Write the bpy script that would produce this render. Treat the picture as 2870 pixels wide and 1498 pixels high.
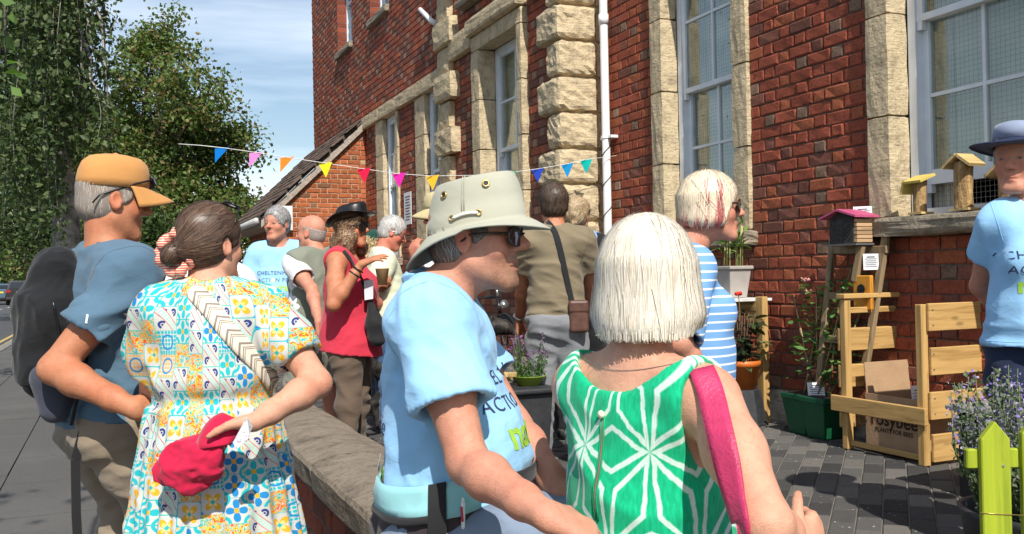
import bpy, bmesh, math, random
import numpy as np
from mathutils import Vector, Matrix
from mathutils.bvhtree import BVHTree

# ---------------------------------------------------------------- clear
for o in list(bpy.data.objects):
    bpy.data.objects.remove(o)
SC = bpy.context.scene
COL = SC.collection
RNG = np.random.default_rng(7)
random.seed(7)

# ---------------------------------------------------------------- camera
# world frame: +Y runs along the facade (away from the camera), +X points into the building, Z up
CAMZ = 1.03
FPX = 2650.0                      # focal length in pixels of the 2870 px wide photograph
YAW = math.radians(23.0)
PITCH = math.radians(0.55)
ROLL = 0.02
FWD = Vector((math.sin(YAW)*math.cos(PITCH), math.cos(YAW)*math.cos(PITCH), math.sin(PITCH)))
RGT0 = Vector((math.cos(YAW), -math.sin(YAW), 0))
UP0 = RGT0.cross(FWD)
RGT = RGT0*math.cos(ROLL) - UP0*math.sin(ROLL)
UPV = UP0*math.cos(ROLL) + RGT0*math.sin(ROLL)
CAMP = Vector((0, 0, CAMZ))
cam_d = bpy.data.cameras.new('camera')
cam = bpy.data.objects.new('camera', cam_d)
COL.objects.link(cam)
m = Matrix((RGT, UPV, -FWD)).transposed().to_4x4()
m.translation = CAMP
cam.matrix_world = m
cam_d.sensor_width = 36
cam_d.lens = 36*FPX/2870
cam_d.clip_end = 3000
cam_d.clip_start = 0.05
SC.camera = cam

def at(px, py, Z):
    """world point seen at pixel (px,py) of the 2870x1498 photograph, Z metres deep"""
    return CAMP + FWD*Z + RGT*((px-1435)/FPX*Z) - UPV*((py-749)/FPX*Z)

# ---------------------------------------------------------------- light
SUN_EL = math.radians(47)
SUN_AZ = math.radians(10)          # light travels along +Y, turned this much towards +X
w = bpy.data.worlds.new('World')
SC.world = w
w.use_nodes = True
wn = w.node_tree.nodes
wl = w.node_tree.links
wn.clear()
sky = wn.new('ShaderNodeTexSky')
sky.sky_type = 'NISHITA'
sky.sun_disc = False
sky.sun_elevation = SUN_EL
sky.sun_rotation = math.radians(180) + SUN_AZ
sky.altitude = 60
sky.air_density = 1.15
sky.dust_density = 0.6
sky.ozone_density = 1.6
bg = wn.new('ShaderNodeBackground')
bg.inputs['Strength'].default_value = 0.105
wo = wn.new('ShaderNodeOutputWorld')
# thin streaks of cirrus all over the sky
tc = wn.new('ShaderNodeTexCoord')
mp = wn.new('ShaderNodeMapping')
mp.inputs['Rotation'].default_value = (0.25, 0.1, 0.5)
mp.inputs['Scale'].default_value = (1.1, 3.2, 9.0)
nz = wn.new('ShaderNodeTexNoise')
nz.inputs['Scale'].default_value = 1.6
nz.inputs['Detail'].default_value = 5
nz.inputs['Roughness'].default_value = 0.55
cr = wn.new('ShaderNodeValToRGB')
cr.color_ramp.elements[0].position = 0.40
cr.color_ramp.elements[1].position = 0.74
cr.color_ramp.elements[1].color = (0.55, 0.55, 0.55, 1)
mx = wn.new('ShaderNodeMix')
mx.data_type = 'RGBA'
mx.inputs[7].default_value = (12.0, 12.8, 13.8, 1)
wl.new(tc.outputs['Generated'], mp.inputs['Vector'])
wl.new(mp.outputs[0], nz.inputs['Vector'])
wl.new(nz.outputs[0], cr.inputs[0])
wl.new(cr.outputs[0], mx.inputs[0])
wl.new(sky.outputs[0], mx.inputs[6])
wl.new(mx.outputs[2], bg.inputs['Color'])
wl.new(bg.outputs[0], wo.inputs['Surface'])
sd = bpy.data.lights.new('sun', 'SUN')
sd.energy = 4.9
sd.angle = math.radians(0.53)
sd.color = (1.0, 0.95, 0.86)
so = bpy.data.objects.new('sun', sd)
COL.objects.link(so)
LDIR = Vector((math.sin(SUN_AZ)*math.cos(SUN_EL), math.cos(SUN_AZ)*math.cos(SUN_EL), -math.sin(SUN_EL)))
so.rotation_euler = LDIR.to_track_quat('-Z', 'Y').to_euler()
so.location = (0, -10, 12)
SC.view_settings.view_transform = 'Standard'
SC.view_settings.look = 'None'
SC.view_settings.gamma = 1
SC.view_settings.exposure = 0.25
SC.render.engine = 'CYCLES'

# ---------------------------------------------------------------- helpers: objects
def lin(r, g, b):
    f = lambda c: (c/255/12.92) if c/255 <= 0.04045 else ((c/255+0.055)/1.055)**2.4
    return (f(r), f(g), f(b))

def tag(o, label=None, cat=None, group=None, kind=None):
    if label: o['label'] = label
    if cat: o['category'] = cat
    if group: o['group'] = group
    if kind: o['kind'] = kind
    return o

def empty(name, loc=(0, 0, 0), rz=0.0, label=None, cat=None, group=None):
    o = bpy.data.objects.new(name, None)
    o.location = loc
    o.rotation_euler = (0, 0, rz)
    o.empty_display_size = 0.05
    COL.objects.link(o)
    return tag(o, label, cat, group)

def root_loc(o):
    v = Vector((0, 0, 0))
    while o is not None:
        v = v + Vector(o.location)
        o = o.parent
    return v

def link(name, me, parent=None, world=True):
    o = bpy.data.objects.new(name, me)
    COL.objects.link(o)
    if parent is not None:
        o.parent = parent
        if world:                      # mesh is written in world coordinates, parents are only translated
            o.location = -root_loc(parent)
    return o

def np_mesh(name, V, F, mat=None, smooth=False, col=None, uv=None):
    """V (n,3) array, F list of equal-length faces as (m,k) array or list of arrays"""
    me = bpy.data.meshes.new(name)
    V = np.asarray(V, dtype=np.float32)
    if isinstance(F, np.ndarray):
        m_, k = F.shape
        loops = F.astype(np.int32).ravel()
        starts = (np.arange(m_)*k).astype(np.int32)
    else:
        lens = np.array([len(f) for f in F], dtype=np.int32)
        loops = np.array([i for f in F for i in f], dtype=np.int32)
        starts = np.concatenate([[0], np.cumsum(lens)[:-1]]).astype(np.int32) if len(lens) else np.zeros(0, np.int32)
        m_ = len(lens)
    me.vertices.add(len(V))
    me.vertices.foreach_set('co', V.ravel())
    me.loops.add(len(loops))
    me.loops.foreach_set('vertex_index', loops)
    me.polygons.add(m_)
    me.polygons.foreach_set('loop_start', starts)
    if col is not None:
        a = me.attributes.new('Col', 'FLOAT_COLOR', 'POINT')
        c = np.ones((len(V), 4), np.float32)
        c[:, :3] = col
        a.data.foreach_set('color', c.ravel())
    if uv is not None:
        a = me.attributes.new('uvc', 'FLOAT_VECTOR', 'POINT')
        c = np.zeros((len(V), 3), np.float32)
        c[:, :uv.shape[1]] = uv
        a.data.foreach_set('vector', c.ravel())
    me.update(calc_edges=True)
    me.polygons.foreach_set('use_smooth', np.full(m_, bool(smooth)))
    if mat is not None:
        me.materials.append(mat)
    return me

def rotm(rx=0, ry=0, rz=0):
    cx, sx, cy, sy, cz, sz = math.cos(rx), math.sin(rx), math.cos(ry), math.sin(ry), math.cos(rz), math.sin(rz)
    X = np.array([[1, 0, 0], [0, cx, -sx], [0, sx, cx]])
    Y = np.array([[cy, 0, sy], [0, 1, 0], [-sy, 0, cy]])
    Z = np.array([[cz, -sz, 0], [sz, cz, 0], [0, 0, 1]])
    return Z @ Y @ X

class MB:
    """collects simple shapes into one mesh"""
    def __init__(s):
        s.v = []; s.f = []; s.n = 0; s.c = []
    def add(s, V, F, col=None):
        V = np.asarray(V, float)
        s.v.append(V)
        s.f += [tuple(i+s.n for i in f) for f in F]
        s.n += len(V)
        s.c.append(np.tile(np.array(col if col is not None else (1, 1, 1), float), (len(V), 1)) if (col is None or np.ndim(col) == 1) else col)
        return s
    BF = [(0, 3, 2, 1), (4, 5, 6, 7), (0, 1, 5, 4), (1, 2, 6, 5), (2, 3, 7, 6), (3, 0, 4, 7)]
    def bx(s, lo, hi, col=None, R=None, c=None, taper=None):
        x0, y0, z0 = lo; x1, y1, z1 = hi
        V = np.array([[x0, y0, z0], [x1, y0, z0], [x1, y1, z0], [x0, y1, z0], [x0, y0, z1], [x1, y0, z1], [x1, y1, z1], [x0, y1, z1]], float)
        if taper is not None:
            mid = np.array([(x0+x1)/2, (y0+y1)/2])
            V[:4, :2] = mid + (V[:4, :2]-mid)*taper
        if R is not None:
            cc = np.array(c if c is not None else [(x0+x1)/2, (y0+y1)/2, (z0+z1)/2])
            V = (V-cc) @ np.asarray(R).T + cc
        return s.add(V, s.BF, col)
    def bar(s, a, b, wx, wz, up=(0, 0, 1), col=None):
        """rectangular bar from a to b; wx across, wz along 'up'"""
        a = np.array(a, float); b = np.array(b, float)
        d = b-a; L = np.linalg.norm(d); d /= L
        u = np.array(up, float); x = np.cross(d, u)
        if np.linalg.norm(x) < 1e-6: x = np.cross(d, [1, 0, 0.01])
        x /= np.linalg.norm(x); u = np.cross(x, d)
        V = []
        for p in (a, b):
            for sx, su in ((-1, -1), (1, -1), (1, 1), (-1, 1)):
                V.append(p + x*sx*wx/2 + u*su*wz/2)
        return s.add(V, [(0, 1, 2, 3), (7, 6, 5, 4), (0, 4, 5, 1), (1, 5, 6, 2), (2, 6, 7, 3), (3, 7, 4, 0)], col)
    def tube(s, pts, r, n=8, cap=True, col=None, flat=None):
        P = np.array([tuple(p) for p in pts], float); k = len(P)
        r = np.full(k, r, float) if np.isscalar(r) else np.array(r, float)
        T = np.gradient(P, axis=0); T /= np.linalg.norm(T, axis=1)[:, None]+1e-12
        u = np.cross(T[0], [0, 0, 1.0])
        if np.linalg.norm(u) < 1e-3: u = np.cross(T[0], [1.0, 0, 0])
        u /= np.linalg.norm(u)
        V = []
        an = np.arange(n)*2*math.pi/n
        for i in range(k):
            u = u - T[i]*np.dot(u, T[i]); u /= np.linalg.norm(u)+1e-12
            w_ = np.cross(T[i], u)
            fl = 1 if flat is None else flat
            V.append(P[i] + r[i]*(np.cos(an)[:, None]*u + fl*np.sin(an)[:, None]*w_))
        F = []
        for i in range(k-1):
            for j in range(n):
                a0 = i*n+j; a1 = i*n+(j+1) % n
                F.append((a0, a1, a1+n, a0+n))
        if cap:
            F.append(tuple(range(n-1, -1, -1))); F.append(tuple(range((k-1)*n, k*n)))
        return s.add(np.concatenate(V), F, col)
    def lathe(s, prof, c=(0, 0, 0), n=24, R=None, col=None, sq=None):
        """prof: list of (radius, z)"""
        an = np.arange(n)*2*math.pi/n
        V = []
        for r, z in prof:
            x = np.cos(an)*r; y = np.sin(an)*r
            V.append(np.stack([x, y, np.full(n, z)], 1))
        V = np.concatenate(V)
        if R is not None: V = V @ np.asarray(R).T
        V = V + np.array(c)
        F = []
        for i in range(len(prof)-1):
            for j in range(n):
                a0 = i*n+j; a1 = i*n+(j+1) % n
                F.append((a0, a1, a1+n, a0+n))
        if prof[0][0] > 1e-6: F.append(tuple(range(n-1, -1, -1)))
        if prof[-1][0] > 1e-6: F.append(tuple(range((len(prof)-1)*n, len(prof)*n)))
        return s.add(V, F, col)
    def prism(s, poly, o, ex, ey, ez, col=None):
        """polygon (list of 2d) in the plane o+ex,ey extruded by vector ez"""
        o = np.array(o, float); ex = np.array(ex, float); ey = np.array(ey, float); ez = np.array(ez, float)
        n = len(poly)
        A = [o+ex*p[0]+ey*p[1] for p in poly]
        V = A + [a+ez for a in A]
        F = [tuple(range(n-1, -1, -1)), tuple(range(n, 2*n))] + [(i, (i+1) % n, n+(i+1) % n, n+i) for i in range(n)]
        return s.add(V, F, col)
    def mesh(s, name, mat=None, smooth=False):
        return np_mesh(name, np.concatenate(s.v) if s.v else np.zeros((0, 3)), s.f, mat, smooth, col=np.concatenate(s.c) if s.c else None)
    def build(s, name, mat=None, parent=None, smooth=False, world=True):
        return link(name, s.mesh(name, mat, smooth), parent, world)

def bevel(o, wd=0.004, seg=2):
    md = o.modifiers.new('bevel', 'BEVEL'); md.width = wd; md.segments = seg; md.limit_method = 'ANGLE'
    return o

# ---------------------------------------------------------------- helpers: materials
class NT:
    """tiny expression layer over a material's node tree"""
    def __init__(s, name):
        s.mat = bpy.data.materials.new(name)
        s.mat.use_nodes = True
        s.t = s.mat.node_tree
        s.t.nodes.clear()
        s.out = s.t.nodes.new('ShaderNodeOutputMaterial')
    def node(s, ty, **kw):
        n = s.t.nodes.new(ty)
        for k, v in kw.items():
            setattr(n, k, v)
        return n
    def put(s, sock, v):
        if isinstance(v, bpy.types.NodeSocket): s.t.links.new(v, sock)
        elif v is not None:
            if isinstance(v, (tuple, list)):
                v = tuple(v)
                if len(sock.default_value) == 4 and len(v) == 3: v = v+(1,)
            sock.default_value = v
    def m(s, op, *a, clamp=False):
        n = s.node('ShaderNodeMath', operation=op); n.use_clamp = clamp
        for i, v in enumerate(a): s.put(n.inputs[i], v)
        return n.outputs[0]
    def add(s, a, b): return s.m('ADD', a, b)
    def sub(s, a, b): return s.m('SUBTRACT', a, b)
    def mul(s, a, b): return s.m('MULTIPLY', a, b)
    def lt(s, a, b): return s.m('LESS_THAN', a, b)
    def gt(s, a, b): return s.m('GREATER_THAN', a, b)
    def absv(s, a): return s.m('ABSOLUTE', a)
    def mn(s, a, b): return s.m('MINIMUM', a, b)
    def mxx(s, a, b): return s.m('MAXIMUM', a, b)
    def step(s, a, lo, hi):      # smooth 0..1 between lo and hi
        n = s.node('ShaderNodeMapRange'); n.interpolation_type = 'SMOOTHSTEP'
        s.put(n.inputs[0], a); s.put(n.inputs[1], lo); s.put(n.inputs[2], hi)
        return n.outputs[0]
    def mix(s, f, a, b, blend='MIX'):
        n = s.node('ShaderNodeMix', data_type='RGBA', blend_type=blend)
        s.put(n.inputs[0], f); s.put(n.inputs[6], a); s.put(n.inputs[7], b)
        return n.outputs[2]
    def coord(s, kind='Object'):
        return s.node('ShaderNodeTexCoord').outputs[kind]
    def pos(s): return s.node('ShaderNodeNewGeometry').outputs['Position']
    def mapv(s, v, scale=(1, 1, 1), rot=(0, 0, 0), loc=(0, 0, 0)):
        n = s.node('ShaderNodeMapping')
        s.put(n.inputs['Vector'], v); n.inputs['Scale'].default_value = scale
        n.inputs['Rotation'].default_value = rot; n.inputs['Location'].default_value = loc
        return n.outputs[0]
    def noise(s, v, scale=5, detail=3, rough=0.55, dist=0.0, out=0):
        n = s.node('ShaderNodeTexNoise')
        s.put(n.inputs['Vector'], v); s.put(n.inputs['Scale'], scale); n.inputs['Detail'].default_value = detail
        n.inputs['Roughness'].default_value = rough; n.inputs['Distortion'].default_value = dist
        return n.outputs[out]
    def voro(s, v, scale=5, feature='F1', out='Distance', rnd=1.0):
        n = s.node('ShaderNodeTexVoronoi'); n.feature = feature
        s.put(n.inputs['Vector'], v); n.inputs['Scale'].default_value = scale; n.inputs['Randomness'].default_value = rnd
        return n.outputs[out]
    def wave(s, v, scale=5, dist=0.0, detail=2, dscale=1.0, axis='X'):
        n = s.node('ShaderNodeTexWave'); n.bands_direction = axis
        s.put(n.inputs['Vector'], v); n.inputs['Scale'].default_value = scale; n.inputs['Distortion'].default_value = dist
        n.inputs['Detail'].default_value = detail; n.inputs['Detail Scale'].default_value = dscale
        return n.outputs['Fac'] if 'Fac' in n.outputs else n.outputs[1]
    def white(s, v):
        n = s.node('ShaderNodeTexWhiteNoise', noise_dimensions='3D'); s.put(n.inputs['Vector'], v)
        return n.outputs['Value']
    def sep(s, v):
        n = s.node('ShaderNodeSeparateXYZ'); s.put(n.inputs[0], v); return n.outputs[0], n.outputs[1], n.outputs[2]
    def comb(s, x, y, z=0.0):
        n = s.node('ShaderNodeCombineXYZ'); s.put(n.inputs[0], x); s.put(n.inputs[1], y); s.put(n.inputs[2], z); return n.outputs[0]
    def attr(s, name, out='Color'):
        n = s.node('ShaderNodeAttribute'); n.attribute_name = name; return n.outputs[out]
    def objrand(s): return s.node('ShaderNodeObjectInfo').outputs['Random']
    def ramp(s, f, stops):
        n = s.node('ShaderNodeValToRGB'); s.put(n.inputs[0], f)
        e = n.color_ramp.elements
        while len(e) < len(stops): e.new(0.5)
        for i, (p, c) in enumerate(stops):
            e[i].position = p; e[i].color = tuple(c)+(1,) if len(c) == 3 else c
        return n.outputs[0]
    def bump(s, h, strength=0.3, dist=0.01, normal=None):
        n = s.node('ShaderNodeBump'); n.inputs['Strength'].default_value = strength; n.inputs['Distance'].default_value = dist
        s.put(n.inputs['Height'], h)
        if normal is not None: s.put(n.inputs['Normal'], normal)
        return n.outputs[0]
    def done(s, base, rough=0.6, normal=None, spec=0.4, metal=0.0, **kw):
        b = s.node('ShaderNodeBsdfPrincipled')
        s.put(b.inputs['Base Color'], base); s.put(b.inputs['Roughness'], rough)
        b.inputs['Specular IOR Level'].default_value = spec
        s.put(b.inputs['Metallic'], metal)
        if normal is not None: s.put(b.inputs['Normal'], normal)
        for k, v in kw.items(): s.put(b.inputs[k.replace('_', ' ')], v)
        s.t.links.new(b.outputs[0], s.out.inputs['Surface'])
        return s.mat

def plain(name, c, rough=0.6, var=0.12, scale=18, bump=0.0, bscale=120, spec=0.4, metal=0.0, **kw):
    n = NT(name)
    v = n.coord('Object')
    k = n.noise(v, scale, 4)
    dark = tuple(x*(1-var*1.6) for x in c); light = tuple(min(1, x*(1+var)) for x in c)
    base = n.ramp(k, [(0.3, dark), (0.7, light)])
    nm = n.bump(n.noise(v, bscale, 3), 1.0, bump) if bump else None
    return n.done(base, rough, nm, spec, metal, **kw)

def cloth(name, c, fold=0.006, weave=900, var=0.06, rough=0.85):
    """plain woven fabric: faint mottling, fine weave"""
    n = NT(name)
    v = n.coord('Object')
    k = n.noise(v, 9, 3)
    base = n.ramp(k, [(0.3, tuple(x*(1-var) for x in c)), (0.7, tuple(min(1, x*(1+var)) for x in c))])
    h = n.noise(n.mapv(v, (14, 14, 30)), 1.0, 3, 0.5, 0.6)
    nm = n.bump(h, 0.55, fold)
    nm = n.bump(n.noise(v, weave, 1), 0.25, 0.0006, nm)
    return n.done(base, rough, nm, 0.2, Sheen_Weight=0.15)

def woodmat(name, c, dark=None, axis=0, rough=0.6, scale=1.0):
    n = NT(name)
    v = n.coord('Object')
    sc = [34*scale, 34*scale, 34*scale]; sc[axis] = 2.2*scale
    r = n.objrand()
    vv = n.node('ShaderNodeVectorMath', operation='ADD')
    n.put(vv.inputs[0], n.mapv(v, tuple(sc)))
    n.put(vv.inputs[1], n.comb(n.mul(r, 31.0), n.mul(r, 17.0), n.mul(r, 53.0)))
    k = n.noise(vv.outputs[0], 1.0, 5, 0.6, 0.8)
    d = dark or tuple(x*0.55 for x in c)
    base = n.ramp(k, [(0.32, d), (0.5, c), (0.75, tuple(min(1, x*1.2) for x in c))])
    kn = n.voro(n.mapv(v, tuple(3.5 if i == axis else 9 for i in range(3))), 1.0)
    base = n.mix(n.mul(n.step(kn, 0.15, 0.07), 0.6), base, tuple(x*0.3 for x in c))
    gr = n.noise(n.coord('Object'), 3.0, 3)
    base = n.mix(n.mul(n.step(gr, .5, .75), .3), base, n.mix(1.0, base, (.62, .6, .55), 'MULTIPLY'))
    return n.done(base, rough, n.bump(k, 0.5, 0.003), 0.3)

def colmat(name, rough=0.6, bump=0.0, bscale=200, spec=0.4, var=0.25, nscale=30):
    """base colour from the mesh's own Col attribute, slightly mottled"""
    n = NT(name)
    v = n.coord('Object')
    k = n.noise(v, nscale, 4)
    base = n.mix(1.0, n.attr('Col'), n.ramp(k, [(0.25, (1-var,)*3), (0.75, (1.0,)*3)]), 'MULTIPLY')
    nm = n.bump(n.noise(v, bscale, 4), 1.0, bump) if bump else None
    return n.done(base, rough, nm, spec)
# ================================================================ SETTING
SC.cycles.use_denoising = True
XR, XL, YQ = 4.26, 3.85, 7.77      # faces of the near wall, of the projecting block, and its quoined corner
YEND = YQ+11.5

def gz(x, y=0):
    """ground height"""
    if x > 0.95: return -0.035*(XL-min(x, XL))
    if x > -1.8: return -0.12
    return -0.22

# ---------------------------------------------------------------- materials
def brick_mat(name, mortar=False):
    n = NT(name)
    v = n.coord('Object')
    p = n.pos()
    k = n.noise(p, 55, 5, 0.65)
    k2 = n.noise(p, 14, 3)
    base = n.mix(1.0, n.attr('Col'), n.ramp(k, [(0.28, (0.55, 0.5, 0.48)), (0.5, (0.9, 0.88, 0.86)), (0.75, (1.2, 1.18, 1.15))]), 'MULTIPLY')
    base = n.mix(n.step(k2, 0.6, 0.8), base, n.mix(1.0, base, (0.5, 0.45, 0.42), 'MULTIPLY'))
    nm = n.bump(n.noise(p, 70, 5, 0.7), 1.0, 0.007)
    return n.done(base, 0.8, nm, 0.25)
M_BRICK = brick_mat('red_brick')
M_MORTAR = plain('old_mortar', (0.17, 0.135, 0.105), 0.9, 0.25, 30, 0.006, 150)
M_MORTARW = plain('cream_mortar', (0.55, 0.45, 0.32), 0.9, 0.15, 30, 0.004, 150)
def stone_mat(name, c, streak=True):
    n = NT(name)
    p = n.pos()
    k = n.noise(p, 9, 5, 0.6)
    k2 = n.noise(n.mapv(p, (40, 40, 7)) if streak else p, 1.0 if streak else 30, 4, 0.6)
    base = n.ramp(k, [(0.28, tuple(x*0.55 for x in c)), (0.48, c), (0.75, tuple(x*1.18 for x in c))])
    base = n.mix(n.mul(n.step(k2, 0.52, 0.75), 0.5), base, tuple(x*0.45 for x in c))
    pits = n.step(n.voro(p, 42), 0.16, 0.05)
    base = n.mix(n.mul(pits, 0.35), base, tuple(x*0.3 for x in c))
    h = n.sub(n.add(n.noise(p, 26, 6, 0.65), n.mul(n.noise(n.mapv(p, (8, 8, 60)), 1.0, 3), 0.35)), n.mul(pits, 0.35))
    return n.done(base, 0.88, n.bump(h, 1.0, 0.02), 0.2)
M_STONE = stone_mat('weathered_limestone', (0.56, 0.45, 0.29))
M_SILL = stone_mat('grey_limestone_sill', (0.30, 0.25, 0.185), False)
M_COPE = stone_mat('grey_brown_coping_stone', (0.235, 0.195, 0.15), False)
M_PLINTH = stone_mat('pale_plinth_stone', (0.42, 0.37, 0.29), False)
M_WHITE = plain('white_paint', (0.72, 0.76, 0.80), 0.35, 0.05, 8)
M_PIPE = plain('white_plastic_pipe', (0.83, 0.83, 0.84), 0.28, 0.03, 6)
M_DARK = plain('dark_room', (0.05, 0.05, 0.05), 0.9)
M_BLIND = plain('pale_blind_fabric', (0.74, 0.75, 0.68), 0.9, 0.06, 3)
M_CURT = plain('cream_curtain', (0.7, 0.65, 0.52), 0.9, 0.1, 3)
M_WIRE = plain('grey_wire', (0.28, 0.28, 0.26), 0.5, 0.1, 9, metal=0.5)
def glass_mat():
    n = NT('window_glass')
    t = n.node('ShaderNodeBsdfTransparent'); t.inputs[0].default_value = (0.86, 0.9, 0.88, 1)
    g = n.node('ShaderNodeBsdfGlossy'); g.inputs['Roughness'].default_value = 0.015
    g.inputs['Color'].default_value = (0.95, 0.97, 1, 1)
    fr = n.node('ShaderNodeLayerWeight'); fr.inputs['Blend'].default_value = .5
    n.put(fr.inputs['Normal'], n.bump(n.noise(n.pos(), 2.2, 2), 0.3, 0.02))
    f = n.m('ADD', n.mul(n.m('POWER', fr.outputs['Facing'], 3.2), .9), 0.06, clamp=True)
    mx_ = n.node('ShaderNodeMixShader')
    n.put(mx_.inputs[0], f); n.put(mx_.inputs[1], t.outputs[0]); n.put(mx_.inputs[2], g.outputs[0])
    n.t.links.new(mx_.outputs[0], n.out.inputs['Surface'])
    return n.mat
M_GLASS = glass_mat()
M_IRON = plain('black_iron', (0.018, 0.018, 0.02), 0.45, 0.2, 12)

# ---------------------------------------------------------------- bricks
def brick_geo(L, H, rng, rough=0.0035):
    us = np.array([-L/2, -L/2+0.012, 0.0 + rng.uniform(-0.02, 0.02), L/2-0.012, L/2]) if L > 0.15 else np.array([-L/2, -L/2+0.01, L/2-0.01, L/2])
    zs = np.array([-H/2, -H/2+0.009, H/2-0.009, H/2])
    nu, nzz = len(us), len(zs)
    V = []
    for z in zs:
        for u in us:
            edge = (abs(u) > L/2-1e-6) or (abs(z) > H/2-1e-6)
            o = rng.normal(0, rough*0.3) + (-0.0035-abs(rng.normal(0, 0.002)) if edge else rng.normal(0, rough*0.6))
            V.append((o, u+rng.normal(0, 0.0016), z+rng.normal(0, 0.0014)))
    F = []
    for j in range(nzz-1):
        for i in range(nu-1):
            a = j*nu+i
            F.append((a, a+nu, a+nu+1, a+1))
    ring = [i for i in range(nu)] + [j*nu+nu-1 for j in range(1, nzz)] + [(nzz-1)*nu+i for i in range(nu-2, -1, -1)] + [j*nu for j in range(nzz-2, 0, -1)]
    n0 = len(V)
    for r in ring:
        V.append((-0.03, V[r][1], V[r][2]))
    k = len(ring)
    for i in range(k):
        F.append((ring[i], ring[(i+1) % k], n0+(i+1) % k, n0+i))
    return np.array(V), np.array(F)

def brick_color(header, rng, pale=0.3):
    r = rng.random()
    if header and r < pale: c = np.array([0.37, 0.23, 0.16])*rng.uniform(0.6, 1.1)
    elif r < pale+0.10: c = np.array([0.22, 0.085, 0.06])*rng.uniform(0.75, 1.2)
    elif r < pale+0.28: c = np.array([0.39, 0.115, 0.055])*rng.uniform(0.85, 1.1)
    else: c = np.array([0.335, 0.085, 0.047])*rng.uniform(0.85, 1.15)
    return c

def lay_bricks(u0, u1, z0, z1, holes, seed, pale, course=0.083, orange=False):
    """Flemish bond; yields (u, z, L, H, header, full)"""
    rng = np.random.default_rng(seed)
    out = []
    ci = 0
    z = z0
    while z < z1-0.02:
        H = course-0.0085
        zc = z+course/2
        spans = [(u0, u1)]
        for (h0, h1, k0, k1) in holes:
            if zc > k0 and zc < k1:
                ns = []
                for a, b in spans:
                    if h1 <= a or h0 >= b: ns.append((a, b)); continue
                    if h0 > a: ns.append((a, h0))
                    if h1 < b: ns.append((h1, b))
                spans = ns
        off = -0.45 + (0.169 if ci % 2 else 0) + rng.uniform(-0.008, 0.008)
        u = u0+off
        k = 0
        while u < u1:
            header = k % 2 == 1
            L = (0.1025 if header else 0.215)
            a, b = u, u+L
            for sa, sb in spans:
                x0, x1 = max(a, sa+0.003), min(b, sb-0.003)
                if x1-x0 > 0.025:
                    full = (x1-x0) > L-0.002
                    out.append(((x0+x1)/2, zc, x1-x0, H, header, full))
            u += L+0.0085
            k += 1
        z += course
        ci += 1
    return out

def lite_brick(L, H, rng):
    a, b = L/2, H/2; c = [(-1, -1), (1, -1), (1, 1), (-1, 1)]
    V = [(rng.normal(0, .0015), x*(a-.006), z*(b-.006)) for x, z in c]+[(-.0045, x*a, z*b) for x, z in c]+[(-.03, x*a, z*b) for x, z in c]
    F = [(0, 3, 2, 1)]+[(k*4+i, k*4+(i+1) % 4, k*4+4+(i+1) % 4, k*4+4+i) for k in (0, 1) for i in range(4)]
    return np.array(V), np.array(F)
def join_bricks(items, mapf, seed, pale, tint=(1, 1, 1), lite=True):
    rng = np.random.default_rng(seed)
    lib = {}
    Vs, Fs, Cs, n = [], [], [], 0
    for (u, z, L, H, header, full) in items:
        V, F = lite_brick(L, H, rng) if lite else brick_geo(L, H, rng)
        W = mapf(V[:, 1]+u, V[:, 2]+z, V[:, 0])
        Vs.append(W); Fs.append(F+n); n += len(V)
        Cs.append(np.tile(brick_color(header, rng, pale)*np.array(tint), (len(V), 1)))
    return np.concatenate(Vs), np.concatenate(Fs), np.concatenate(Cs)

def wall_quads(mb, u0, u1, z0, z1, holes, mapf, o):
    us = sorted({u0, u1} | {min(max(h[i], u0), u1) for h in holes for i in (0, 1)})
    zs = sorted({z0, z1} | {min(max(h[i], z0), z1) for h in holes for i in (2, 3)})
    for a, b in zip(us[:-1], us[1:]):
        for c, d in zip(zs[:-1], zs[1:]):
            if any(h[0] <= (a+b)/2 <= h[1] and h[2] <= (c+d)/2 <= h[3] for h in holes): continue
            P = mapf(np.array([a, b, b, a]), np.array([c, c, d, d]), np.full(4, o))
            mb.add(P, [(0, 3, 2, 1)])

mapR = lambda u, z, o: np.stack([XR-o, u, z], 1)
mapL = lambda u, z, o: np.stack([XL-o, u, z], 1)

bld = empty('brick_building', (XL, YQ, 0), 0, 'tall red brick building with limestone quoins and white sash windows', 'building')

# ---- openings (y0,y1,z0,z1) and stone surrounds
WA = (5.76, 6.71, 1.33, 3.75); WB = (3.29, 4.24, 1.33, 3.75)
WC = (YQ+0.92, YQ+1.97, 1.33, 3.55)
WD = (YQ+3.40, YQ+4.10, 1.33, 3.45); WE = (YQ+5.46, YQ+6.16, 1.33, 3.45)
WF = (YQ+5.8, YQ+6.86, 5.1, 6.9); WG = (YQ+8.1, YQ+9.17, 5.1, 6.9)
WH = (YQ+1.05, YQ+2.35, 4.25, 6.0)
def grow(h, a, b, c, d): return (h[0]-a, h[1]+b, h[2]-c, h[3]+d)
holesR = [grow(WA, .18, .18, .12, .35), grow(WB, .18, .18, .12, .35)]
holesL = [grow(WC, .12, .24, .12, .37), grow(WD, .2, .42, .12, 0), grow(WE, .10, .42, .12, 0), WF, WG, grow(WH, .2, .2, .13, .2),
          (YQ-1, YQ+.24, 0, 8)]

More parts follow.
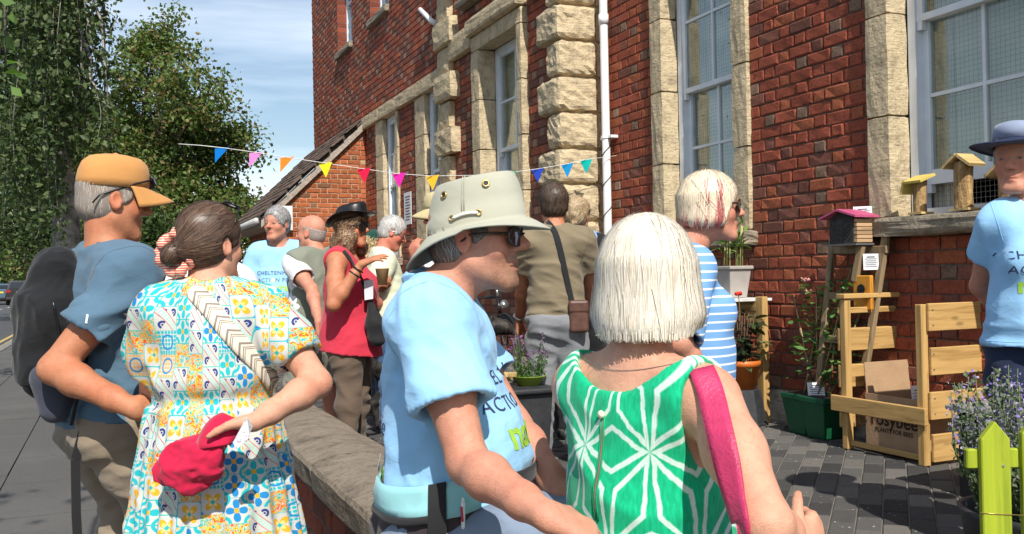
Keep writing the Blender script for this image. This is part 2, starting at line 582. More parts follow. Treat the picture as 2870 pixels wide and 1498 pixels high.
# near wall
wr = MB(); wall_quads(wr, 2.2, YQ+0.02, -0.1, 6.0, holesR, mapR, -0.012)
wallR = wr.build('wall', M_MORTAR, bld)
items = lay_bricks(2.2, YQ, 0.215, 6.0, holesR, 11, 0.2)
def dist(it): return (it[0]-0)**2 + 18
vis = []
rest = []
for it in items:
    u, z, L, H, hd, full = it
    # show-largest order: nearest bricks that fall inside the photograph
    P = Vector((XR, u, z))-CAMP
    Zd = P.dot(FWD); px = 1435+FPX*P.dot(RGT)/Zd; py = 749-FPX*P.dot(UPV)/Zd
    inside = -30 < px < 2880 and -30 < py < 1498
    hidden = (px > 2745 and py > 420) or (1480 < px < 2080 and py > 600) or (px > 2330 and py > 930)
    (vis if (full and inside and not hidden) else rest).append((Zd, it))
vis.sort(key=lambda t: t[0])
rest += vis[300:]
vis = vis[:300]
rng = np.random.default_rng(5)
LIB = {}
for hd in (False, True):
    for k in range(14):
        V, F = brick_geo(0.1025 if hd else 0.215, 0.0745, rng)
        W = np.stack([-V[:, 0], V[:, 1], V[:, 2]], 1)
        LIB[(hd, k)] = np_mesh('brick', W, F, M_BRICK, False, np.tile(brick_color(hd, rng, 0.25), (len(V), 1)))
for i, (Zd, it) in enumerate(vis):
    o = bpy.data.objects.new('brick', LIB[(it[4], int(rng.integers(14)))])
    COL.objects.link(o); o.parent = wallR
    o.location = (XR - rng.normal(0, 0.0015), it[0], it[1])
V, F, C = join_bricks([t[1] for t in rest], mapR, 3, 0.2)
o = link('brick_courses', np_mesh('brick_courses', V, F, M_BRICK, False, C), bld); o['kind'] = 'stuff'
# far block
wl_ = MB(); wall_quads(wl_, YQ, YEND, -0.1, 8.0, holesL, mapL, -0.012)
wl_.bx((XL+0.012, YEND-0.02, -0.1), (XL+6, YEND, 8.0))
wl_.bx((XL+0.35, YQ, 7.8), (XL+6, YEND, 8.0))
wl_.bx((XR+0.35, 2.0, 5.85), (XL+6, YQ, 6.0))
wl_.bx((XL+5.8, 1.8, 0), (XL+6, YEND, 8.0))
wl_.bx((XR+0.02, 1.8, -0.1), (XL+6, 2.2, 6.0))
wallL = wl_.build('wall', M_MORTAR, bld)
items = lay_bricks(YQ, YEND, 0.215, 8.0, holesL, 12, 0.42)
V, F, C = join_bricks(items, mapL, 4, 0.42)
o = link('brick_courses', np_mesh('brick_courses', V, F, M_BRICK, False, C), bld); o['kind'] = 'stuff'
# brick reveals of the upper windows
for h in (WF, WG):
    b = MB()
    b.bx((XL-0.001, h[1], h[2]), (XL+0.24, h[1]+0.012, h[3]))
    for k in range(22):
        z = h[2]+0.083*k
        b.bx((XL-0.003, h[1]-0.008, z+0.006), (XL+0.22, h[1]+0.01, z+0.078), tuple(np.array((0.315, 0.08, 0.043))*random.uniform(.6, 1.2)))
    b.build('brick_reveal', M_BRICK, bld)

# ---- rough stone blocks
def stone_block(name, lo, hi, mat, parent, rough=0.012, sub=3, seed=0, rnd=0.02):
    """box with a rounded, hacked surface"""
    bm = bmesh.new()
    bmesh.ops.create_cube(bm, size=1)
    bmesh.ops.subdivide_edges(bm, edges=bm.edges[:], cuts=sub, use_grid_fill=True)
    lo = np.array(lo, float); hi = np.array(hi, float)
    c = (lo+hi)/2; h = (hi-lo)/2
    r_ = np.random.default_rng(seed+int(1000*abs(c[1]+3*c[2])) % 100000)
    for v in bm.verts:
        p = np.array(v.co)*2
        q = p.copy()
        ext = np.abs(p) > 0.999
        if ext.sum() >= 2:                       # round the arrises
            q = np.where(ext, np.sign(p)*(1-np.minimum(rnd/h, 0.4)*(0.5 if ext.sum() == 2 else 0.7)), p)
        w3 = c+q*h + r_.normal(0, rough, 3)*np.minimum(1, h/0.05)*(0.35 if ext.sum() == 0 else 0.5)
        v.co = w3
    me = bpy.data.meshes.new(name)
    bm.to_mesh(me); bm.free()
    me.materials.append(mat)
    me.polygons.foreach_set('use_smooth', np.zeros(len(me.polygons), bool))
    return link(name, me, parent)

# quoined corner of the projecting block
z = 0.2; k = 0
while z < 5.2:
    wfront = 0.46 if k % 2 else 0.27
    stone_block('quoin_stone', (XL-0.06-(0.02 if k % 2 else 0), YQ-0.03, z+0.008), (XR-0.06, YQ+wfront, z+0.325), M_STONE, bld, 0.010, 6, k, 0.03)
    stone_block('quoin_stone', (XR-0.065, YQ+0.004, z+0.006), (XR+0.03, YQ+0.3, z+0.325), M_STONE, bld, 0.004, 2, k+50, 0.015)
    z += 0.333; k += 1
b = MB(); b.bx((XL-0.005, YQ+0.03, 0), (XR+0.02, YQ+0.26, 8)); b.build('quoin_backing', M_STONE, bld)
# plinth stones
y = 2.2
while y < YQ:
    L = random.uniform(0.35, 0.6)
    stone_block('plinth_stone', (XR-0.05, y, -0.1), (XR+0.05, min(y+L, YQ)-0.006, 0.208+random.uniform(-.01, .005)), M_PLINTH, bld, 0.008, 3, int(y*10), 0.02); y += L
y = YQ+0.25
while y < YQ+7.3:
    L = random.uniform(0.45, 0.7)
    stone_block('plinth_stone', (XL-0.05, y, -0.15), (XL+0.05, y+L-0.006, 0.208), M_PLINTH, bld, 0.012, 2, int(y*10), 0.03); y += L
# second, shallow strip of quoins
z = 0.2; k = 0
while z < 7.5:
    hh = 0.33
    y0, y1 = (YQ+2.78, YQ+3.42) if k % 2 else (YQ+2.98, YQ+3.40)
    stone_block('quoin_stone', (XL-0.13 if k % 2 else XL-0.08, y0, z+0.006), (XL+0.05, y1, z+hh-0.004), M_STONE, bld, 0.008, 3, k+90, 0.02)
    z += hh; k += 1

def surround(root, x, w, jl, jr, proj=0.04, depth=0.135, lint=0.2, corn=0.0, sill=True, nb=4):
    """stone jambs, lintel and sill round the opening w"""
    y0, y1, z0, z1 = w
    zz = np.linspace(z0, z1, nb+1)
    for (a, b_) in ((y0-jr, y0), (y1, y1+jl)):
        for i in range(nb):
            stone_block('jamb_stone', (x-proj, a, zz[i]+0.002), (x+depth, b_, zz[i+1]-0.002), M_STONE, root, 0.004, 3, i+int(a*7), 0.008)
    if lint:
        stone_block('lintel', (x-proj, y0-jr, z1+0.002), (x+depth, y1+jl, z1+lint), M_STONE, root, 0.004, 4, 3, 0.01)
    if corn:
        stone_block('cornice', (x-proj-0.07, y0-jr-0.02, z1+lint+0.003), (x+depth, y1+jl+0.02, z1+lint+corn), M_STONE, root, 0.004, 4, 4, 0.02)
    if sill:
        stone_block('window_sill', (x-0.12, y0-jr-0.05, z0-0.115), (x+depth+0.1, y1+jl+0.05, z0-0.002), M_SILL, root, 0.008, 5, 5, 0.015)

def sash(root, x, w, zm, cols=2, rows_up=3, rows_lo=2, opn=0.0, mesh=False, blind=True):
    y0, y1, z0, z1 = w
    win = MB()
    fx0, fx1 = x, x+0.10
    t = 0.055
    win.bx((fx0, y0, z0), (fx1, y0+t, z1)); win.bx((fx0, y1-t, z0), (fx1, y1, z1))
    win.bx((fx0, y0+t, z1-t), (fx1, y1-t, z1)); win.bx((fx0-0.02, y0+t, z0), (fx1, y1-t, z0+0.045))
    wo_ = win.build('window', M_WHITE, root)
    a, b_ = y0+t, y1-t
    def one(x0, zb, zt, rows, bot, top):
        f = MB(); s = 0.045
        f.bx((x0, a, zb), (x0+0.04, a+s, zt)); f.bx((x0, b_-s, zb), (x0+0.04, b_, zt))
        f.bx((x0+.001, a+s, zb), (x0+0.039, b_-s, zb+bot)); f.bx((x0+.001, a+s, zt-top), (x0+0.039, b_-s, zt))
        ys = np.linspace(a+s, b_-s, cols+1); zs = np.linspace(zb+bot, zt-top, rows+1)
        for yv in ys[1:-1]: f.bx((x0+.004, yv-.011, zb+bot), (x0+.036, yv+.011, zt-top))
        for zv in zs[1:-1]: f.bx((x0+.006, a+s, zv-.011), (x0+.034, b_-s, zv+.011))
        for e in (a+.004, b_-.004-.035):        # sash horns
            f.bx((x0+.002, e, zb-.05), (x0+.038, e+.035, zb))
        f.build('sash_frame', M_WHITE, wo_)
        for i in range(cols):
            for j in range(rows):
                g = MB(); g.bx((x0+.018, ys[i], zs[j]), (x0+.022, ys[i+1], zs[j+1]))
                g.build('pane', M_GLASS, wo_)
    one(x+0.012, zm-0.02, z1-t, rows_up, 0.04, 0.05)
    one(x+0.056, z0+0.05+opn, zm+0.02, rows_lo, 0.085, 0.04)
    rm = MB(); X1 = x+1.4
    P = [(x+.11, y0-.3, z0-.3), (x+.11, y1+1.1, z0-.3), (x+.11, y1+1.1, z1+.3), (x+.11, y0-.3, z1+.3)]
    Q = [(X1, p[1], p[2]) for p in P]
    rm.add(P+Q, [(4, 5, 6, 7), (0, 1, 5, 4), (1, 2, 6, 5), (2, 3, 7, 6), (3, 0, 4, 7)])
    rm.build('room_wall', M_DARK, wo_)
    if blind:
        bl = MB(); yy = np.linspace(y0-.1, y1+.1, 60); zz_ = [z0+0.22, z1+.2]
        for (ya, yb, xm, amp, m_) in ((y0-.2, y1+.95, x+0.15, 0.0, M_BLIND), (y1-.20, y1+.15, x+0.142, 0.012, M_CURT)):
            bl = MB(); yy = np.linspace(ya, yb, 40)
            V = [(xm+amp*math.sin(q*70), q, zz_[0] if amp == 0 else z0-.05) for q in yy]+[(xm+amp*math.sin(q*70), q, zz_[1]) for q in yy]
            V2 = [(p[0]+.004, p[1], p[2]) for p in V]
            F = [(i, i+1, i+41, i+40) for i in range(39)]
            bl.add(V+V2, F+[tuple(80+i for i in f[::-1]) for f in F])
            bl.build('blind' if amp == 0 else 'curtain', m_, wo_, smooth=True)
    if mesh:
        wm = MB(); r_ = 0.0011
        yv = a
        while yv < b_: wm.bx((x+.118, yv-r_, z0), (x+.120, yv+r_, z1)); yv += 0.03
        zv = z0
        while zv < z1: wm.bx((x+.1165, a, zv-r_), (x+.118, b_, zv+r_)); zv += 0.03
        wm.build('wire_mesh', M_WIRE, wo_)
    return wo_

surround(bld, XR, WA, .18, .18, 0.035, 0.13, 0.22)
surround(bld, XR, WB, .18, .18, 0.035, 0.13, 0.22)
surround(bld, XL, WC, .24, .12, 0.075, 0.13, 0.17, 0.19)
stone_block('cornice', (XL-0.09, WC[1]+.27, 3.62), (XL+.02, YQ+2.96, 3.9), M_STONE, bld, 0.005, 3, 8, 0.02)
stone_block('cornice', (XL-0.09, YQ+.3, 3.72), (XL+.02, WC[0]-.27, 3.91), M_STONE, bld, 0.005, 3, 9, 0.02)
surround(bld, XL, WD, .42, .10, 0.03, 0.05, 0.0)
surround(bld, XL, WE, .42, .10, 0.03, 0.05, 0.0)
y = YQ+3.40
for L in (0.9, 1.05, 0.95, 1.0):
    stone_block('string_course', (XL-0.07, y+0.002, 3.452), (XL+.13, min(y+L, YQ+7.32)-0.002, 3.64), M_STONE, bld, 0.004, 3, int(y*9), 0.008); y += L
for h in (WF, WG):
    stone_block('window_sill', (XL-0.07, h[0]-.04, h[2]-.11), (XL+.22, h[1]+.04, h[2]-.002), M_SILL, bld, 0.006, 3, 5, 0.01)
surround(bld, XL, WH, .2, .2, 0.06, 0.13, 0.2)
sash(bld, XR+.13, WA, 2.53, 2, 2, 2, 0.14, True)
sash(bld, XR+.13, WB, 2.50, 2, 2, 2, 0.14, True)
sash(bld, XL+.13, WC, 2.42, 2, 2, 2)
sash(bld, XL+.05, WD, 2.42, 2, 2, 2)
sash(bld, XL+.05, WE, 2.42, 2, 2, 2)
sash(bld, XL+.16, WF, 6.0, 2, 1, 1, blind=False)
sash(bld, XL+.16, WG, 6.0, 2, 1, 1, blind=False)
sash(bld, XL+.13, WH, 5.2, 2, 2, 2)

# downpipe with brackets and a spiral of cable
pipe = MB(); py_ = 7.60; pxx = XR-0.075
pipe.tube([(pxx, py_, z) for z in np.linspace(0.05, 6.0, 12)], 0.038, 16)
for z in (3.36,): pipe.tube([(pxx, py_, z-.045), (pxx, py_, z+.045)], 0.046, 16)
pipe = pipe.build('downpipe', M_PIPE, bld, True)
br = MB()
for z in (2.28, 4.4):
    br.tube([(pxx, py_, z-.012), (pxx, py_, z+.012)], 0.047, 16); br.bx((pxx-.004, py_-.10, z-.012), (pxx+.07, py_+.10, z+.012))
br.build('bracket', M_PIPE, pipe)
cb = MB()
th = np.linspace(0, 2*math.pi*7, 170)
cb.tube([(pxx+.043*math.cos(a), py_+.043*math.sin(a), 0.3+1.95*i/169) for i, a in enumerate(th)], 0.004, 5)
cb.build('cable', M_IRON, pipe)
# stub of waste pipe high on the far wall
st = MB(); st.tube([(XL+.02, YQ+3.6, 4.25), (XL-.05, YQ+3.62, 4.28), (XL-.1, YQ+3.95, 4.52)], [.05, .035, .03], 10)
st.build('overflow_pipe', M_PIPE, bld, True)

# notice on the far wall
nt_ = MB(); nt_.bx((XL-.018, YQ+4.78, 1.78), (XL-.012, YQ+5.12, 2.23)); notice = nt_.build('notice', plain('white_card', (.8, .8, .8), .6, .03))
tag(notice, 'white printed notice fixed on the brick wall between two narrow windows', 'notice')
M_INK = plain('dark_ink', (0.06, 0.07, 0.09), 0.7, 0.1)
nl = MB()
for i in range(9):
    nl.bx((XL-.0195, YQ+4.83+.02*(i % 3), 2.16-i*.04), (XL-.0182, YQ+5.06-.015*(i % 2), 2.175-i*.04))
nl.build('printed_lines', M_INK, notice)

# ---------------------------------------------------------------- lean-to outhouse
GX0, GX1, GY = XL-1.35, XL-0.002, YQ+7.31
EZ = gz(GX0)
lean = empty('brick_outhouse', (GX0, GY, 0), 0, 'low lean-to of orange brick with pale mortar and tiled roof', 'outhouse')
zev, zap = 2.32, 3.62
gw = MB()
gw.prism([(GX0, -.15), (GX1, -.15), (GX1, zap-.03), (GX0, zev-.05)], (0, GY+.012, 0), (1, 0, 0), (0, 0, 1), (0, .2, 0))
gw.prism([(GY+.22, -.15), (GY+3.9, -.15), (GY+3.9, zev-.05), (GY+.22, zev-.05)], (GX0+.012, 0, 0), (0, 1, 0), (0, 0, 1), (.2, 0, 0))
gwall = gw.build('wall', M_MORTARW, lean)
its = []
for it in lay_bricks(GX0, GX1, 0.0, zap, [], 21, .2, 0.078):
    lim = zev+(it[0]-GX0)/(GX1-GX0)*(zap-zev)-.06
    if it[1]+.03 < lim: its.append(it)
M_BRICKO = brick_mat('orange_brick')
its.sort(key=lambda t: -t[1])
rngb = np.random.default_rng(9)
OL = {}
for hd in (False, True):
    for k in range(10):
        V, F = brick_geo(0.1025 if hd else 0.215, 0.066, rngb, .003)
        W = np.stack([V[:, 1], -V[:, 0], V[:, 2]], 1)
        c = np.array((.43, .13, .05))*rngb.uniform(.75, 1.2) if rngb.random() > .22 else np.array((.28, .13, .07))*rngb.uniform(.6, 1.1)
        OL[(hd, k)] = np_mesh('brick', W, F[:, ::-1], M_BRICKO, False, np.tile(c, (len(V), 1)))
cut = []
for it in its:
    if it[5] and it[1] > 1.2:
        o = bpy.data.objects.new('brick', OL[(it[4], int(rngb.integers(10)))]); COL.objects.link(o); o.parent = gwall
        o.location = (it[0], GY, it[1])
    else: cut.append(it)
mapG = lambda u, z, o: np.stack([u, GY-o, z], 1)
V, F, C = join_bricks(cut, mapG, 6, .1, (1.35, 1.5, 1.2))
o = link('brick_courses', np_mesh('brick_courses', V, F[:, ::-1], M_BRICKO, False, C), lean); o['kind'] = 'stuff'
mapS = lambda u, z, o: np.stack([GX0-o, u, z], 1)
V, F, C = join_bricks(lay_bricks(GY, GY+3.9, 0.0, zev-.1, [], 22, .1, .078), mapS, 7, .1, (.8, .9, .9))
o = link('brick_courses', np_mesh('brick_courses', V, F, M_BRICKO, False, C), lean); o['kind'] = 'stuff'
M_TILE = colmat('roof_tile', 0.85, 0.01, 60)
sl = math.atan2(zap-zev, GX1-GX0)
rf = MB()
rf.prism([(GX0-.32, zev-.30), (GX1, zap), (GX1, zap+.04), (GX0-.32, zev-.26)], (0, GY-.05, 0), (1, 0, 0), (0, 0, 1), (0, 4.1, 0))
roof = rf.build('roof', plain('roof_felt', (.09, .075, .065), .9), lean)
tile_me = []
for k in range(4):
    b = MB(); c = np.array((.16, .11, .085))*random.uniform(.6, 1.2)
    b.bx((-.13, -.13, -.008), (.13, .13, .010), tuple(c))
    tile_me.append(b.mesh('roof_tile', M_TILE))
L = math.hypot(GX1-GX0+.32, zap-zev+.3)
for r_i in range(int(L/.16)):
    for c_i in range(15):
        t = (r_i+.3)*.16
        o = bpy.data.objects.new('roof_tile', random.choice(tile_me)); COL.objects.link(o); o.parent = roof
        o.location = (GX0-.32+t*math.cos(sl), GY-.02+c_i*.27+(.13 if r_i % 2 else 0), zev-.26+t*math.sin(sl)+.03+random.uniform(-.004, .004))
        o.rotation_euler = (random.uniform(-.02, .02), -sl+.07+random.uniform(-.02, .02), 0)
M_BOARD = plain('weathered_board', (.38, .32, .27), .8, .2, 20)
bb = MB(); bb.prism([(GX0-.34, zev-.46), (GX1, zap-.14), (GX1, zap-.02), (GX0-.34, zev-.32)], (0, GY-.075, 0), (1, 0, 0), (0, 0, 1), (0, .03, 0)); bb.build('barge_board', M_BOARD, lean)
bb = MB(); bb.bx((GX0-.36, GY-.02, zev-.42), (GX0-.33, GY+4, zev-.28)); bb.bx((GX0-.33, GY-.02, zev-.43), (GX0, GY+4, zev-.41)); bb.build('fascia', M_BOARD, lean)
bb = MB(); bb.bx((GX0-.02, GY-.09, zev-.5), (GX0+.14, GY-.078, zev-.12)); bb.build('corbel_panel', M_WHITE, lean)
gt = MB(); gt.tube([(GX0-.41, GY-.06, zev-.36), (GX0-.41, GY+4, zev-.36)], .055, 10); gt.build('gutter', plain('grey_gutter', (.5, .5, .5), .5), lean, True)

# ---------------------------------------------------------------- ground sheets
def asphalt(name, c, speck=0.5, sc=1.0):
    n = NT(name); p = n.pos()
    k = n.noise(p, 260*sc, 3, .7); k2 = n.noise(p, 1.3, 4); k3 = n.noise(p, 9, 4)
    base = n.ramp(k, [(.3, tuple(x*.6 for x in c)), (.55, c), (.8, tuple(min(1, x*(1+speck*2)) for x in c))])
    base = n.mix(n.mul(n.step(k2, .4, .75), .35), base, tuple(x*1.5 for x in c))
    base = n.mix(n.mul(n.step(k3, .62, .8), .3), base, tuple(x*.5 for x in c))
    return n.done(base, .9, n.bump(k, 1.0, .004), .25)
M_ROAD = asphalt('road_asphalt', (.075, .075, .078))
M_GROUND = asphalt('far_ground', (.07, .072, .066))
def sheet(name, pts, mat, kind='structure'):
    me = np_mesh(name, np.array(pts), [tuple(range(len(pts)))], mat)
    return tag(link(name, me), kind=kind)
sheet('ground', [(-1500, -300, -.34), (1500, -300, -.34), (1500, 2000, -.34), (-1500, 2000, -.34)], M_GROUND)
sheet('road', [(-9.5, -30, -.225), (-1.93, -30, -.225), (-1.93, 260, -.225), (-9.5, 260, -.225)], M_ROAD)
sheet('courtyard', [(.95, -4, gz(.96)-.006), (XR+.1, -4, .0088), (XR+.1, 40, .0088), (.95, 40, gz(.96)-.006)], asphalt('joint_sand', (.20, .185, .155)))
M_FLAG = asphalt('pavement_flagstone', (.105, .102, .097), .3, .7)
pav = sheet('pavement', [(-1.8, -12, -.134), (.95, -12, -.134), (.95, 60, -.134), (-1.8, 60, -.134)], M_MORTAR)
M_YEL = plain('worn_yellow_paint', (.50, .36, .12), .8, .3, 40)
for x in (-2.16, -2.36):
    sheet('yellow_line', [(x, -10, -.221), (x+.09, -10, -.221), (x+.09, 120, -.221), (x, 120, -.221)], M_YEL)
M_WLINE = plain('worn_white_paint', (.6, .6, .58), .8, .2, 40)
for y in range(20, 100, 6):
    sheet('lane_dash', [(-5.6, y, -.221), (-5.5, y, -.221), (-5.5, y+3, -.221), (-5.6, y+3, -.221)], M_WLINE)
# flagstones, each one
flag_me = []
for k in range(5):
    b = MB(); b.bx((-.298, -.448, -.05), (.298, .448, 0)); flag_me.append(bevel_me := b.mesh('flagstone', M_FLAG))
xs = [-1.5, -.895, -.29, .315]
cnt = 0
for i, x in enumerate(xs):
    y = -.6+.3*(i % 2)
    while y < 34:
        o = bpy.data.objects.new('flagstone', flag_me[cnt % 5]); COL.objects.link(o); o.parent = pav
        o.location = (x, y, -.12+random.uniform(-.002, .003)); o.rotation_euler = (random.uniform(-.003, .003), random.uniform(-.004, .004), 0)
        y += .906; cnt += 1
kerb_me = MB(); kerb_me.bx((-.075, -.455, -.15), (.075, .455, 0)); kerb_me = kerb_me.mesh('kerb_stone', stone_mat('granite_kerb', (.22, .215, .2), False))
for i in range(45):
    o = bpy.data.objects.new('kerb_stone', kerb_me); COL.objects.link(o); o.parent = pav
    o.location = (-1.88, -1+i*.915, -.113+random.uniform(-.003, .003))
# block paving of the courtyard, laid at 45 degrees
M_PAVE = None
def paver_mat():
    n = NT('grey_block_paver'); p = n.pos(); r = n.objrand()
    isl = n.node('ShaderNodeNewGeometry').outputs['Random Per Island']
    rr = n.m('FRACT', n.add(n.mul(r, 3.7), isl))
    k = n.noise(p, 240, 3, .7)
    c = n.ramp(rr, [(0, (.042, .041, .041)), (.35, (.075, .072, .07)), (.7, (.105, .10, .093)), (1, (.165, .153, .138))])
    c = n.mix(1.0, c, n.ramp(k, [(.3, (.55,)*3), (.7, (1.35,)*3)]), 'MULTIPLY')
    # scattered pale petals and grit
    sp = n.step(n.voro(p, 26), .17, .11)
    msk = n.mul(n.step(n.noise(p, 1.3, 2), .40, .60), n.step(n.noise(p, 21, 2), .45, .6))
    c = n.mix(n.mul(sp, n.mul(msk, .85)), c, (.55, .50, .45))
    return n.done(c, .85, n.bump(k, 1.0, .003), .25)
M_PAVE = paver_mat()
court = bpy.data.objects['courtyard']
e1 = np.array([.7071, .7071]); e2 = np.array([.7071, -.7071])
pl = []
for i in range(-70, 70):
    for j in range(-60, 60):
        c = e2*(i*.105) + e1*(j*.21+(.105 if i % 2 else 0)) + np.array([2.6, 5.0])
        if 1.12 < c[0] < XR-.06 and .5 < c[1] < 12 and not (c[0] > XL-.06 and c[1] > YQ-.05):
            P = Vector((c[0], c[1], gz(c[0])))-CAMP
            Zd = P.dot(FWD); px = 1435+FPX*P.dot(RGT)/max(Zd, .1); py = 749-FPX*P.dot(UPV)/max(Zd, .1)
            ok = 0 < px < 2870 and py < 1520 and Zd > .5 and (px > 2100 or 1000 < px < 1100)
            pl.append((0 if ok else 1, Zd, c))
pl.sort(key=lambda t: (t[0], t[1]))
def paver_v():
    a, b_ = .0490, .1015
    V = []
    for (ex, ey, zz) in ((a, b_, -.05), (a, b_, -.004), (a-.004, b_-.004, 0)):
        for sx, sy in ((-1, -1), (1, -1), (1, 1), (-1, 1)):
            q = e2*sx*ex + e1*sy*ey
            V.append((q[0], q[1], zz))
    F = [(8, 9, 10, 11)]+[(k*4+i, k*4+(i+1) % 4, (k+1)*4+(i+1) % 4, (k+1)*4+i) for k in (0, 1) for i in range(4)]
    return np.array(V), np.array([f[::-1] for f in F])
PV, PF = paver_v()
pm = np_mesh('paver', PV, PF, M_PAVE)
for t in pl[:300]:
    o = bpy.data.objects.new('paver', pm); COL.objects.link(o); o.parent = court
    o.location = (t[2][0], t[2][1], gz(t[2][0])+random.uniform(-.002, .002)); o.rotation_euler = (0, -.035+random.uniform(-.006, .006), random.uniform(-.008, .008))
Vs = []; Fs = []
for i, t in enumerate(pl[300:]):
    Vs.append(PV+np.array([t[2][0], t[2][1], gz(t[2][0])+random.uniform(-.003, .003)])); Fs.append(PF+12*i)
o = link('paver_field', np_mesh('paver_field', np.concatenate(Vs), np.concatenate(Fs), M_PAVE), court); o['kind'] = 'stuff'

# ---------------------------------------------------------------- low boundary wall with coping
lw = empty('low_wall', (.84, 0, -.12), 0, 'low boundary wall with broad stone coping beside the pavement', 'wall')
b = MB(); b.bx((.735, -2.5, -.2), (.945, 5.55, .262)); wc = b.build('wall_core', M_MORTAR, lw)
mapW = lambda u, z, o: np.stack([.73-o, u, z], 1)
V, F, C = join_bricks(lay_bricks(-2.5, 5.55, -.15, .26, [], 31, .15), mapW, 8, .15)
o = link('brick_courses', np_mesh('brick_courses', V, F, M_BRICK, False, C), lw); o['kind'] = 'stuff'
mapW2 = lambda u, z, o: np.stack([.95+o, u, z], 1)
V, F, C = join_bricks(lay_bricks(-2.5, 5.55, -.15, .26, [], 32, .15), mapW2, 8, .15)
o = link('brick_courses', np_mesh('brick_courses', V, F[:, ::-1], M_BRICK, False, C), lw); o['kind'] = 'stuff'
def coping(y0, y1):
    ys = np.linspace(y0, y1, 14); prof = [(.668, .262), (.664, .335), (.674, .350), (.76, .374), (.84, .381), (.92, .374), (1.008, .350), (1.018, .335), (1.014, .262)]
    V = []
    for y in ys:
        for (x, z) in prof:
            V.append((x+random.gauss(0, .0025), y, z+random.gauss(0, .0022)))
    n = len(prof)
    F = [(i*n+j, i*n+j+1, (i+1)*n+j+1, (i+1)*n+j) for i in range(13) for j in range(n-1)]+[tuple(range(n)), tuple(13*n+j for j in range(n-1, -1, -1))]
    F += [(i*n+n-1, i*n, (i+1)*n, (i+1)*n+n-1) for i in range(13)]
    return np_mesh('coping_stone', np.array(V), F, M_COPE, False)
for a, b_ in ((-2.5, -.6), (-.596, 1.33), (1.334, 3.5), (3.504, 5.6)):
    link('coping_stone', coping(a, b_), lw)
tw = MB()
tw.tube([(.90, 2.72, .383), (.92, 2.86, .384), (.93, 3.0, .386)], .003, 5)
tag(tw.build('twig', plain('brown_twig', (.07, .045, .03), .9), None), 'small dry twig lying on the stone coping', 'twig')
# ================================================================ STREET AND TREES
def leaf_mat(name):
    n = NT(name)
    c = n.attr('Col')
    d = n.node('ShaderNodeBsdfPrincipled'); n.put(d.inputs['Base Color'], c); d.inputs['Roughness'].default_value = .5; d.inputs['Specular IOR Level'].default_value = .3
    t = n.node('ShaderNodeBsdfTranslucent'); n.put(t.inputs['Color'], n.mix(1.0, c, (1.3, 1.5, .6), 'MULTIPLY'))
    mx_ = n.node('ShaderNodeMixShader'); mx_.inputs[0].default_value = .28
    n.put(mx_.inputs[1], d.outputs[0]); n.put(mx_.inputs[2], t.outputs[0])
    n.t.links.new(mx_.outputs[0], n.out.inputs['Surface'])
    return n.mat
M_LEAF = leaf_mat('leaf')
M_BARK = plain('bark', (.10, .085, .07), .95, .4, 14, .02, 40)

def leaves(P, size, rng, cols, up=.35, aspect=.62, tint=None):
    """P: (n,3) positions -> rhombic folded leaves"""
    n = len(P)
    nrm_ = rng.normal(0, 1, (n, 3)); nrm_[:, 2] += up*2; nrm_ /= np.linalg.norm(nrm_, axis=1)[:, None]
    d = rng.normal(0, 1, (n, 3)); d[:, 2] -= .6
    d -= nrm_*(d*nrm_).sum(1)[:, None]; d /= np.linalg.norm(d, axis=1)[:, None]+1e-9
    s_ = np.cross(d, nrm_)
    sz = size*rng.uniform(.6, 1.3, n)[:, None]
    fold = nrm_*sz*.12
    V = np.stack([P, P+d*sz*.45+s_*sz*aspect*.5+fold, P+d*sz, P+d*sz*.45-s_*sz*aspect*.5+fold], 1).reshape(-1, 3)
    i = np.arange(n)*4
    F = np.concatenate([np.stack([i, i+1, i+2], 1), np.stack([i, i+2, i+3], 1)])
    cols = np.array(cols)
    c = cols[rng.integers(len(cols), size=n)]*rng.uniform(.65, 1.3, n)[:, None]
    if tint is not None: c = c*tint[:, None]
    return V, F, np.repeat(c, 4, 0)

def limb(mb, a, b, r0, r1, rng, n=7, wob=.12):
    a = np.array(a); b = np.array(b); L = np.linalg.norm(b-a)
    pts = [a+(b-a)*t+(rng.normal(0, wob*L*.25, 3)*math.sin(3.14*t)) for t in np.linspace(0, 1, n)]
    mb.tube(pts, np.linspace(r0, r1, n), 8)
    return pts

def tree(label, base, trunk_top, blobs, nleaf, size, cols, seed, rt=.16, clump=.35, name='street_tree', cat='tree', group=None, sub=9):
    rng = np.random.default_rng(seed)
    root = empty(name, base, 0, label, cat, group)
    tm = MB()
    tp = limb(tm, base, trunk_top, rt, rt*.6, rng, 9, .06)
    Ps = []
    vol = np.array([r[0]*r[1]*r[2] for _, r in blobs])**(2/3)
    for (c, r), w_ in zip(blobs, vol/vol.sum()):
        c = np.array(c); r = np.array(r)
        limb(tm, tp[rng.integers(4, 9)], c-r*np.array([0, 0, .3]), rt*.4, rt*.1, rng)
        m_ = max(3, int(nleaf*w_/clump**-1/60))
        k = max(6, int(sub*(r.mean()/.8)**2*4))
        cc = rng.normal(0, 1, (k, 3)); cc /= np.linalg.norm(cc, axis=1)[:, None]
        cc = c+cc*r*rng.uniform(.45, 1.0, (k, 1))**.6
        for q in cc[::3]: limb(tm, c-r*np.array([0, 0, .3]), q, rt*.09, rt*.02, rng, 4, .15)
        nn = int(nleaf*w_)
        ch = rng.integers(k, size=nn)
        off = rng.normal(0, 1, (nn, 3))*clump*np.array([1, 1, .62])
        Ps.append(cc[ch]+off)
    P = np.concatenate(Ps)
    V, F, C = leaves(P, size, rng, cols)
    tm.build('trunk', M_BARK, root, True)
    o = link('crown', np_mesh('crown', V, F, M_LEAF, False, C), root); o['kind'] = 'stuff'
    return root

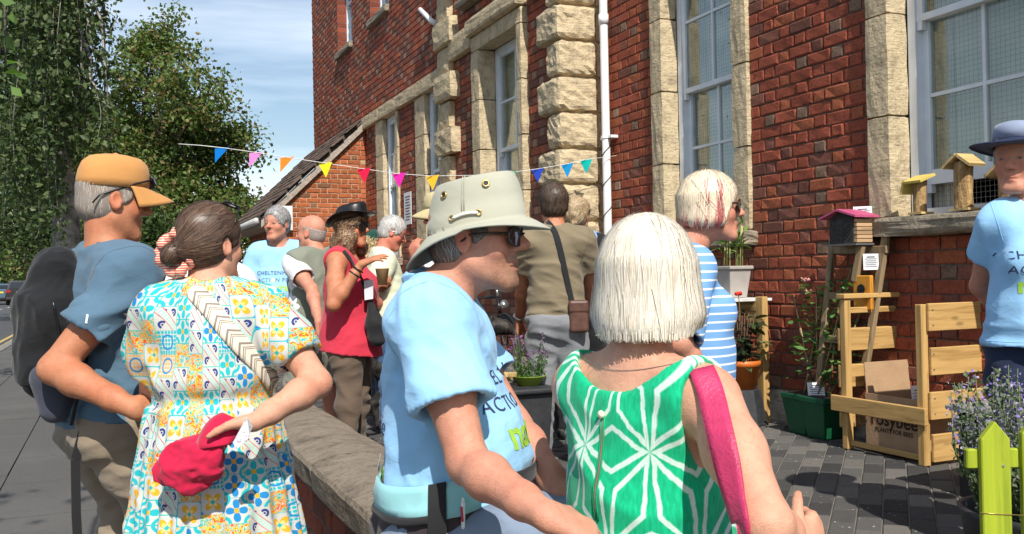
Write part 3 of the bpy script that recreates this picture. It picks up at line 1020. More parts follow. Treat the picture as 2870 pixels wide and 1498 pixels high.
G1 = [(.105, .165, .038), (.075, .135, .03), (.14, .185, .05), (.18, .14, .05)]
G2 = [(.055, .095, .027), (.04, .075, .022), (.075, .115, .035)]
GB = [(.075, .115, .042), (.05, .085, .032), (.11, .145, .06)]
# rounded tree beyond the railings
c0 = at(480, 470, 22)
bl = []
for (px, py, rr_) in ((430, 300, 1.0), (530, 270, .95), (600, 350, .85), (640, 430, .7), (560, 430, 1.1), (450, 450, 1.2), (370, 400, 1.0), (640, 560, .75), (560, 560, 1.0), (460, 590, 1.1), (360, 560, 1.1), (300, 480, 1.0), (680, 610, .55), (400, 210, .7), (300, 330, .8)):
    p = at(px, py, 22+random.uniform(-1, 1)); bl.append(((p.x, p.y, p.z), (rr_, rr_, rr_*.8)))
for (px, py, rr_) in ((440, 95, .42), (470, 55, .30), (505, 140, .38), (420, 150, .5), (385, 110, .35)):
    p = at(px, py, 22); bl.append(((p.x, p.y, p.z), (rr_*1.1, rr_, rr_*.7)))
b_ = at(470, 900, 22)
tree('rounded green tree with browning leaf tips beyond the iron railings', (b_.x, b_.y, -.14), (b_.x+.1, b_.y, 3.2), bl, 40000, .115, G1, 31, .17, .20)
# darker trees behind it
bl = []
for (px, py, rr_) in ((60, 420, 2.4), (160, 520, 2.4), (60, 620, 1.8), (250, 600, 2.0), (130, 330, 2.0), (240, 470, 1.9), (330, 640, 1.6), (20, 280, 2.2), (420, 640, 1.5)):
    p = at(px, py, 34+random.uniform(-2, 2)); bl.append(((p.x, p.y, p.z), (rr_, rr_, rr_*.8)))
b_ = at(170, 880, 34)
tree('dark broad tree filling the left of the street', (b_.x, b_.y, -.2), (b_.x, b_.y, 3.5), bl, 19000, .21, G2, 32, .3, .42)
# weeping birch hanging over the pavement at the left
def birch(label, base, seed):
    rng = np.random.default_rng(seed)
    root = empty('weeping_birch', base, 0, label, 'tree')
    tm = MB(); tp = limb(tm, base, (base[0]-.3, base[1]+.2, 9.0), .15, .07, rng, 10, .04)
    P = []; T = []
    for i in range(250):
        px = 200-260*rng.random()**1.0+150*rng.random(); py = rng.uniform(-420, 330)
        Z = rng.uniform(8.2, 10.8)
        p = np.array(at(px, py, Z))
        if i % 6 == 0: limb(tm, tp[min(9, 4+int(rng.integers(6)))], p, .025, .008, rng, 6, .1)
        L = rng.uniform(.5, 1.5) if px < 170 else rng.uniform(.3, .9)
        if px > 240: L *= .6
        tm.tube([p+np.array([.03*math.sin(t*4+i), .03*math.cos(t*3+i), -L*t]) for t in np.linspace(0, 1, 6)], [.004, .003, .003, .002, .002, .001], 4)
        k = int(L*105)
        t = rng.random(k)
        sp = .035+.06*(1-np.abs(2*t-1))
        P.append(np.stack([p[0]+.03*np.sin(t*4+i)+rng.normal(0, 1, k)*sp, p[1]+.03*np.cos(t*3+i)+rng.normal(0, 1, k)*sp, p[2]-L*t], 1))
    for i in range(30):          # denser mass behind
        px = rng.uniform(-150, 170); py = rng.uniform(-350, 520); p = np.array(at(px, py, rng.uniform(9.5, 11.5)))
        k = 260; P.append(p+rng.normal(0, 1, (k, 3))*np.array([.22, .22, .30]))
    P = np.concatenate(P)
    V, F, C = leaves(P, .062, rng, GB, .0, .75)
    tm.build('trunk', plain('birch_bark', (.30, .28, .25), .9, .5, 9, .01, 40), root, True)
    o = link('crown', np_mesh('crown', V, F, M_LEAF, False, C), root); o['kind'] = 'stuff'
bb0 = at(205, 900, 9.8)
birch('weeping birch with small hanging leaves over the pavement', (bb0.x, bb0.y, -.12), 41)
# nearer lime bough at the top left corner and the crown that dapples the pavement, its trunk behind the camera
def near_tree():
    rng = np.random.default_rng(43)
    root = empty('lime_tree', (-1.55, -3.4, -.12), 0, 'lime tree whose big pale leaves hang in at the top left', 'tree')
    tm = MB(); tp = limb(tm, (-1.55, -3.4, -.12), (-1.6, -3.2, 4.6), .16, .1, rng, 9, .04)
    P = []
    for i in range(26):
        q = np.array([rng.uniform(-4.4, -1.45), rng.uniform(-4.2, .6), rng.uniform(3.8, 5.6)])
        limb(tm, tp[8], q, .04, .01, rng, 5, .1)
        P.append(q+rng.normal(0, 1, (120, 3))*np.array([.30, .30, .2]))
    e = np.array(at(10, -60, 3.2)); limb(tm, tp[7], e+np.array([0, 0, .2]), .03, .008, rng, 8, .05)
    big = []
    for (px, py) in ((15, 20), (35, 55), (5, 70), (20, 200), (38, 240), (8, 225), (30, 262), (12, 120), (45, 30)): big.append(at(px, py-20, 3.2+rng.uniform(-.15, .15)))
    tm.tube([e, np.array(at(14, 60, 3.2)), np.array(at(16, 190, 3.2))], [.006, .004, .002], 5)
    V, F, C = leaves(np.concatenate(P), .11, rng, [(.10, .19, .04), (.08, .15, .03)], .2, .85)
    V2, F2, C2 = leaves(np.array([tuple(b) for b in big]), .055, rng, [(.12, .22, .05), (.10, .18, .04)], .0, .75)
    tm.build('trunk', M_BARK, root, True)
    o = link('crown', np_mesh('crown', np.concatenate([V, V2]), np.concatenate([F, F2+len(V)]), M_LEAF, False, np.concatenate([C, C2])), root); o['kind'] = 'stuff'
near_tree()
# far trees down the street
for i, (px, py, Z, r) in enumerate(((18, 730, 95, 3.5), (120, 700, 80, 4.0), (-60, 640, 90, 6.0))):
    p = at(px, py, Z); b2 = at(px, 830, Z)
    tree(['small far tree at the end of the street', 'far bushy tree behind the parked black car', 'far tall tree at the left end of the street'][i], (b2.x, b2.y, -.3), (b2.x, b2.y, p.z), [((p.x, p.y, p.z), (r, r, r*.8)), ((p.x+r*.5, p.y, p.z-r*.5), (r*.7, r*.7, r*.6))], 2600, .5, G1, 60+i, .3, .8, 'far_tree')
# hedge mass along the boundary
def shrub(name, label, centers, r, n, size, cols, seed, base):
    rng = np.random.default_rng(seed); root = empty(name, base, 0, label, 'shrub')
    P = np.concatenate([np.array(c)+rng.normal(0, 1, (n, 3))*np.array(r) for c in centers]); P[:, 2] = np.maximum(P[:, 2], base[2]+.03)
    V, F, C = leaves(P, size, rng, cols); tm = MB()
    for c in centers: limb(tm, base, c, .03, .008, rng, 5, .1)
    tm.build('stem', M_BARK, root, True); o = link('foliage', np_mesh('foliage', V, F, M_LEAF, False, C), root); o['kind'] = 'stuff'
p = at(640, 700, 20)
shrub('shrub', 'leafy shrub between the railings and the outhouse', [tuple(at(x, y, 20)) for x, y in ((655, 650), (690, 690), (640, 700), (610, 680))], (.25, .25, .25), 700, .10, G1, 71, (p.x, p.y, -.14))
p = at(380, 690, 18)
shrub('shrub', 'dark shrub below the big tree beside the stone pier', [tuple(at(x, y, 18)) for x, y in ((360, 660), (400, 650), (340, 720), (420, 690), (300, 700), (260, 690))], (.3, .3, .35), 1200, .10, G2, 72, (p.x, p.y, -.14))

# ---- iron railings on the boundary, with a stone pier
rl = empty('iron_railings', (.85, 12, -.12), 0, 'black spiked iron railings behind the golden fan ornament', 'railings')
rb = MB(); rb.bx((.83, 10.5, .25), (.87, 16.0, .29)); rb.bx((.83, 10.5, 1.55), (.87, 16.0, 1.59)); rb.build('rail', M_IRON, rl)
pk_ = MB(); pk_.lathe([(.011, 0), (.011, 1.75), (.022, 1.78), (.012, 1.84), (.001, 1.95)], (0, 0, 0), 6); pkm = pk_.mesh('railing_bar', M_IRON)
for i in range(44):
    o = bpy.data.objects.new('railing_bar', pkm); COL.objects.link(o); o.parent = rl; o.location = (0, -1.4+i*.125, 0)
pr = empty('stone_pier', (.95, 10.2, -.12), 0, 'square stone gate pier with moulded cap beside the railings', 'pier')
stone_block('shaft', (.77, 10.02, -.12), (1.13, 10.38, 1.45), M_PLINTH, pr, .004, 4, 1, .01)
stone_block('cap', (.70, 9.95, 1.452), (1.20, 10.45, 1.56), M_PLINTH, pr, .004, 3, 2, .02)
stone_block('finial', (.84, 10.09, 1.562), (1.06, 10.31, 1.72), M_PLINTH, pr, .004, 3, 3, .06)
rl2 = empty('iron_railings', (1.9, 19, -.12), 0, 'short black iron railings in front of the white building by the outhouse', 'railings')
p = at(690, 790, 19); q_ = at(712, 790, 19)
rb = MB(); rb.bar((p.x-.5, p.y, .15), (q_.x+.4, q_.y, .15), .03, .03); rb.bar((p.x-.5, p.y, 1.25), (q_.x+.4, q_.y, 1.25), .03, .03); rb.build('rail', M_IRON, rl2)
for i in range(12):
    o = bpy.data.objects.new('railing_bar', pkm); COL.objects.link(o); o.parent = rl2; o.location = (p.x-.5+i*.10-1.9, p.y-19, -.1); o.scale = (1.2, 1.2, .82)

# ---- far buildings
def house(name, label, cpx, Z, w_, d_, h, col, rows, cols_, pitch=.0, basez=-.3, roofc=(.12, .11, .11)):
    c = at(cpx, 800, Z); x0, y0 = c.x-w_/2, c.y
    root = empty(name, (c.x, c.y, basez), 0, label, 'building')
    M_W = plain('render_'+name, col, .85, .05, 2)
    b = MB(); b.bx((x0, y0, basez), (x0+w_, y0+d_, h)); b.build('wall', M_W, root)
    b = MB(); b.prism([(x0-.3, h), (x0+w_+.3, h), (x0+w_/2, h+pitch+.2)], (0, y0-.3, 0), (1, 0, 0), (0, 0, 1), (0, d_+.6, 0)); b.build('roof', plain('slate_'+name, roofc, .8), root)
    for i in range(cols_):
        for j in range(rows):
            wx = x0+w_*(i+.5)/cols_; wz = 1.2+(h-1.5)*j/max(1, rows)
            b = MB(); b.bx((wx-.5, y0-.06, wz), (wx+.5, y0+.02, wz+1.5)); wn_ = b.build('window', M_WHITE, root)
            b = MB(); b.bx((wx-.42, y0-.08, wz+.08), (wx+.42, y0-.061, wz+1.42)); b.build('pane', plain('dark_pane', (.05, .06, .07), .1), wn_)
            # windows on the street side too
            yy = y0+d_*(i+.5)/cols_
            b = MB(); b.bx((x0+w_-.02, yy-.5, wz), (x0+w_+.06, yy+.5, wz+1.5)); wn_ = b.build('window', M_WHITE, root)
            b = MB(); b.bx((x0+w_+.061, yy-.42, wz+.08), (x0+w_+.08, yy+.42, wz+1.42)); b.build('pane', plain('dark_pane2', (.05, .06, .07), .1), wn_)
    return root
house('white_house', 'white rendered house far down the left of the street', 82, 105, 4.5, 8, 3.4, (.72, .70, .64), 2, 2, .8)
house('blue_house', 'pale blue-white house far away beside the white one', 40, 118, 5.0, 8, 3.2, (.45, .50, .60), 2, 2, .6)
house('white_block', 'plain white building seen in the gap beside the outhouse', 640, 32, 7.0, 6, 2.9, (.76, .76, .74), 1, 3, .4)

# ---- cars
def car(label, px, Z, col, suv=True, back=True):
    c = at(px, 848, Z); L, W, Hh = 4.5, 1.85, 1.62 if suv else 1.45
    g = -.225
    root = empty('parked_car', (c.x, c.y, g), 0, label, 'car')
    M_P = plain('car_paint', col, .18, .03, 3, spec=.6, Coat_Weight=.8)
    M_G = plain('car_glass', (.02, .022, .025), .05, .05, 3, spec=.8)
    # body of stacked cross-sections along y (rear faces the camera)
    prof = [(0.0, .42, 1.02, .84, .80), (.06, .30, 1.06, .90, .84), (.5, .24, 1.05, .925, .86), (2.2, .22, 1.02, .925, .88), (3.6, .24, .98, .92, .86), (4.3, .3, .86, .86, .76), (4.5, .42, .74, .76, .66)]
    V = []; F = []
    for (y, z0, z1, wb_, wt) in prof:
        for (x, z) in ((-wb_*.9, z0), (-wb_, z0+.18), (-wb_, (z0+z1)/2), (-wt, z1), (wt, z1), (wb_, (z0+z1)/2), (wb_, z0+.18), (wb_*.9, z0)):
            V.append((c.x+x, c.y+y, g+z))
    n = 8
    for i in range(len(prof)-1):
        for j in range(n): F.append((i*n+j, i*n+(j+1) % n, (i+1)*n+(j+1) % n, (i+1)*n+j))
    F += [tuple(range(n-1, -1, -1)), tuple(range((len(prof)-1)*n, len(prof)*n))]
    link('body', np_mesh('body', V, F, M_P, False), root)
    cab = [(.10, 1.03, .80), (.42, Hh-.06, .66), (.9, Hh, .64), (2.0, Hh-.02, .64), (2.9, 1.0, .80)]
    V = []; F = []
    for (y, z, w_) in cab:
        for x in (-w_, w_): V.append((c.x+x, c.y+y, g+z))
        for x in (-.82, .82): V.append((c.x+x, c.y+y, g+1.0))
    for i in range(len(cab)-1):
        a = i*4; b = a+4
        F += [(a, a+1, b+1, b), (a+2, a, b, b+2), (a+1, a+3, b+3, b+1)]
    V = np.array(V); link('cabin', np_mesh('cabin', V, F, M_P, False), root)
    gl = MB(); gl.add([(c.x-.68, c.y+.10, g+1.08), (c.x+.68, c.y+.10, g+1.08), (c.x+.58, c.y+.36, g+Hh-.12), (c.x-.58, c.y+.36, g+Hh-.12)], [(0, 1, 2, 3)]); gl.v[0][:, 1] -= .03; gl.build('rear_window', M_G, root)
    for s_ in (-1, 1):
        gl = MB(); gl.add([(c.x+s_*.815, c.y+.6, g+1.06), (c.x+s_*.815, c.y+2.6, g+1.06), (c.x+s_*.68, c.y+2.0, g+Hh-.1), (c.x+s_*.68, c.y+.8, g+Hh-.08)], [(0, 1, 2, 3), (3, 2, 1, 0)]); gl.build('side_window', M_G, root)
        li = MB(); li.bx((c.x+s_*.72-.14, c.y-.03, g+.84), (c.x+s_*.72+.14, c.y+.06, g+1.0)); li.build('tail_light', plain('red_lens', (.35, .02, .02), .2), root)
        for yy in (.85, 3.6):
            wh = MB(); wh.lathe([(.20, -.11), (.33, -.10), (.34, 0), (.33, .10), (.20, .11)], (c.x+s_*.82, c.y+yy, g+.34), 20, rotm(0, math.pi/2, 0)); wo = wh.build('wheel', plain('tyre', (.02, .02, .02), .9), root, True)
            wr_ = MB(); wr_.lathe([(.001, s_*.118), (.19, s_*.112)], (c.x+s_*.82, c.y+yy, g+.34), 16, rotm(0, math.pi/2, 0)); wr_.build('rim', M_PIPE, wo, True)
    nb = MB(); nb.bx((c.x-.26, c.y-.035, g+.78), (c.x+.26, c.y-.02, g+.89)); nb.build('number_plate', plain('yellow_plate', (.75, .58, .05), .5), root)
    bu = MB(); bu.bx((c.x-.86, c.y-.05, g+.34), (c.x+.86, c.y+.1, g+.52)); bevel(bu.build('bumper', plain('black_bumper', (.02, .02, .02), .6), root), .04, 2)
    return root
car('black car parked far down the street with yellow rear plate', 58, 62, (.012, .012, .014))
car('blue-grey car at the far left edge of the street', -2, 64, (.06, .12, .18), False)

# ---- brass sunburst ornament and the grey carrier by the pavement
C_ = at(497, 792, 5.9)
sb = empty('sunburst_ornament', (C_.x, C_.y, -.12), 0, 'golden half-wheel sunburst ornament between the two people at left', 'ornament')
M_BR = plain('dull_brass', (.42, .33, .16), .42, .2, 40, metal=.7)
def op(r, a, o=0.0):
    v = np.array(C_)+np.array(RGT)*r*math.cos(a)+np.array(UPV)*r*math.sin(a)+np.array(FWD)*o
    return v
b = MB(); b.tube([op(.245, a) for a in np.linspace(0, math.pi, 25)], .006, 8); b.build('rim', M_BR, sb, True)
b = MB(); V = [op(0, 0)]+[op(.075, a) for a in np.linspace(0, math.pi, 17)]; V2 = [v+np.array(FWD)*.01 for v in V]
b.add(V+V2, [(0, i+1, i+2) for i in range(16)]+[(18, 18+i+2, 18+i+1) for i in range(16)]); b.build('hub', M_BR, sb)
for k in range(9):
    a = math.pi*(k+.5)/9; b = MB(); w_ = .10 if k % 2 == 0 else .07
    V = [op(.07, a-.10), op(.07, a+.10), op(.238, a+w_), op(.238, a-w_)]; V2 = [v+np.array(FWD)*.006 for v in V]
    b.add(V+V2, [(0, 3, 2, 1), (4, 5, 6, 7), (0, 1, 5, 4), (1, 2, 6, 5), (2, 3, 7, 6), (3, 0, 4, 7)]); b.build('ray', M_BR, sb)
for k in range(8):
    a = math.pi*(k+1)/9; b = MB(); b.tube([op(.17, a), op(.235, a)], .006, 6); b.tube([op(.19, a-.05), op(.19, a+.05)], .005, 6); b.build('letter_bar', M_IRON, sb)
b = MB(); b.tube([op(0, 0), np.array((C_.x, C_.y, -.12))], .02, 8); b.build('post', M_IRON, sb)
f = None
gb = at(478, 815, 4.9)
bm = MB(); bm.bx((gb.x-.11, gb.y-.06, gb.z-.10), (gb.x+.11, gb.y+.06, gb.z+.08), None, rotm(0, .45, .2)); bm2 = bm.build('tool_case', plain('grey_webbing_case', (.12, .125, .13), .8, .3, 40)); bevel(bm2, .03, 3)
tag(bm2, 'grey fabric case with dark trim held behind the slate blue t-shirt', 'case')

# ---- bunting
s0 = Vector((pxx, py_, 2.10)); s1 = at(505, 402, 7.0)
pts = []
ctrl = [(1735, 436, None), (1640, 448), (1590, 460), (1507, 474), (1430, 484), (1330, 492), (1213, 494), (1118, 488), (1020, 474), (912, 458), (806, 442), (718, 428), (625, 415), (560, 408), (500, 404)]
def zdep(px): 
    t = (px-505)/(1735-505); return 7.0+((s0-CAMP).dot(FWD)-7.0)*max(0, t)**1.6
for c in ctrl: pts.append(np.array(at(c[0], c[1], zdep(c[0]))))
bt_ = empty('bunting', tuple(pts[0]), 0, 'string of small bright triangular flags across the yard', 'bunting')
b = MB(); b.tube(np.array(pts), .0028, 6); b.build('string', plain('white_string', (.75, .73, .7), .8), bt_, True)
FL = [(622, 415, (.0, .18, .60), .7), (718, 428, (.72, .25, .60), .7), (805, 441, (.85, .24, .02), .6), (912, 457, (.85, .72, .02), .25), (1020, 473, (.72, .01, .06), 0), (1118, 486, (.75, .02, .35), .0), (1212, 493, (.85, .50, .03), .0), (1430, 484, (.0, .40, .20), .0), (1507, 474, (.02, .06, .45), -.1), (1590, 460, (.01, .28, .62), -.1), (1643, 449, (.0, .45, .40), -.1)]
for (px, py, c, tw) in FL:
    Z = zdep(px); o_ = np.array(at(px, py, Z)); wd = (38 if px < 1400 else 35)*Z/FPX; hh = (41 if px < 1400 else 38)*Z/FPX
    dx = np.array(RGT)*math.cos(tw*.5)+np.array(FWD)*math.sin(tw*.5)
    sl = -.14 if px < 1200 else .17
    dn = np.array([0, 0, -1.0])+dx*(-.25 if tw > .5 else 0)+np.array(FWD)*.12
    dx = dx+np.array([0, 0, sl*-1.0 if px < 1200 else -sl*-1])*1.0
    A = o_-dx*wd/2; B = o_+dx*wd/2; Cc = o_+dn*hh-dx*(wd*.28 if tw > .5 else 0)
    nn = np.array(FWD)*.0015
    b = MB(); b.add([A, B, Cc, A+nn, B+nn, Cc+nn], [(0, 2, 1), (3, 4, 5), (0, 1, 4, 3), (1, 2, 5, 4), (2, 0, 3, 5)])
    b.build('flag', cloth('flag_felt', c, .002, 400), bt_)
# ================================================================ FIGURES: distance fields -> one continuous skin
class Field:
    def __init__(s, lo, hi, vox):
        s.lo = np.array(lo, np.float64); s.vox = vox
        s.n = np.ceil((np.array(hi)-s.lo)/vox).astype(int)+1
        s.d = np.full(s.n, 9.0, np.float32)
    def grid(s, lo, hi):
        i0 = np.maximum(0, np.floor((np.asarray(lo)-s.lo)/s.vox).astype(int))
        i1 = np.minimum(s.n, np.ceil((np.asarray(hi)-s.lo)/s.vox).astype(int)+1)
        if np.any(i1 <= i0): return None
        sl = tuple(slice(a, b) for a, b in zip(i0, i1))
        ax = [(np.arange(a, b)*s.vox+l).astype(np.float32) for a, b, l in zip(i0, i1, s.lo)]
        return sl, ax[0][:, None, None], ax[1][None, :, None], ax[2][None, None, :]
    def comb(s, sl, dn, k, op):
        d = s.d[sl]
        if op == 'u':
            if k > 0:
                h = np.maximum(k-np.abs(d-dn), 0)/k
                s.d[sl] = np.minimum(d, dn)-h*h*k*0.25
            else: s.d[sl] = np.minimum(d, dn)
        elif op == 's':
            if k > 0:
                h = np.maximum(k-np.abs(d+dn), 0)/k
                s.d[sl] = np.maximum(d, -dn)+h*h*k*0.25
            else: s.d[sl] = np.maximum(d, -dn)
    def fin(s, g, dn, k, op, clip, x, y, z):
        if clip:
            for (p, n) in clip:
                n = np.asarray(n, float); n = n/np.linalg.norm(n)
                dn = np.maximum(dn, (x-p[0])*n[0]+(y-p[1])*n[1]+(z-p[2])*n[2])
        s.comb(g, dn, k, op)
    def rc(s, a, b, ra, rb, k=0.03, op='u', clip=None, fl=None):
        a = np.array(a, float); b = np.array(b, float)
        pad = max(ra, rb)+k+3*s.vox
        G = s.grid(np.minimum(a, b)-pad, np.maximum(a, b)+pad)
        if G is None: return s
        sl, x, y, z = G
        ba = b-a; L2 = float(ba@ba)+1e-12
        px, py, pz = x-a[0], y-a[1], z-a[2]
        t = np.clip((px*ba[0]+py*ba[1]+pz*ba[2])/L2, 0, 1)
        dx, dy, dz = px-t*ba[0], py-t*ba[1], pz-t*ba[2]
        if fl is not None:                        # flattened cross-section: fl=(axis, factor>1)
            ax_, q = np.asarray(fl[0], float), fl[1]
            m_ = (dx*ax_[0]+dy*ax_[1]+dz*ax_[2])*(q-1)
            dx, dy, dz = dx+m_*ax_[0], dy+m_*ax_[1], dz+m_*ax_[2]
        dn = np.sqrt(dx*dx+dy*dy+dz*dz)-(ra+(rb-ra)*t)
        s.fin(sl, dn, k, op, clip, x, y, z); return s
    def chain(s, pts, rs, k=0.03, op='u', **kw):
        for i in range(len(pts)-1): s.rc(pts[i], pts[i+1], rs[i], rs[i+1], k, op, **kw)
        return s
    def ell(s, c, r, k=0.03, op='u', R=None, clip=None):
        c = np.array(c, float); r = np.array(r, float)
        pad = r.max()+k+3*s.vox
        G = s.grid(c-pad, c+pad)
        if G is None: return s
        sl, x, y, z = G
        X, Y, Z_ = x-c[0], y-c[1], z-c[2]
        if R is not None:
            R = np.asarray(R)
            X, Y, Z_ = X*R[0, 0]+Y*R[1, 0]+Z_*R[2, 0], X*R[0, 1]+Y*R[1, 1]+Z_*R[2, 1], X*R[0, 2]+Y*R[1, 2]+Z_*R[2, 2]
        k0 = np.sqrt((X/r[0])**2+(Y/r[1])**2+(Z_/r[2])**2)
        k1 = np.sqrt((X/r[0]**2)**2+(Y/r[1]**2)**2+(Z_/r[2]**2)**2)+1e-9
        s.fin(sl, k0*(k0-1)/k1, k, op, clip, x, y, z); return s
    def fn(s, lo, hi, f, k=0.0, op='u', clip=None):
        G = s.grid(lo, hi)
        if G is None: return s
        sl, x, y, z = G
        s.fin(sl, f(x, y, z).astype(np.float32), k, op, clip, x, y, z); return s
    def cut(s, p, n):
        n = np.asarray(n, float); n = n/np.linalg.norm(n)
        sl, x, y, z = s.grid(s.lo, s.lo+(s.n-1)*s.vox)
        s.d = np.maximum(s.d, (x-p[0])*n[0]+(y-p[1])*n[1]+(z-p[2])*n[2]).astype(np.float32); return s
    def mesh(s):
        d = s.d
        d[0], d[-1], d[:, 0], d[:, -1], d[:, :, 0], d[:, :, -1] = [np.maximum(q, s.vox*.5) for q in (d[0], d[-1], d[:, 0], d[:, -1], d[:, :, 0], d[:, :, -1])]
        sg = d < 0
        c = np.zeros(tuple(np.array(d.shape)-1), np.uint8)
        for a in (0, 1):
            for b in (0, 1):
                for e in (0, 1):
                    c += sg[a:d.shape[0]-1+a, b:d.shape[1]-1+b, e:d.shape[2]-1+e]
        act = (c > 0) & (c < 8)
        I, J, K = np.nonzero(act)
        n = len(I)
        idx = np.full(c.shape, -1, np.int32); idx[I, J, K] = np.arange(n)
        acc = np.zeros((n, 3)); cnt = np.zeros(n)
        cor = [(a, b, e) for a in (0, 1) for b in (0, 1) for e in (0, 1)]
        for p in cor:
            for ax in range(3):
                if p[ax] == 1: continue
                q = list(p); q[ax] = 1
                da = d[I+p[0], J+p[1], K+p[2]]; db = d[I+q[0], J+q[1], K+q[2]]
                m_ = (da < 0) != (db < 0)
                t = np.where(m_, da/np.where(m_, da-db, 1), 0)
                pos = np.array(p, float)[None]+t[:, None]*np.eye(3)[ax][None]
                acc[m_] += pos[m_]; cnt[m_] += 1
        V = (np.stack([I, J, K], 1)+acc/cnt[:, None])*s.vox+s.lo
        Fs = []
        for ax in range(3):
            o1, o2 = [(1, 2), (2, 0), (0, 1)][ax]
            A = [slice(None)]*3; B = [slice(None)]*3
            A[ax] = slice(0, -1); B[ax] = slice(1, None)
            A[o1] = B[o1] = slice(1, -1); A[o2] = B[o2] = slice(1, -1)
            sa = sg[tuple(A)]; sb = sg[tuple(B)]
            for flip, mk in ((False, sa & ~sb), (True, ~sa & sb)):
                P = np.stack(np.nonzero(mk), 1)
                P[:, o1] += 1; P[:, o2] += 1
                q = []
                for (u, v) in ((-1, -1), (0, -1), (0, 0), (-1, 0)):
                    Q = P.copy(); Q[:, o1] += u; Q[:, o2] += v
                    q.append(idx[Q[:, 0], Q[:, 1], Q[:, 2]])
                q = np.stack(q, 1)
                if flip: q = q[:, ::-1]
                Fs.append(q)
        F = np.concatenate(Fs)
        F = F[(F >= 0).all(1)]
        return V, F

def vnormals(V, F):
    fn = np.cross(V[F[:, 2]]-V[F[:, 0]], V[F[:, 3]]-V[F[:, 1]])
    N = np.zeros_like(V)
    for i in range(4): np.add.at(N, F[:, i], fn)
    return N/(np.linalg.norm(N, axis=1)[:, None]+1e-12)

def smooth_mesh(V, F, it=2, lam=0.5):
    for _ in range(it):
        A = np.zeros_like(V); c = np.zeros(len(V))
        for i in range(4):
            a, b = F[:, i], F[:, (i+1) % 4]
            np.add.at(A, a, V[b]); np.add.at(A, b, V[a]); np.add.at(c, a, 1); np.add.at(c, b, 1)
        V = V+(A/np.maximum(c, 1)[:, None]-V)*lam
    return V

class SinNoise:
    """smooth pseudo-noise in -1..1, vectorised"""
    def __init__(s, seed, n=10):
        r = np.random.default_rng(seed)
        s.k = r.normal(0, 1, (n, 3)); s.k /= np.linalg.norm(s.k, axis=1)[:, None]; s.k *= r.uniform(.6, 1.8, n)[:, None]
        s.p = r.uniform(0, 6.28, n); s.w = np.zeros((n, 3)); s.q = r.normal(0, .8, (n, 3))
    def __call__(s, P):
        W = P+0.35*np.sin(P[:, [1, 2, 0]]*1.7+s.p[:3])
        return np.sin(W @ s.k.T*6.28+s.p).sum(1)/math.sqrt(len(s.p))*0.9

def folds(V, F, seed, amp, scale=(5, 5, 11), ridge=True, mask=None):
    N = vnormals(V, F)
    n = SinNoise(seed)(V*np.array(scale)*0.5)
    if ridge: n = 0.6-np.abs(n)*1.2
    a = amp*n
    if mask is not None: a = a*mask
    return V+N*a[:, None]

def ray_depth(S, px, py, L, near):
    """point on the view ray of pixel (px,py) at distance L from S"""
    r = (at(px, py, 1)-CAMP).normalized()
    b = (S-CAMP).dot(r)
    c = CAMP+r*b
    h2 = L*L-(c-S).length_squared
    h = math.sqrt(h2) if h2 > 0 else 0
    return c+r*(-h if near else h)

def nrm(v): v = np.array(v, float); return v/(np.linalg.norm(v)+1e-12)

# ---------------------------------------------------------------- skin and hair materials
def skin_mat():
    n = NT('skin'); p = n.coord('Object')
    k = n.noise(p, 45, 4, .6); k2 = n.noise(p, 9, 3)
    c = n.mix(1.0, n.attr('Col'), n.ramp(k, [(.3, (.88, .82, .80)), (.7, (1.06, 1.03, 1.02))]), 'MULTIPLY')
    c = n.mix(n.mul(n.step(k2, .45, .7), .5), c, n.mix(1.0, c, (1.0, .74, .68), 'MULTIPLY'))
    c = n.mix(n.mul(n.step(n.noise(p, 5, 2), .5, .7), .35), c, n.mix(1.0, c, (1.12, 1.16, 1.2), 'MULTIPLY'))
    fk = n.step(n.noise(p, 170, 2, .5), .60, .70)
    c = n.mix(n.mul(fk, n.mul(n.step(n.noise(p, 12, 2), .42, .6), .38)), c, n.mix(1.0, c, (.62, .48, .42), 'MULTIPLY'))
    nm = n.bump(n.noise(p, 420, 3, .6), .6, .002)
    nm = n.bump(n.noise(n.mapv(p, (60, 60, 160)), 1.0, 3, .6, .5), .3, .0025, nm)
    return n.done(c, .5, nm, .35, Subsurface_Weight=.10, Subsurface_Radius=(1, .35, .2), Subsurface_Scale=.006)
M_SKIN = skin_mat()
def hair_mat():
    n = NT('hair')
    isl = n.node('ShaderNodeNewGeometry').outputs['Random Per Island']
    c = n.mix(1.0, n.attr('Col'), n.ramp(isl, [(0, (.87, .86, .85)), (1, (1.06, 1.06, 1.06))]), 'MULTIPLY')
    return n.done(c, .42, None, .45, Anisotropic=.5)
M_HAIR = hair_mat()
M_BLACK = plain('black_plastic', (.012, .012, .013), .25, .1, 10)
def lens_mat():
    return plain('dark_lens', (.012, .010, .011), .06, .1, 10, spec=.6)
M_LENS = lens_mat()
M_GOLD = plain('brass', (.62, .43, .16), .35, .1, 30, metal=.9)
M_SILVER = plain('steel', (.6, .6, .6), .3, .1, 30, metal=.9)

SKIN_A = (.57, .275, .185)      # ruddy fair skin
SKIN_B = (.62, .335, .225)       # fair
SKIN_T = (.50, .215, .115)     # tanned

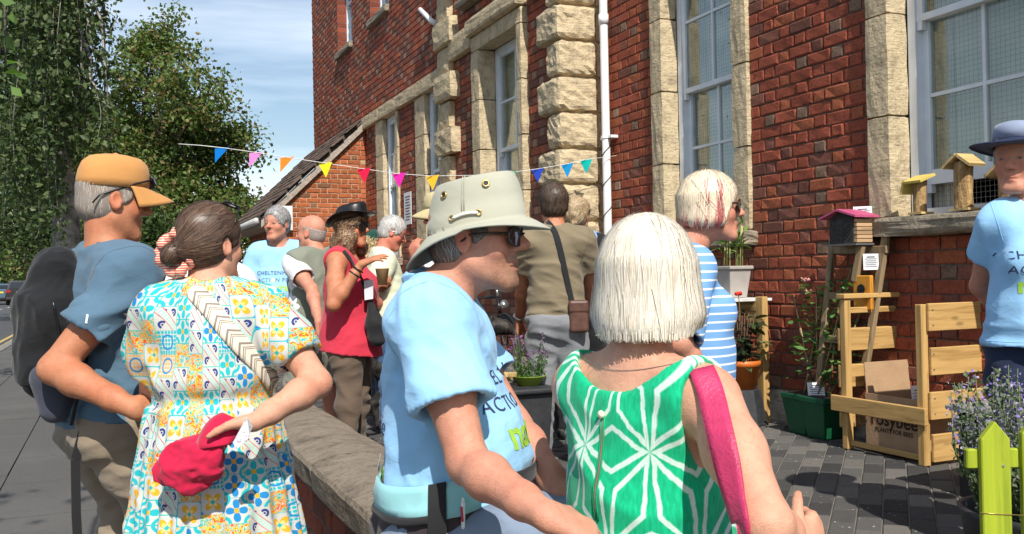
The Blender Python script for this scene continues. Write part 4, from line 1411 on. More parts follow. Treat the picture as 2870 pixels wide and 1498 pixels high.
# ---------------------------------------------------------------- the figure
class Person:
    def __init__(s, label, hp, Z, phb, phh=None, sc=1.0, skin=SKIN_A, vox=.006, lean=(0, 0), neck=(0, .02), fat=1.0, bust=0.0,
                 belly=0.0, sw=1.0, pitch=0.0, roll=0.0, tall=.645, ground=None, hs=1.0, root_xy=None, arms=True):
        s.sc, s.skin, s.vox, s.fat, s.bust, s.belly, s.sw, s.hs = sc, np.array(skin), vox, fat, bust, belly, sw, hs
        Hc = at(hp[0], hp[1], Z)
        d = Vector((Hc.x-CAMP.x, Hc.y-CAMP.y, 0)).normalized()
        r = Vector((d.y, -d.x, 0))
        face = r*math.cos(math.radians(phb))+d*math.sin(math.radians(phb))
        s.yaw = math.atan2(face.y, face.x)-math.pi/2
        phh = phb if phh is None else phh
        s.Rh = rotm(0, 0, math.radians(phh-phb)) @ rotm(math.radians(pitch), math.radians(roll), 0)
        s.lean = np.array([lean[0], lean[1], 0.0])
        hr = np.array([neck[0], neck[1], tall])*sc + s.lean*tall*sc
        Rz = rotm(0, 0, s.yaw)
        pel = np.array(Hc)-Rz @ hr
        g = gz(pel[0]) if ground is None else ground
        s.root = empty('person', (pel[0], pel[1], g), s.yaw, label, 'person')
        s.Mi = np.linalg.inv(np.block([[Rz, np.array([[pel[0]], [pel[1]], [g]])], [np.zeros((1, 3)), np.ones((1, 1))]]))
        s.Rz = Rz
        s.pz = pel[2]-g
        s.pel = np.array([0, 0, s.pz])
        s.head = s.pel+hr
        s.hc = s.head
        s.sh = {sd: s.P(sg*.178*sw, -.012, .432) for sd, sg in (('R', 1), ('L', -1))}
        s.el = {}; s.wr = {}; s.hd = {}
        s.parts = {}
    def P(s, x, y, z):
        """point in pelvis units -> local metres (with lean)"""
        return s.pel+np.array([x, y, z])*s.sc+s.lean*z*s.sc
    def H(s, x, y, z):
        return s.hc+s.Rh @ (np.array([x, y, z])*s.sc*s.hs)
    def loc(s, w_): return (s.Mi @ np.array([w_[0], w_[1], w_[2], 1.0]))[:3]
    def wor(s, p): return Vector(s.Rz @ np.asarray(p))+s.root.location
    def arm(s, side, epx, enear, wpx, wnear, hand=None, up=.29, fo=.255):
        S = s.wor(s.sh[side])
        E = ray_depth(S, epx[0], epx[1], up*s.sc, enear)
        W = ray_depth(E, wpx[0], wpx[1], fo*s.sc, wnear)
        s.el[side], s.wr[side] = s.loc(E), s.loc(W)
        s.hd[side] = hand
    def arm_local(s, side, e, w_, hand=None):
        s.el[side] = s.P(*e); s.wr[side] = s.P(*w_); s.hd[side] = hand
    def dirw(s, px, py):
        """local direction of a picture direction (px right, py down), plus optional depth"""
        return None
    def torso(s, f, e=0.0, k=.05, armsk=False, lo=-1):
        sc, ft = s.sc, s.fat
        E = lambda c, r, kk=k, R=None: f.ell(s.P(*c), (np.array(r)*sc+e), kk, R=R)
        if lo < 0: E((0, -.005, 0), (.165*ft, .118*ft, .12))
        E((0, .01+.02*s.belly, .15), (.148*ft, .112*ft+.03*s.belly, .15))
        if s.belly: E((0, .05+.035*s.belly, .12), (.125*ft, .085+.03*s.belly, .13))
        E((0, -.005, .32), (.158*ft*s.sw, .112*ft, .165))
        if s.bust:
            for q in (-1, 1): E((q*.075, .085+.01*s.bust, .285), (.07*s.bust, .06*s.bust, .07*s.bust), .04)
        f.rc(s.P(-.135*s.sw, -.015, .43), s.P(.135*s.sw, -.015, .43), .068*sc+e, .068*sc+e, k)
        for q in (-1, 1): f.rc(s.P(q*.035, -.03, .50), s.P(q*.15*s.sw, -.018, .445), .04*sc+e, .056*sc+e, k*.8)
    def neck(s, f, e=0.0, r=1.0):
        f.rc(s.P(0, -.022, .45), s.hc+s.Rh @ (np.array([0, -.022, -.055])*s.sc), .062*s.sc*r+e, .056*s.sc*r+e, .035)
    def head_sdf(s, f, male=True, ears=True, nose=1.0, jaw=1.0):
        R, q = s.Rh, s.sc*s.hs
        E = lambda c, r, k=.02, op='u', RR=None: f.ell(s.H(*c), np.array(r)*q, k*q, op, R @ RR if RR is not None else R)
        C = lambda a, b, ra, rb, k=.015, op='u': f.rc(s.H(*a), s.H(*b), ra*q, rb*q, k*q, op)
        E((0, -.012, .037), (.074, .094, .088))
        E((0, .035, .050), (.060, .049, .050), .03)
        E((0, .026, -.020), (.060, .058, .060), .03)
        E((0, .026, -.066), (.046, .052, .046), .03)
        E((0, .072, -.099), (.021*jaw, .0165, .0155), .022)
        E((0, .062, -.056), (.030, .0255, .024), .018)
        C((0, .083, .022), (0, .102+.004*nose, -.016), .0078, .0100*nose, .014)
        E((0, .1055+.003*nose, -.0205), (.0118*nose, .0112*nose, .0095*nose), .008)
        for g in (-1, 1):
            E((g*.041, .050, -.024), (.025, .027, .026), .022)
            C((g*.050, .0, -.054), (g*.020*jaw, .066, -.100), .0185, .0155, .03)
            C((g*.010, .083, .030), (g*.048, .066, .032), .0095, .0085, .016)
            C((g*.010, .102, -.0235), (g*.0150, .091, -.0250), .0072*nose, .0072*nose, .007)
            E((g*.033, .100, .010), (.017, .015, .0105), .011, 's')
            E((g*.0325, .0745, .0090), (.0138, .0125, .0120), .004)
            C((g*.018, .0850, .0165), (g*.046, .0735, .0145), .0034, .0034, .006)
            C((g*.0215, .0815, -.0610), (0, .0905, -.0570), .0038, .0046, .004)
            C((g*.0190, .0815, -.0695), (0, .0885, -.0712), .0042, .0056, .004)
            C((g*.0260, .0780, -.0650), (0, .0955, -.0643), .0016, .0022, .002, 's')
            C((g*.025, .086, -.034), (g*.033, .074, -.066), .0022, .0018, .008, 's')
            if ears:
                EA = rotm(0, 0, g*-.35) @ rotm(.18, 0, 0)
                E((g*.076, -.010, -.004), (.011, .0195, .032), .008, 'u', EA)
                E((g*.086, -.008, .001), (.008, .011, .019), .006, 's', EA)
    def hand(s, f, side, fdir, pn, curl=(.35, .5, .4), spread=0.0, thumb=.6, k=.010, sz=1.0):
        q = s.sc*sz; W = s.wr[side]
        fd = nrm(fdir); pn = nrm(np.array(pn)-fd*np.dot(pn, fd))
        lt = np.cross(fd, pn)*(1 if side == 'R' else -1)      # thumb side
        off = (.027, .009, -.009, -.026); ln = (.068, .078, .073, .058); kn = (.088, .092, .088, .080)
        for i in range(4):
            K = W+(fd*kn[i]+lt*off[i])*q
            f.rc(W+(fd*.012+lt*off[i]*.6)*q, K, .017*q, .0125*q, .014*q)
            d = nrm(fd+lt*off[i]*spread*12); p = K; a = 0.0
            cr = curl[i] if isinstance(curl[0], (tuple, list)) else curl
            for j, (fr, r0, r1) in enumerate(((.44, .0098, .0090), (.31, .0090, .0082), (.25, .0082, .0068))):
                a += cr[j]
                dd = d*math.cos(a)+pn*math.sin(a)
                e = p+dd*ln[i]*fr*q
                f.rc(p, e, r0*q, r1*q, .003*q); p = e
        T0 = W+(fd*.022+lt*.022)*q
        t1 = nrm(fd*.75+lt*.75+pn*.25*thumb); t2 = nrm(fd*1.0+lt*.25+pn*.5*thumb)
        T1 = T0+t1*.045*q; T2 = T1+t2*.034*q; T3 = T2+nrm(fd*1.0+lt*.05+pn*.6*thumb)*.026*q
        f.rc(T0, T1, .017*q, .0125*q, .012*q); f.rc(T1, T2, .0125*q, .0108*q, .003); f.rc(T2, T3, .0108*q, .0085*q, .003)
    def bounds(s, pts, pad): 
        A = np.array(pts); return A.min(0)-pad, A.max(0)+pad
    def body(s, male=True, legs=None, col=None, thick=1.0, face=True, nose=1.0, jaw=1.0, beard=None, forearm_tint=None, low=.0, armr=1.0, eyes=False, lips=1.0, brow=None, neckr=1.0):
        """continuous skin: head, neck, trunk, arms, hands (legs on request)"""
        q = s.sc
        pts = [s.P(-.26, -.16, low-.02), s.P(.26, .2, .5), s.H(-.11, -.13, -.13), s.H(.11, .14, .15), s.hc+np.array([0, 0, .14*q]), s.hc-np.array([.12*q, .12*q, .1*q]), s.hc+np.array([.12*q, .12*q, .1*q])]
        for sd in s.el:
            pts += [s.el[sd], s.wr[sd]]
            if s.hd[sd]: pts += [s.wr[sd]+nrm(s.hd[sd]['d'])*.19*q]
        if legs: pts += [np.array([0, 0, 0.02]), *[p for L in legs for p in L]]
        lo, hi = s.bounds(pts, .07*q)
        f = Field(lo, hi, s.vox)
        s.torso(f, -.006, .05)
        s.neck(f, 0, neckr)
        for sd in s.el:
            S, E, W = s.sh[sd], s.el[sd], s.wr[sd]
            t = thick*armr
            f.chain([S, S+(E-S)*.45, E], [.056*q*t, .050*q*t, .040*q*t], .035)
            m1 = E+(W-E)*.28
            f.chain([E, m1, E+(W-E)*.75, W], [.039*q*t, .043*q*t, .031*q*t, .026*q*t], .02, )
            if s.hd[sd]:
                h = dict(s.hd[sd]); s.hand(f, sd, h.pop('d'), h.pop('n'), **h)
        if legs:
            for L in legs:
                f.chain(L, [r*q for r in (.078, .058, .056, .036)][:len(L)], .03)
                f.rc(L[-1], L[-1]+np.array([0, .14*q, -.05*q]), .035*q, .025*q, .02)
        s.head_sdf(f, male, True, nose, jaw)
        V, F = f.mesh()
        # colours
        hl = ((V-s.hc) @ s.Rh)/(q*s.hs)           # head coordinates
        C = np.tile(s.skin, (len(V), 1))
        def blob(c, r, colr, a, pw=2):
            d = np.sqrt((((hl-np.array(c))/np.array(r))**2).sum(1))
            m_ = np.clip(1-d, 0, 1)**(1/pw)*a
            C[:] = C*(1-m_[:, None])+np.array(colr)*m_[:, None]
        red = s.skin*np.array([1.12, .72, .68])
        for g in (-1, 1):
            blob((g*.045, .06, -.02), (.04, .04, .035), red, .55, 1.2)
            blob((g*.08, -.01, 0), (.02, .035, .045), red, .5, 1.5)
            blob((g*.033, .09, .012), (.022, .02, .012), s.skin*.72, .6)
        blob((0, .115, -.02), (.022, .03, .022), red, .6, 1.5)
        lc = s.skin*np.array([.95, .55, .55])
        for zc in (-.0585, -.0705): blob((0, .088, zc), (.026, .022, .0062), lc, .8*lips, 4)
        blob((0, .09, -.0645), (.027, .02, .0026), s.skin*.35, .8, 4)
        if brow is not None:
            for g in (-1, 1): blob((g*.031, .088, .0315), (.022, .022, .006), brow, .75, 3)
        if beard is not None:
            nz_ = SinNoise(3)(V*260)*.5+.5
            for c, r, a in (((0, .085, -.10), (.05, .05, .032), .85), ((0, .105, -.048), (.035, .02, .010), .8), ((.035, .06, -.085), (.04, .05, .04), .5), ((-.035, .06, -.085), (.04, .05, .04), .5)):
                d = np.sqrt((((hl-np.array(c))/np.array(r))**2).sum(1)); m_ = np.clip(1.5-d, 0, 1)**.7*a*(.6+.4*nz_)
                C[:] = C*(1-m_[:, None])+np.array(beard)*m_[:, None]
        o = link('body', np_mesh('body', V, F, M_SKIN, True, C), s.root, False)
        s.parts['body'] = o; s.bodyVF = (V, F)
        if eyes:
            for g in (-1, 1):
                b = MB()
                prof = [(max(1e-5, math.sin(a)), -math.cos(a)) for a in np.linspace(0, math.pi, 14)]
                b.lathe(prof, (0, 0, 0), 20)
                Vv = b.v[0]; rr_ = np.hypot(Vv[:, 0]*.0115/.0052, Vv[:, 1])
                cc = np.where((rr_ < .42)[:, None], (.012, .012, .014), np.where((rr_ < 1.02)[:, None], (.10, .12, .14), (.36, .30, .27)))
                b.c = [cc]; Rg = s.Rh @ rotm(-math.pi/2, 0, 0)
                b.v[0] = (Vv*np.array([.0108, .0038, .0040])*q*s.hs) @ Rg.T+s.H(g*.0325, .0855, .0085)
                e = b.build('eye', M_EYE, s.root, True, False)
        return o
    def cloth(s, name, f, mat, fold=None, sm=2, uv=None, col=None, parent=None, post=None):
        V, F = f.mesh()
        V = smooth_mesh(V, F, sm)
        for fo in (fold or []):
            V = folds(V, F, **fo)
        if post: V = post(V, F)
        U = None
        if uv: U = uv(V)
        o = link(name, np_mesh(name, V, F, mat, True, col, U), parent or s.root, False)
        s.parts[name] = o; s.last = (V, F)
        return o
    def tee(s, mat, name='t_shirt', e=.014, hem=-.04, sl=.62, loose=.02, neckr=.078, fold=None, sleeves=True, uv=None, slr=1.0, ndrop=0.0, k=.05, hemw=1.0, slcut=None, seam=None):
        q = s.sc
        pts = [s.P(-.25, -.19, hem-.05), s.P(.25, .22, .54)]+[s.sh[d]+(s.el[d]-s.sh[d])*min(1, sl+.15) for d in s.el]+list(s.sh.values())
        lo, hi = s.bounds(pts, .11*q)
        f = Field(lo, hi, s.vox)
        s.torso(f, e, k)
        # hanging body of the garment
        c0 = s.P(0, .0, .30); c1 = s.P(0, .01+.02*s.belly, hem-.03)
        rx0, ry0 = .158*s.fat*s.sw*q+e, (.112*s.fat+.02*s.bust)*q+e
        rx1, ry1 = (.165*s.fat*q+e+loose)*hemw, (.118*s.fat+.035*s.belly)*q+e+loose
        def hang(x, y, z):
            t = np.clip((c0[2]-z)/(c0[2]-c1[2]), 0, 1)
            cx = c0[0]+(c1[0]-c0[0])*t; cy = c0[1]+(c1[1]-c0[1])*t
            rx = rx0+(rx1-rx0)*t; ry = ry0+(ry1-ry0)*t
            return np.maximum((np.sqrt(((x-cx)/rx)**2+((y-cy)/ry)**2)-1)*np.minimum(rx, ry), z-c0[2])
        f.fn(lo, hi, hang, .04)
        f.cut(s.P(0, 0, hem), (0, 0, -1))
        f.fn(*s.bounds([s.P(-.3, -.25, hem-.02), s.P(.3, .25, hem+.05)], .02), lambda x, y, z: np.maximum(hang(x, y, z)+.012, z-(s.P(0, 0, hem+.02)[2])), 0, 's')
        if sleeves:
            for d in s.el:
                S, E = s.sh[d], s.el[d]; A = E-S; t = sl
                X = S+A*t
                r0, r1 = .066*q*slr+e*.6, .064*q*slr+e+.006
                f.rc(S, X+A*.1, r0, r1, .035, clip=[(X, A)])
                f.rc(X-A*.10, X+A*.2, r1-.015, r1-.015, 0, 's')
        # neck opening
        f.rc(s.P(0, .0, .515), s.P(0, .01, .64), neckr*q*.95, neckr*q*1.2, .006, 's', clip=None) if ndrop == 0 else f.ell(s.P(0, .04, .56), (neckr*q*1.25, neckr*q*1.25, (.56-.47+ndrop)*q), .008, 's')
        hz_ = s.P(0, 0, hem)[2]
        def crease(V, F):
            m1 = np.clip(1-(V[:, 2]-hz_)/(.22*q), 0, 1)**1.2
            return folds(V, F, 71, .010*q, (3.2, 3.2, 17), True, m1*np.clip((V[:, 2]-hz_)/.02, 0, 1))
        o_ = s.cloth(name, f, mat, post=crease, uv=uv, fold=fold if fold is not None else [dict(seed=3, amp=.006, scale=(5, 5, 9)), dict(seed=8, amp=.003, scale=(11, 11, 16))])
        if seam: s.seams(o_, sl if sleeves else None, hem, seam)
        return o_
    def seams(s, o, sl, hem, mat):
        V, F = s.last; q = s.sc
        bv = BVHTree.FromPolygons([Vector(v) for v in V], [tuple(int(i) for i in f_) for f_ in F])
        def ring(c, ax, n=48, r=.0016, rad=.3, arc=None):
            ax = nrm(ax); t1 = nrm(np.cross(ax, [0.3, 1, 0.1])); t2 = np.cross(ax, t1); pts = []
            for a in np.linspace(0, 2*math.pi, n+1):
                d = t1*math.cos(a)+t2*math.sin(a)
                h = bv.ray_cast(Vector(c), Vector(d))
                if h[0] is not None and h[3] < rad*q: pts.append(np.array(h[0]))
            runs = [[]]
            for p in pts:
                if runs[-1] and np.linalg.norm(p-runs[-1][-1]) > .035: runs.append([])
                runs[-1].append(p)
            for run in runs:
                if len(run) > 3:
                    b = MB(); b.tube(run, r, 5); b.build('seam', mat, o, True, False)
        if sl:
            for d in s.el:
                S, E = s.sh[d], s.el[d]; A = E-S; L = np.linalg.norm(A)
                ring(S+A*.02+np.array([0, 0, 0]), nrm(A)*.45+np.array([(1 if d == 'R' else -1)*.9, 0, .1]), rad=.16)
                ring(S+A*(sl-.022/L), A, rad=.13)
        ring(s.P(0, .01, hem+.022), (0, 0, 1))
    def legs_std(s, dx=.095, stance=0.0, foot=.02):
        """standing legs: hip, knee, ankle"""
        out = []
        for g in (-1, 1):
            hip = s.P(g*dx*.9, 0, -.02); an = np.array([g*(dx+.02), stance*g, .085])
            kn = (hip+an)/2+np.array([0, .02, .03])
            out.append([hip, kn, kn+(an-kn)*.25, an])
        return out
    def trousers(s, mat, legs, name='trousers', e=.012, waist=.10, wide=1.0, shoe=None, cutz=.04, fold=None, vox=None):
        q = s.sc
        pts = [s.P(-.2, -.16, waist), s.P(.2, .2, -.1)]+[p for L in legs for p in L]
        lo, hi = s.bounds(pts, .14*q)
        lo[2] = max(lo[2], -.02)
        f = Field(lo, hi, vox or max(.010, s.vox))
        f.ell(s.P(0, -.005, .0), np.array((.168*s.fat, .122*s.fat, .13))*q+e, .05)
        f.ell(s.P(0, .01, .09), np.array((.155*s.fat, .116*s.fat+.02*s.belly, .09))*q+e, .05)
        for g in (-1, 1): f.ell(s.P(g*.075, -.06, -.05), np.array((.085*s.fat, .08*s.fat, .09))*q+e*.6, .05)
        for L in legs:
            f.chain([L[0], L[0]+(L[1]-L[0])*.4, L[1], L[2], L[3]], [.095*q*s.fat*wide+e, .092*q*s.fat*wide+e, .066*q*wide+e, .066*q*wide+e, .056*q*wide+e], .03)
        f.cut(s.P(0, 0, waist), (0, 0, 1))
        if cutz is not None: f.cut((0, 0, cutz), (0, 0, -1))
        o = s.cloth(name, f, mat, fold or [dict(seed=13, amp=.007, scale=(7, 7, 14))])
        if shoe:
            for L in legs:
                b = Field(L[3]-np.array([.12, .2, .14]), L[3]+np.array([.12, .28, .1]), .007)
                A = L[3]
                b.rc(A+np.array([0, -.03, -.035]), A+np.array([0, .15, -.05]), .042*q, .036*q, .03)
                b.rc(A+np.array([0, 0, .0]), A+np.array([0, -.01, -.03]), .045*q, .045*q, .03)
                b.cut((0, 0, 0.002), (0, 0, -1))
                s.cloth('shoe', b, shoe)
        return o
    # ---- hair
    def hair_sdf(s, mode='short', t=.010, front=.058, nape=-.06, extra=None, vox=None, sideburn=True):
        q = s.sc*s.hs
        c = s.H(0, -.02, .01)
        f = Field(c-.24*q, c+.24*q, vox or min(s.vox, .006))
        R = s.Rh
        E = lambda cc, r, k=.02, op='u', RR=None: f.ell(s.H(*cc), np.array(r)*q, k*q, op, R if RR is None else R @ RR)
        if mode == 'short':
            E((0, -.012, .036), (.074+t, .094+t, .088+t))
            E((0, -.035, -.02), (.066+t*.5, .068+t*.6, .06), .02)
            for g in (-1, 1): E((g*.062, .022, -.005), (.016, .020, .03), .015)
            if extra: extra(f, E)
            # hairline at the brow, clear of face and ears
            f.cut(s.H(0, front, .03), R @ np.array([0, 1, -.42]))
            f.cut(s.H(0, -.05, nape), R @ np.array([0, .35, -1]))
            for g in (-1, 1):
                E((g*.088, -.006, -.008), (.022, .024, .036), .006, 's')
                E((g*.075, .05, -.045), (.04, .05, .045), .01, 's')
        else:
            extra(f, E)
        return f
    def strands(s, f, name, colors, N, L, flow, width=.0022, lift=.002, curl=0.0, seed=1, steps=6, region=None, parent=None, base_dark=.55, bumpy=.0, noiseflow=.15, colfn=None, curl_f=220, over=1):
        """hair: a shell plus thousands of thin ribbons combed along 'flow' (head coordinates)"""
        V, F = f.mesh()
        V = smooth_mesh(V, F, 1)
        q = s.sc*s.hs
        if bumpy: V = folds(V, F, 5, bumpy, (40, 40, 40), False)
        r = np.random.default_rng(seed)
        me0 = [tuple(v) for v in V]
        bvh = BVHTree.FromPolygons([Vector(v) for v in V], [tuple(int(i) for i in f_) for f_ in F])
        tri = V[F]
        area = np.linalg.norm(np.cross(tri[:, 2]-tri[:, 0], tri[:, 3]-tri[:, 1]), axis=1)
        pick = r.choice(len(F), N, p=area/area.sum())
        w4 = r.dirichlet((1, 1, 1, 1), N)
        P = (tri[pick]*w4[:, :, None]).sum(1)
        colors = np.array(colors, float)
        VV, FF, CC = [V], [F], [np.tile(colors.mean(0)*base_dark, (len(V), 1))]
        if colfn is not None: CC[0] = colfn(((V-s.hc) @ s.Rh)/q)*base_dark
        n = len(V)
        quads = []; vs = []; cs = []
        for i in range(N):
            p = Vector(P[i]); ln = L*r.uniform(.6, 1.15)*q; st = ln/steps
            col = colors[r.integers(len(colors))]*r.uniform(.8, 1.15)
            ph = r.uniform(0, 6.28); fly = r.random() < .035; jit = r.normal(0, noiseflow*(3 if fly else 1), 3); lf = lift*r.uniform(.4, 1.6)*(3.0 if fly else 1); nov = 0; lastn = None
            ok = []
            for k in range(steps+1):
                h = bvh.find_nearest(p)
                if h[0] is None: break
                nn = h[1]
                pos_ = h[0]
                if k > 1 and (p-h[0]).length > .55*st:
                    nov += 1
                    if nov > over: break
                    pos_ = p; nn = lastn
                lastn = nn
                hl = (s.Rh.T @ (np.array(h[0])-s.hc))/q
                if k == 0 and colfn is not None: col = colfn(hl[None])[0]*r.uniform(.82, 1.12)
                fl = flow(hl)
                if fl is None: break
                d = Vector(s.Rh @ (np.array(fl)+jit))
                d = d-nn*d.dot(nn)
                if d.length < 1e-6: break
                d.normalize()
                side = d.cross(nn)
                base = pos_+nn*(lf*(1-.5*k/steps))
                if curl: base = base+side*(curl*math.sin(ph+curl_f*st*k))+nn*(curl*.8*math.cos(ph+curl_f*st*k)+curl*.6)
                wd = width*q*(1-.55*k/steps)*.5
                ok.append((base-side*wd, base+side*wd))
                p = pos_+d*st
            if len(ok) < 3: continue
            for a, b in ok: vs.append(a); vs.append(b)
            m_ = len(ok)
            for k in range(m_-1): quads.append((n+2*k, n+2*k+1, n+2*k+3, n+2*k+2))
            cs += [col]*(2*m_)
            n += 2*m_
        if vs:
            VV.append(np.array([tuple(v) for v in vs])); FF.append(np.array(quads)); CC.append(np.array(cs))
        o = link(name, np_mesh(name, np.concatenate(VV), np.concatenate(FF), M_HAIR, True, np.concatenate(CC)), parent or s.root, False)
        s.parts[name] = o
        return o

M_EYE = colmat('eye', .15, 0, 1, .6, 0.05)

def flow_short(hl):
    # away from the crown, then down and slightly forward at the sides
    x, y, z = hl
    v = np.array([x, y+.03, 0])
    v = v/(np.linalg.norm(v)+.02)
    return v*max(.15, min(1, (z-.02)/.09))+np.array([0, .15, -1])*max(.1, min(1, 1-(z-.03)/.1))

def project_text(P, text, center, right, up, out, size, mat, name='print', cloth='t_shirt', bold=False, depth=.0022, lift=.0016, spacing=1.0):
    """lettering laid on the surface of a garment; centre/right/up/out are local vectors"""
    cu = bpy.data.curves.new('txt', 'FONT')
    cu.body = text; cu.size = size; cu.align_x = 'CENTER'; cu.align_y = 'CENTER'; cu.space_character = spacing
    cu.resolution_u = 3
    if bold: cu.offset = size*.028
    o = bpy.data.objects.new('txt', cu); COL.objects.link(o)
    dg = bpy.context.evaluated_depsgraph_get()
    me = bpy.data.meshes.new_from_object(o.evaluated_get(dg))
    bpy.data.objects.remove(o)
    bm = bmesh.new(); bm.from_mesh(me)
    bmesh.ops.triangulate(bm, faces=bm.faces[:])
    for _ in range(2):
        long_ = [e for e in bm.edges if e.calc_length() > size*.22]
        if long_: bmesh.ops.subdivide_edges(bm, edges=long_, cuts=1)
        bmesh.ops.triangulate(bm, faces=bm.faces[:])
    co = P.parts[cloth]
    V, F = P.clothVF[cloth] if hasattr(P, 'clothVF') and cloth in P.clothVF else P.last
    bvh = BVHTree.FromPolygons([Vector(v) for v in V], [tuple(int(i) for i in f_) for f_ in F])
    bm.faces.index_update(); L0 = {f_.index: max(e.calc_length() for e in f_.edges) for f_ in bm.faces}
    right = Vector(right).normalized(); up = Vector(up).normalized(); out = Vector(out).normalized(); c = Vector(center)
    for v in bm.verts:
        p = c+right*v.co.x+up*v.co.y
        h = bvh.ray_cast(p+out*.25, -out)
        v.co = (h[0]+h[1]*lift) if h[0] is not None and (h[0]-p).length < .3 else p
    bad = [f_ for f_ in bm.faces if max(e.calc_length() for e in f_.edges) > L0.get(f_.index, 1)*2.2]
    bmesh.ops.delete(bm, geom=bad, context='FACES')
    bm.to_mesh(me); bm.free()
    me.materials.clear(); me.materials.append(mat)
    return link(name, me, co, False)
# ================================================================ PEOPLE CLOSE TO THE CAMERA
def ring_surface(P, rings, n=40, frame=None):
    """rings: list of functions angle->(x,y,z) in head coordinates; returns V,F (open tube of quads)"""
    V = []; F = []
    an = np.linspace(0, 2*math.pi, n, endpoint=False)
    for g in rings:
        for a in an: V.append(P.H(*g(a)))
    k = len(rings)
    for i in range(k-1):
        for j in range(n):
            F.append((i*n+j, i*n+(j+1) % n, (i+1)*n+(j+1) % n, (i+1)*n+j))
    return np.array(V), F

def el(cx, cy, rx, ry, z, tilt=0.0, droop=0.0, dents=None):
    def g(a):
        x = cx+rx*math.cos(a); y = cy+ry*math.sin(a)
        zz = z+tilt*(y-cy)+droop*math.cos(a)**2
        if dents: zz += dents(a)
        return (x, y, zz)
    return g

def hat(P, rings, mat, name='hat', n=44, thick=True):
    V, F = ring_surface(P, rings, n)
    k = len(rings)
    F = list(F)+[tuple(range((k-1)*n, k*n))]
    me = np_mesh(name, V, F, mat, True)
    o = link(name, me, P.root, False)
    if thick:
        md = o.modifiers.new('s', 'SOLIDIFY'); md.thickness = .003; md.offset = 0
    return o

def glasses(P, y=.098, z=.008, shape=(.026, .019), mat=None, up=(0, 0, 0), rim=None, dx=.034, temple_end=(-.03, .012), wrap=.012, tilt=0.0, name='sunglasses', lens=None, rimr=.0022):
    rt = rotm(tilt, 0, 0)
    def T(x, yy, zz):
        v = rt @ np.array([x, yy-y, zz-z])+np.array([0, y, z])+np.array(up)
        return P.H(*v)
    m_ = MB(); ls = []
    q = P.sc*P.hs
    for g in (-1, 1):
        an = np.linspace(0, 2*math.pi, 22)
        pts = [T(g*dx+shape[0]*math.copysign(abs(math.cos(a))**.8, math.cos(a)), y-wrap*(abs(g*dx+shape[0]*math.cos(a))/.06)**2, z+shape[1]*math.copysign(abs(math.sin(a))**.85, math.sin(a))) for a in an]
        m_.tube(pts, rimr*q, 6, cap=False)
        lb = MB(); c = np.mean(pts, axis=0); nn = P.Rh @ np.array([0, .0018*q, 0])
        V = [c+nn]+[p+nn*.2 for p in pts[:-1]]+[c-nn]+[p-nn for p in pts[:-1]]
        k = len(pts)-1
        lb.add(V, [(0, 1+i, 1+(i+1) % k) for i in range(k)]+[(k+1, k+2+(i+1) % k, k+2+i) for i in range(k)])
        ls.append(lb)
        m_.tube([T(g*(dx+shape[0]), y-wrap*1.1, z+.006), T(g*.078, .045, z+.008), T(g*.080, temple_end[0]+.03, z+.006), T(g*.079, temple_end[0], z-.012)], [.0034*q, .0034*q, .003*q, .0028*q], 6)
    m_.tube([T(-dx+shape[0]*.95, y+.002, z+.005), T(0, y+.006, z+.008), T(dx-shape[0]*.95, y+.002, z+.005)], .0022*q, 6)
    o = m_.build(name, rim or M_BLACK, P.root, True, False)
    for lb in ls: lb.build('lens', lens or M_LENS, o, True, False)
    return o

def picdir(P, dx, dy, dz=0.0):
    """local direction from picture right / picture down / into the picture"""
    w_ = RGT*dx-UPV*dy+FWD*dz
    return P.Rz.T @ np.array(w_)

def bvh_of(*vfs):
    Vs, Fs, n = [], [], 0
    for V, F in vfs:
        Vs += [Vector(v) for v in V]; Fs += [tuple(int(i)+n for i in f_) for f_ in F]; n += len(V)
    return BVHTree.FromPolygons(Vs, Fs)
def hit(P, bvh, px, py, dflt=None):
    """where the view line through a picture point meets the figure (local point, normal)"""
    o_ = Vector(P.loc(CAMP)); d_ = Vector(P.Rz.T @ np.array((at(px, py, 1)-CAMP).normalized()))
    h = bvh.ray_cast(o_, d_)
    if h[0] is None:
        h = bvh.find_nearest(o_+d_*(o_.length if dflt is None else dflt))
    return np.array(h[0]), np.array(h[1])
def resample(pts, n):
    A = np.array(pts, float); L = np.concatenate([[0], np.cumsum(np.linalg.norm(np.diff(A, axis=0), axis=1))])
    t = np.linspace(0, L[-1], n)
    return np.stack([np.interp(t, L, A[:, i]) for i in range(A.shape[1])], 1)
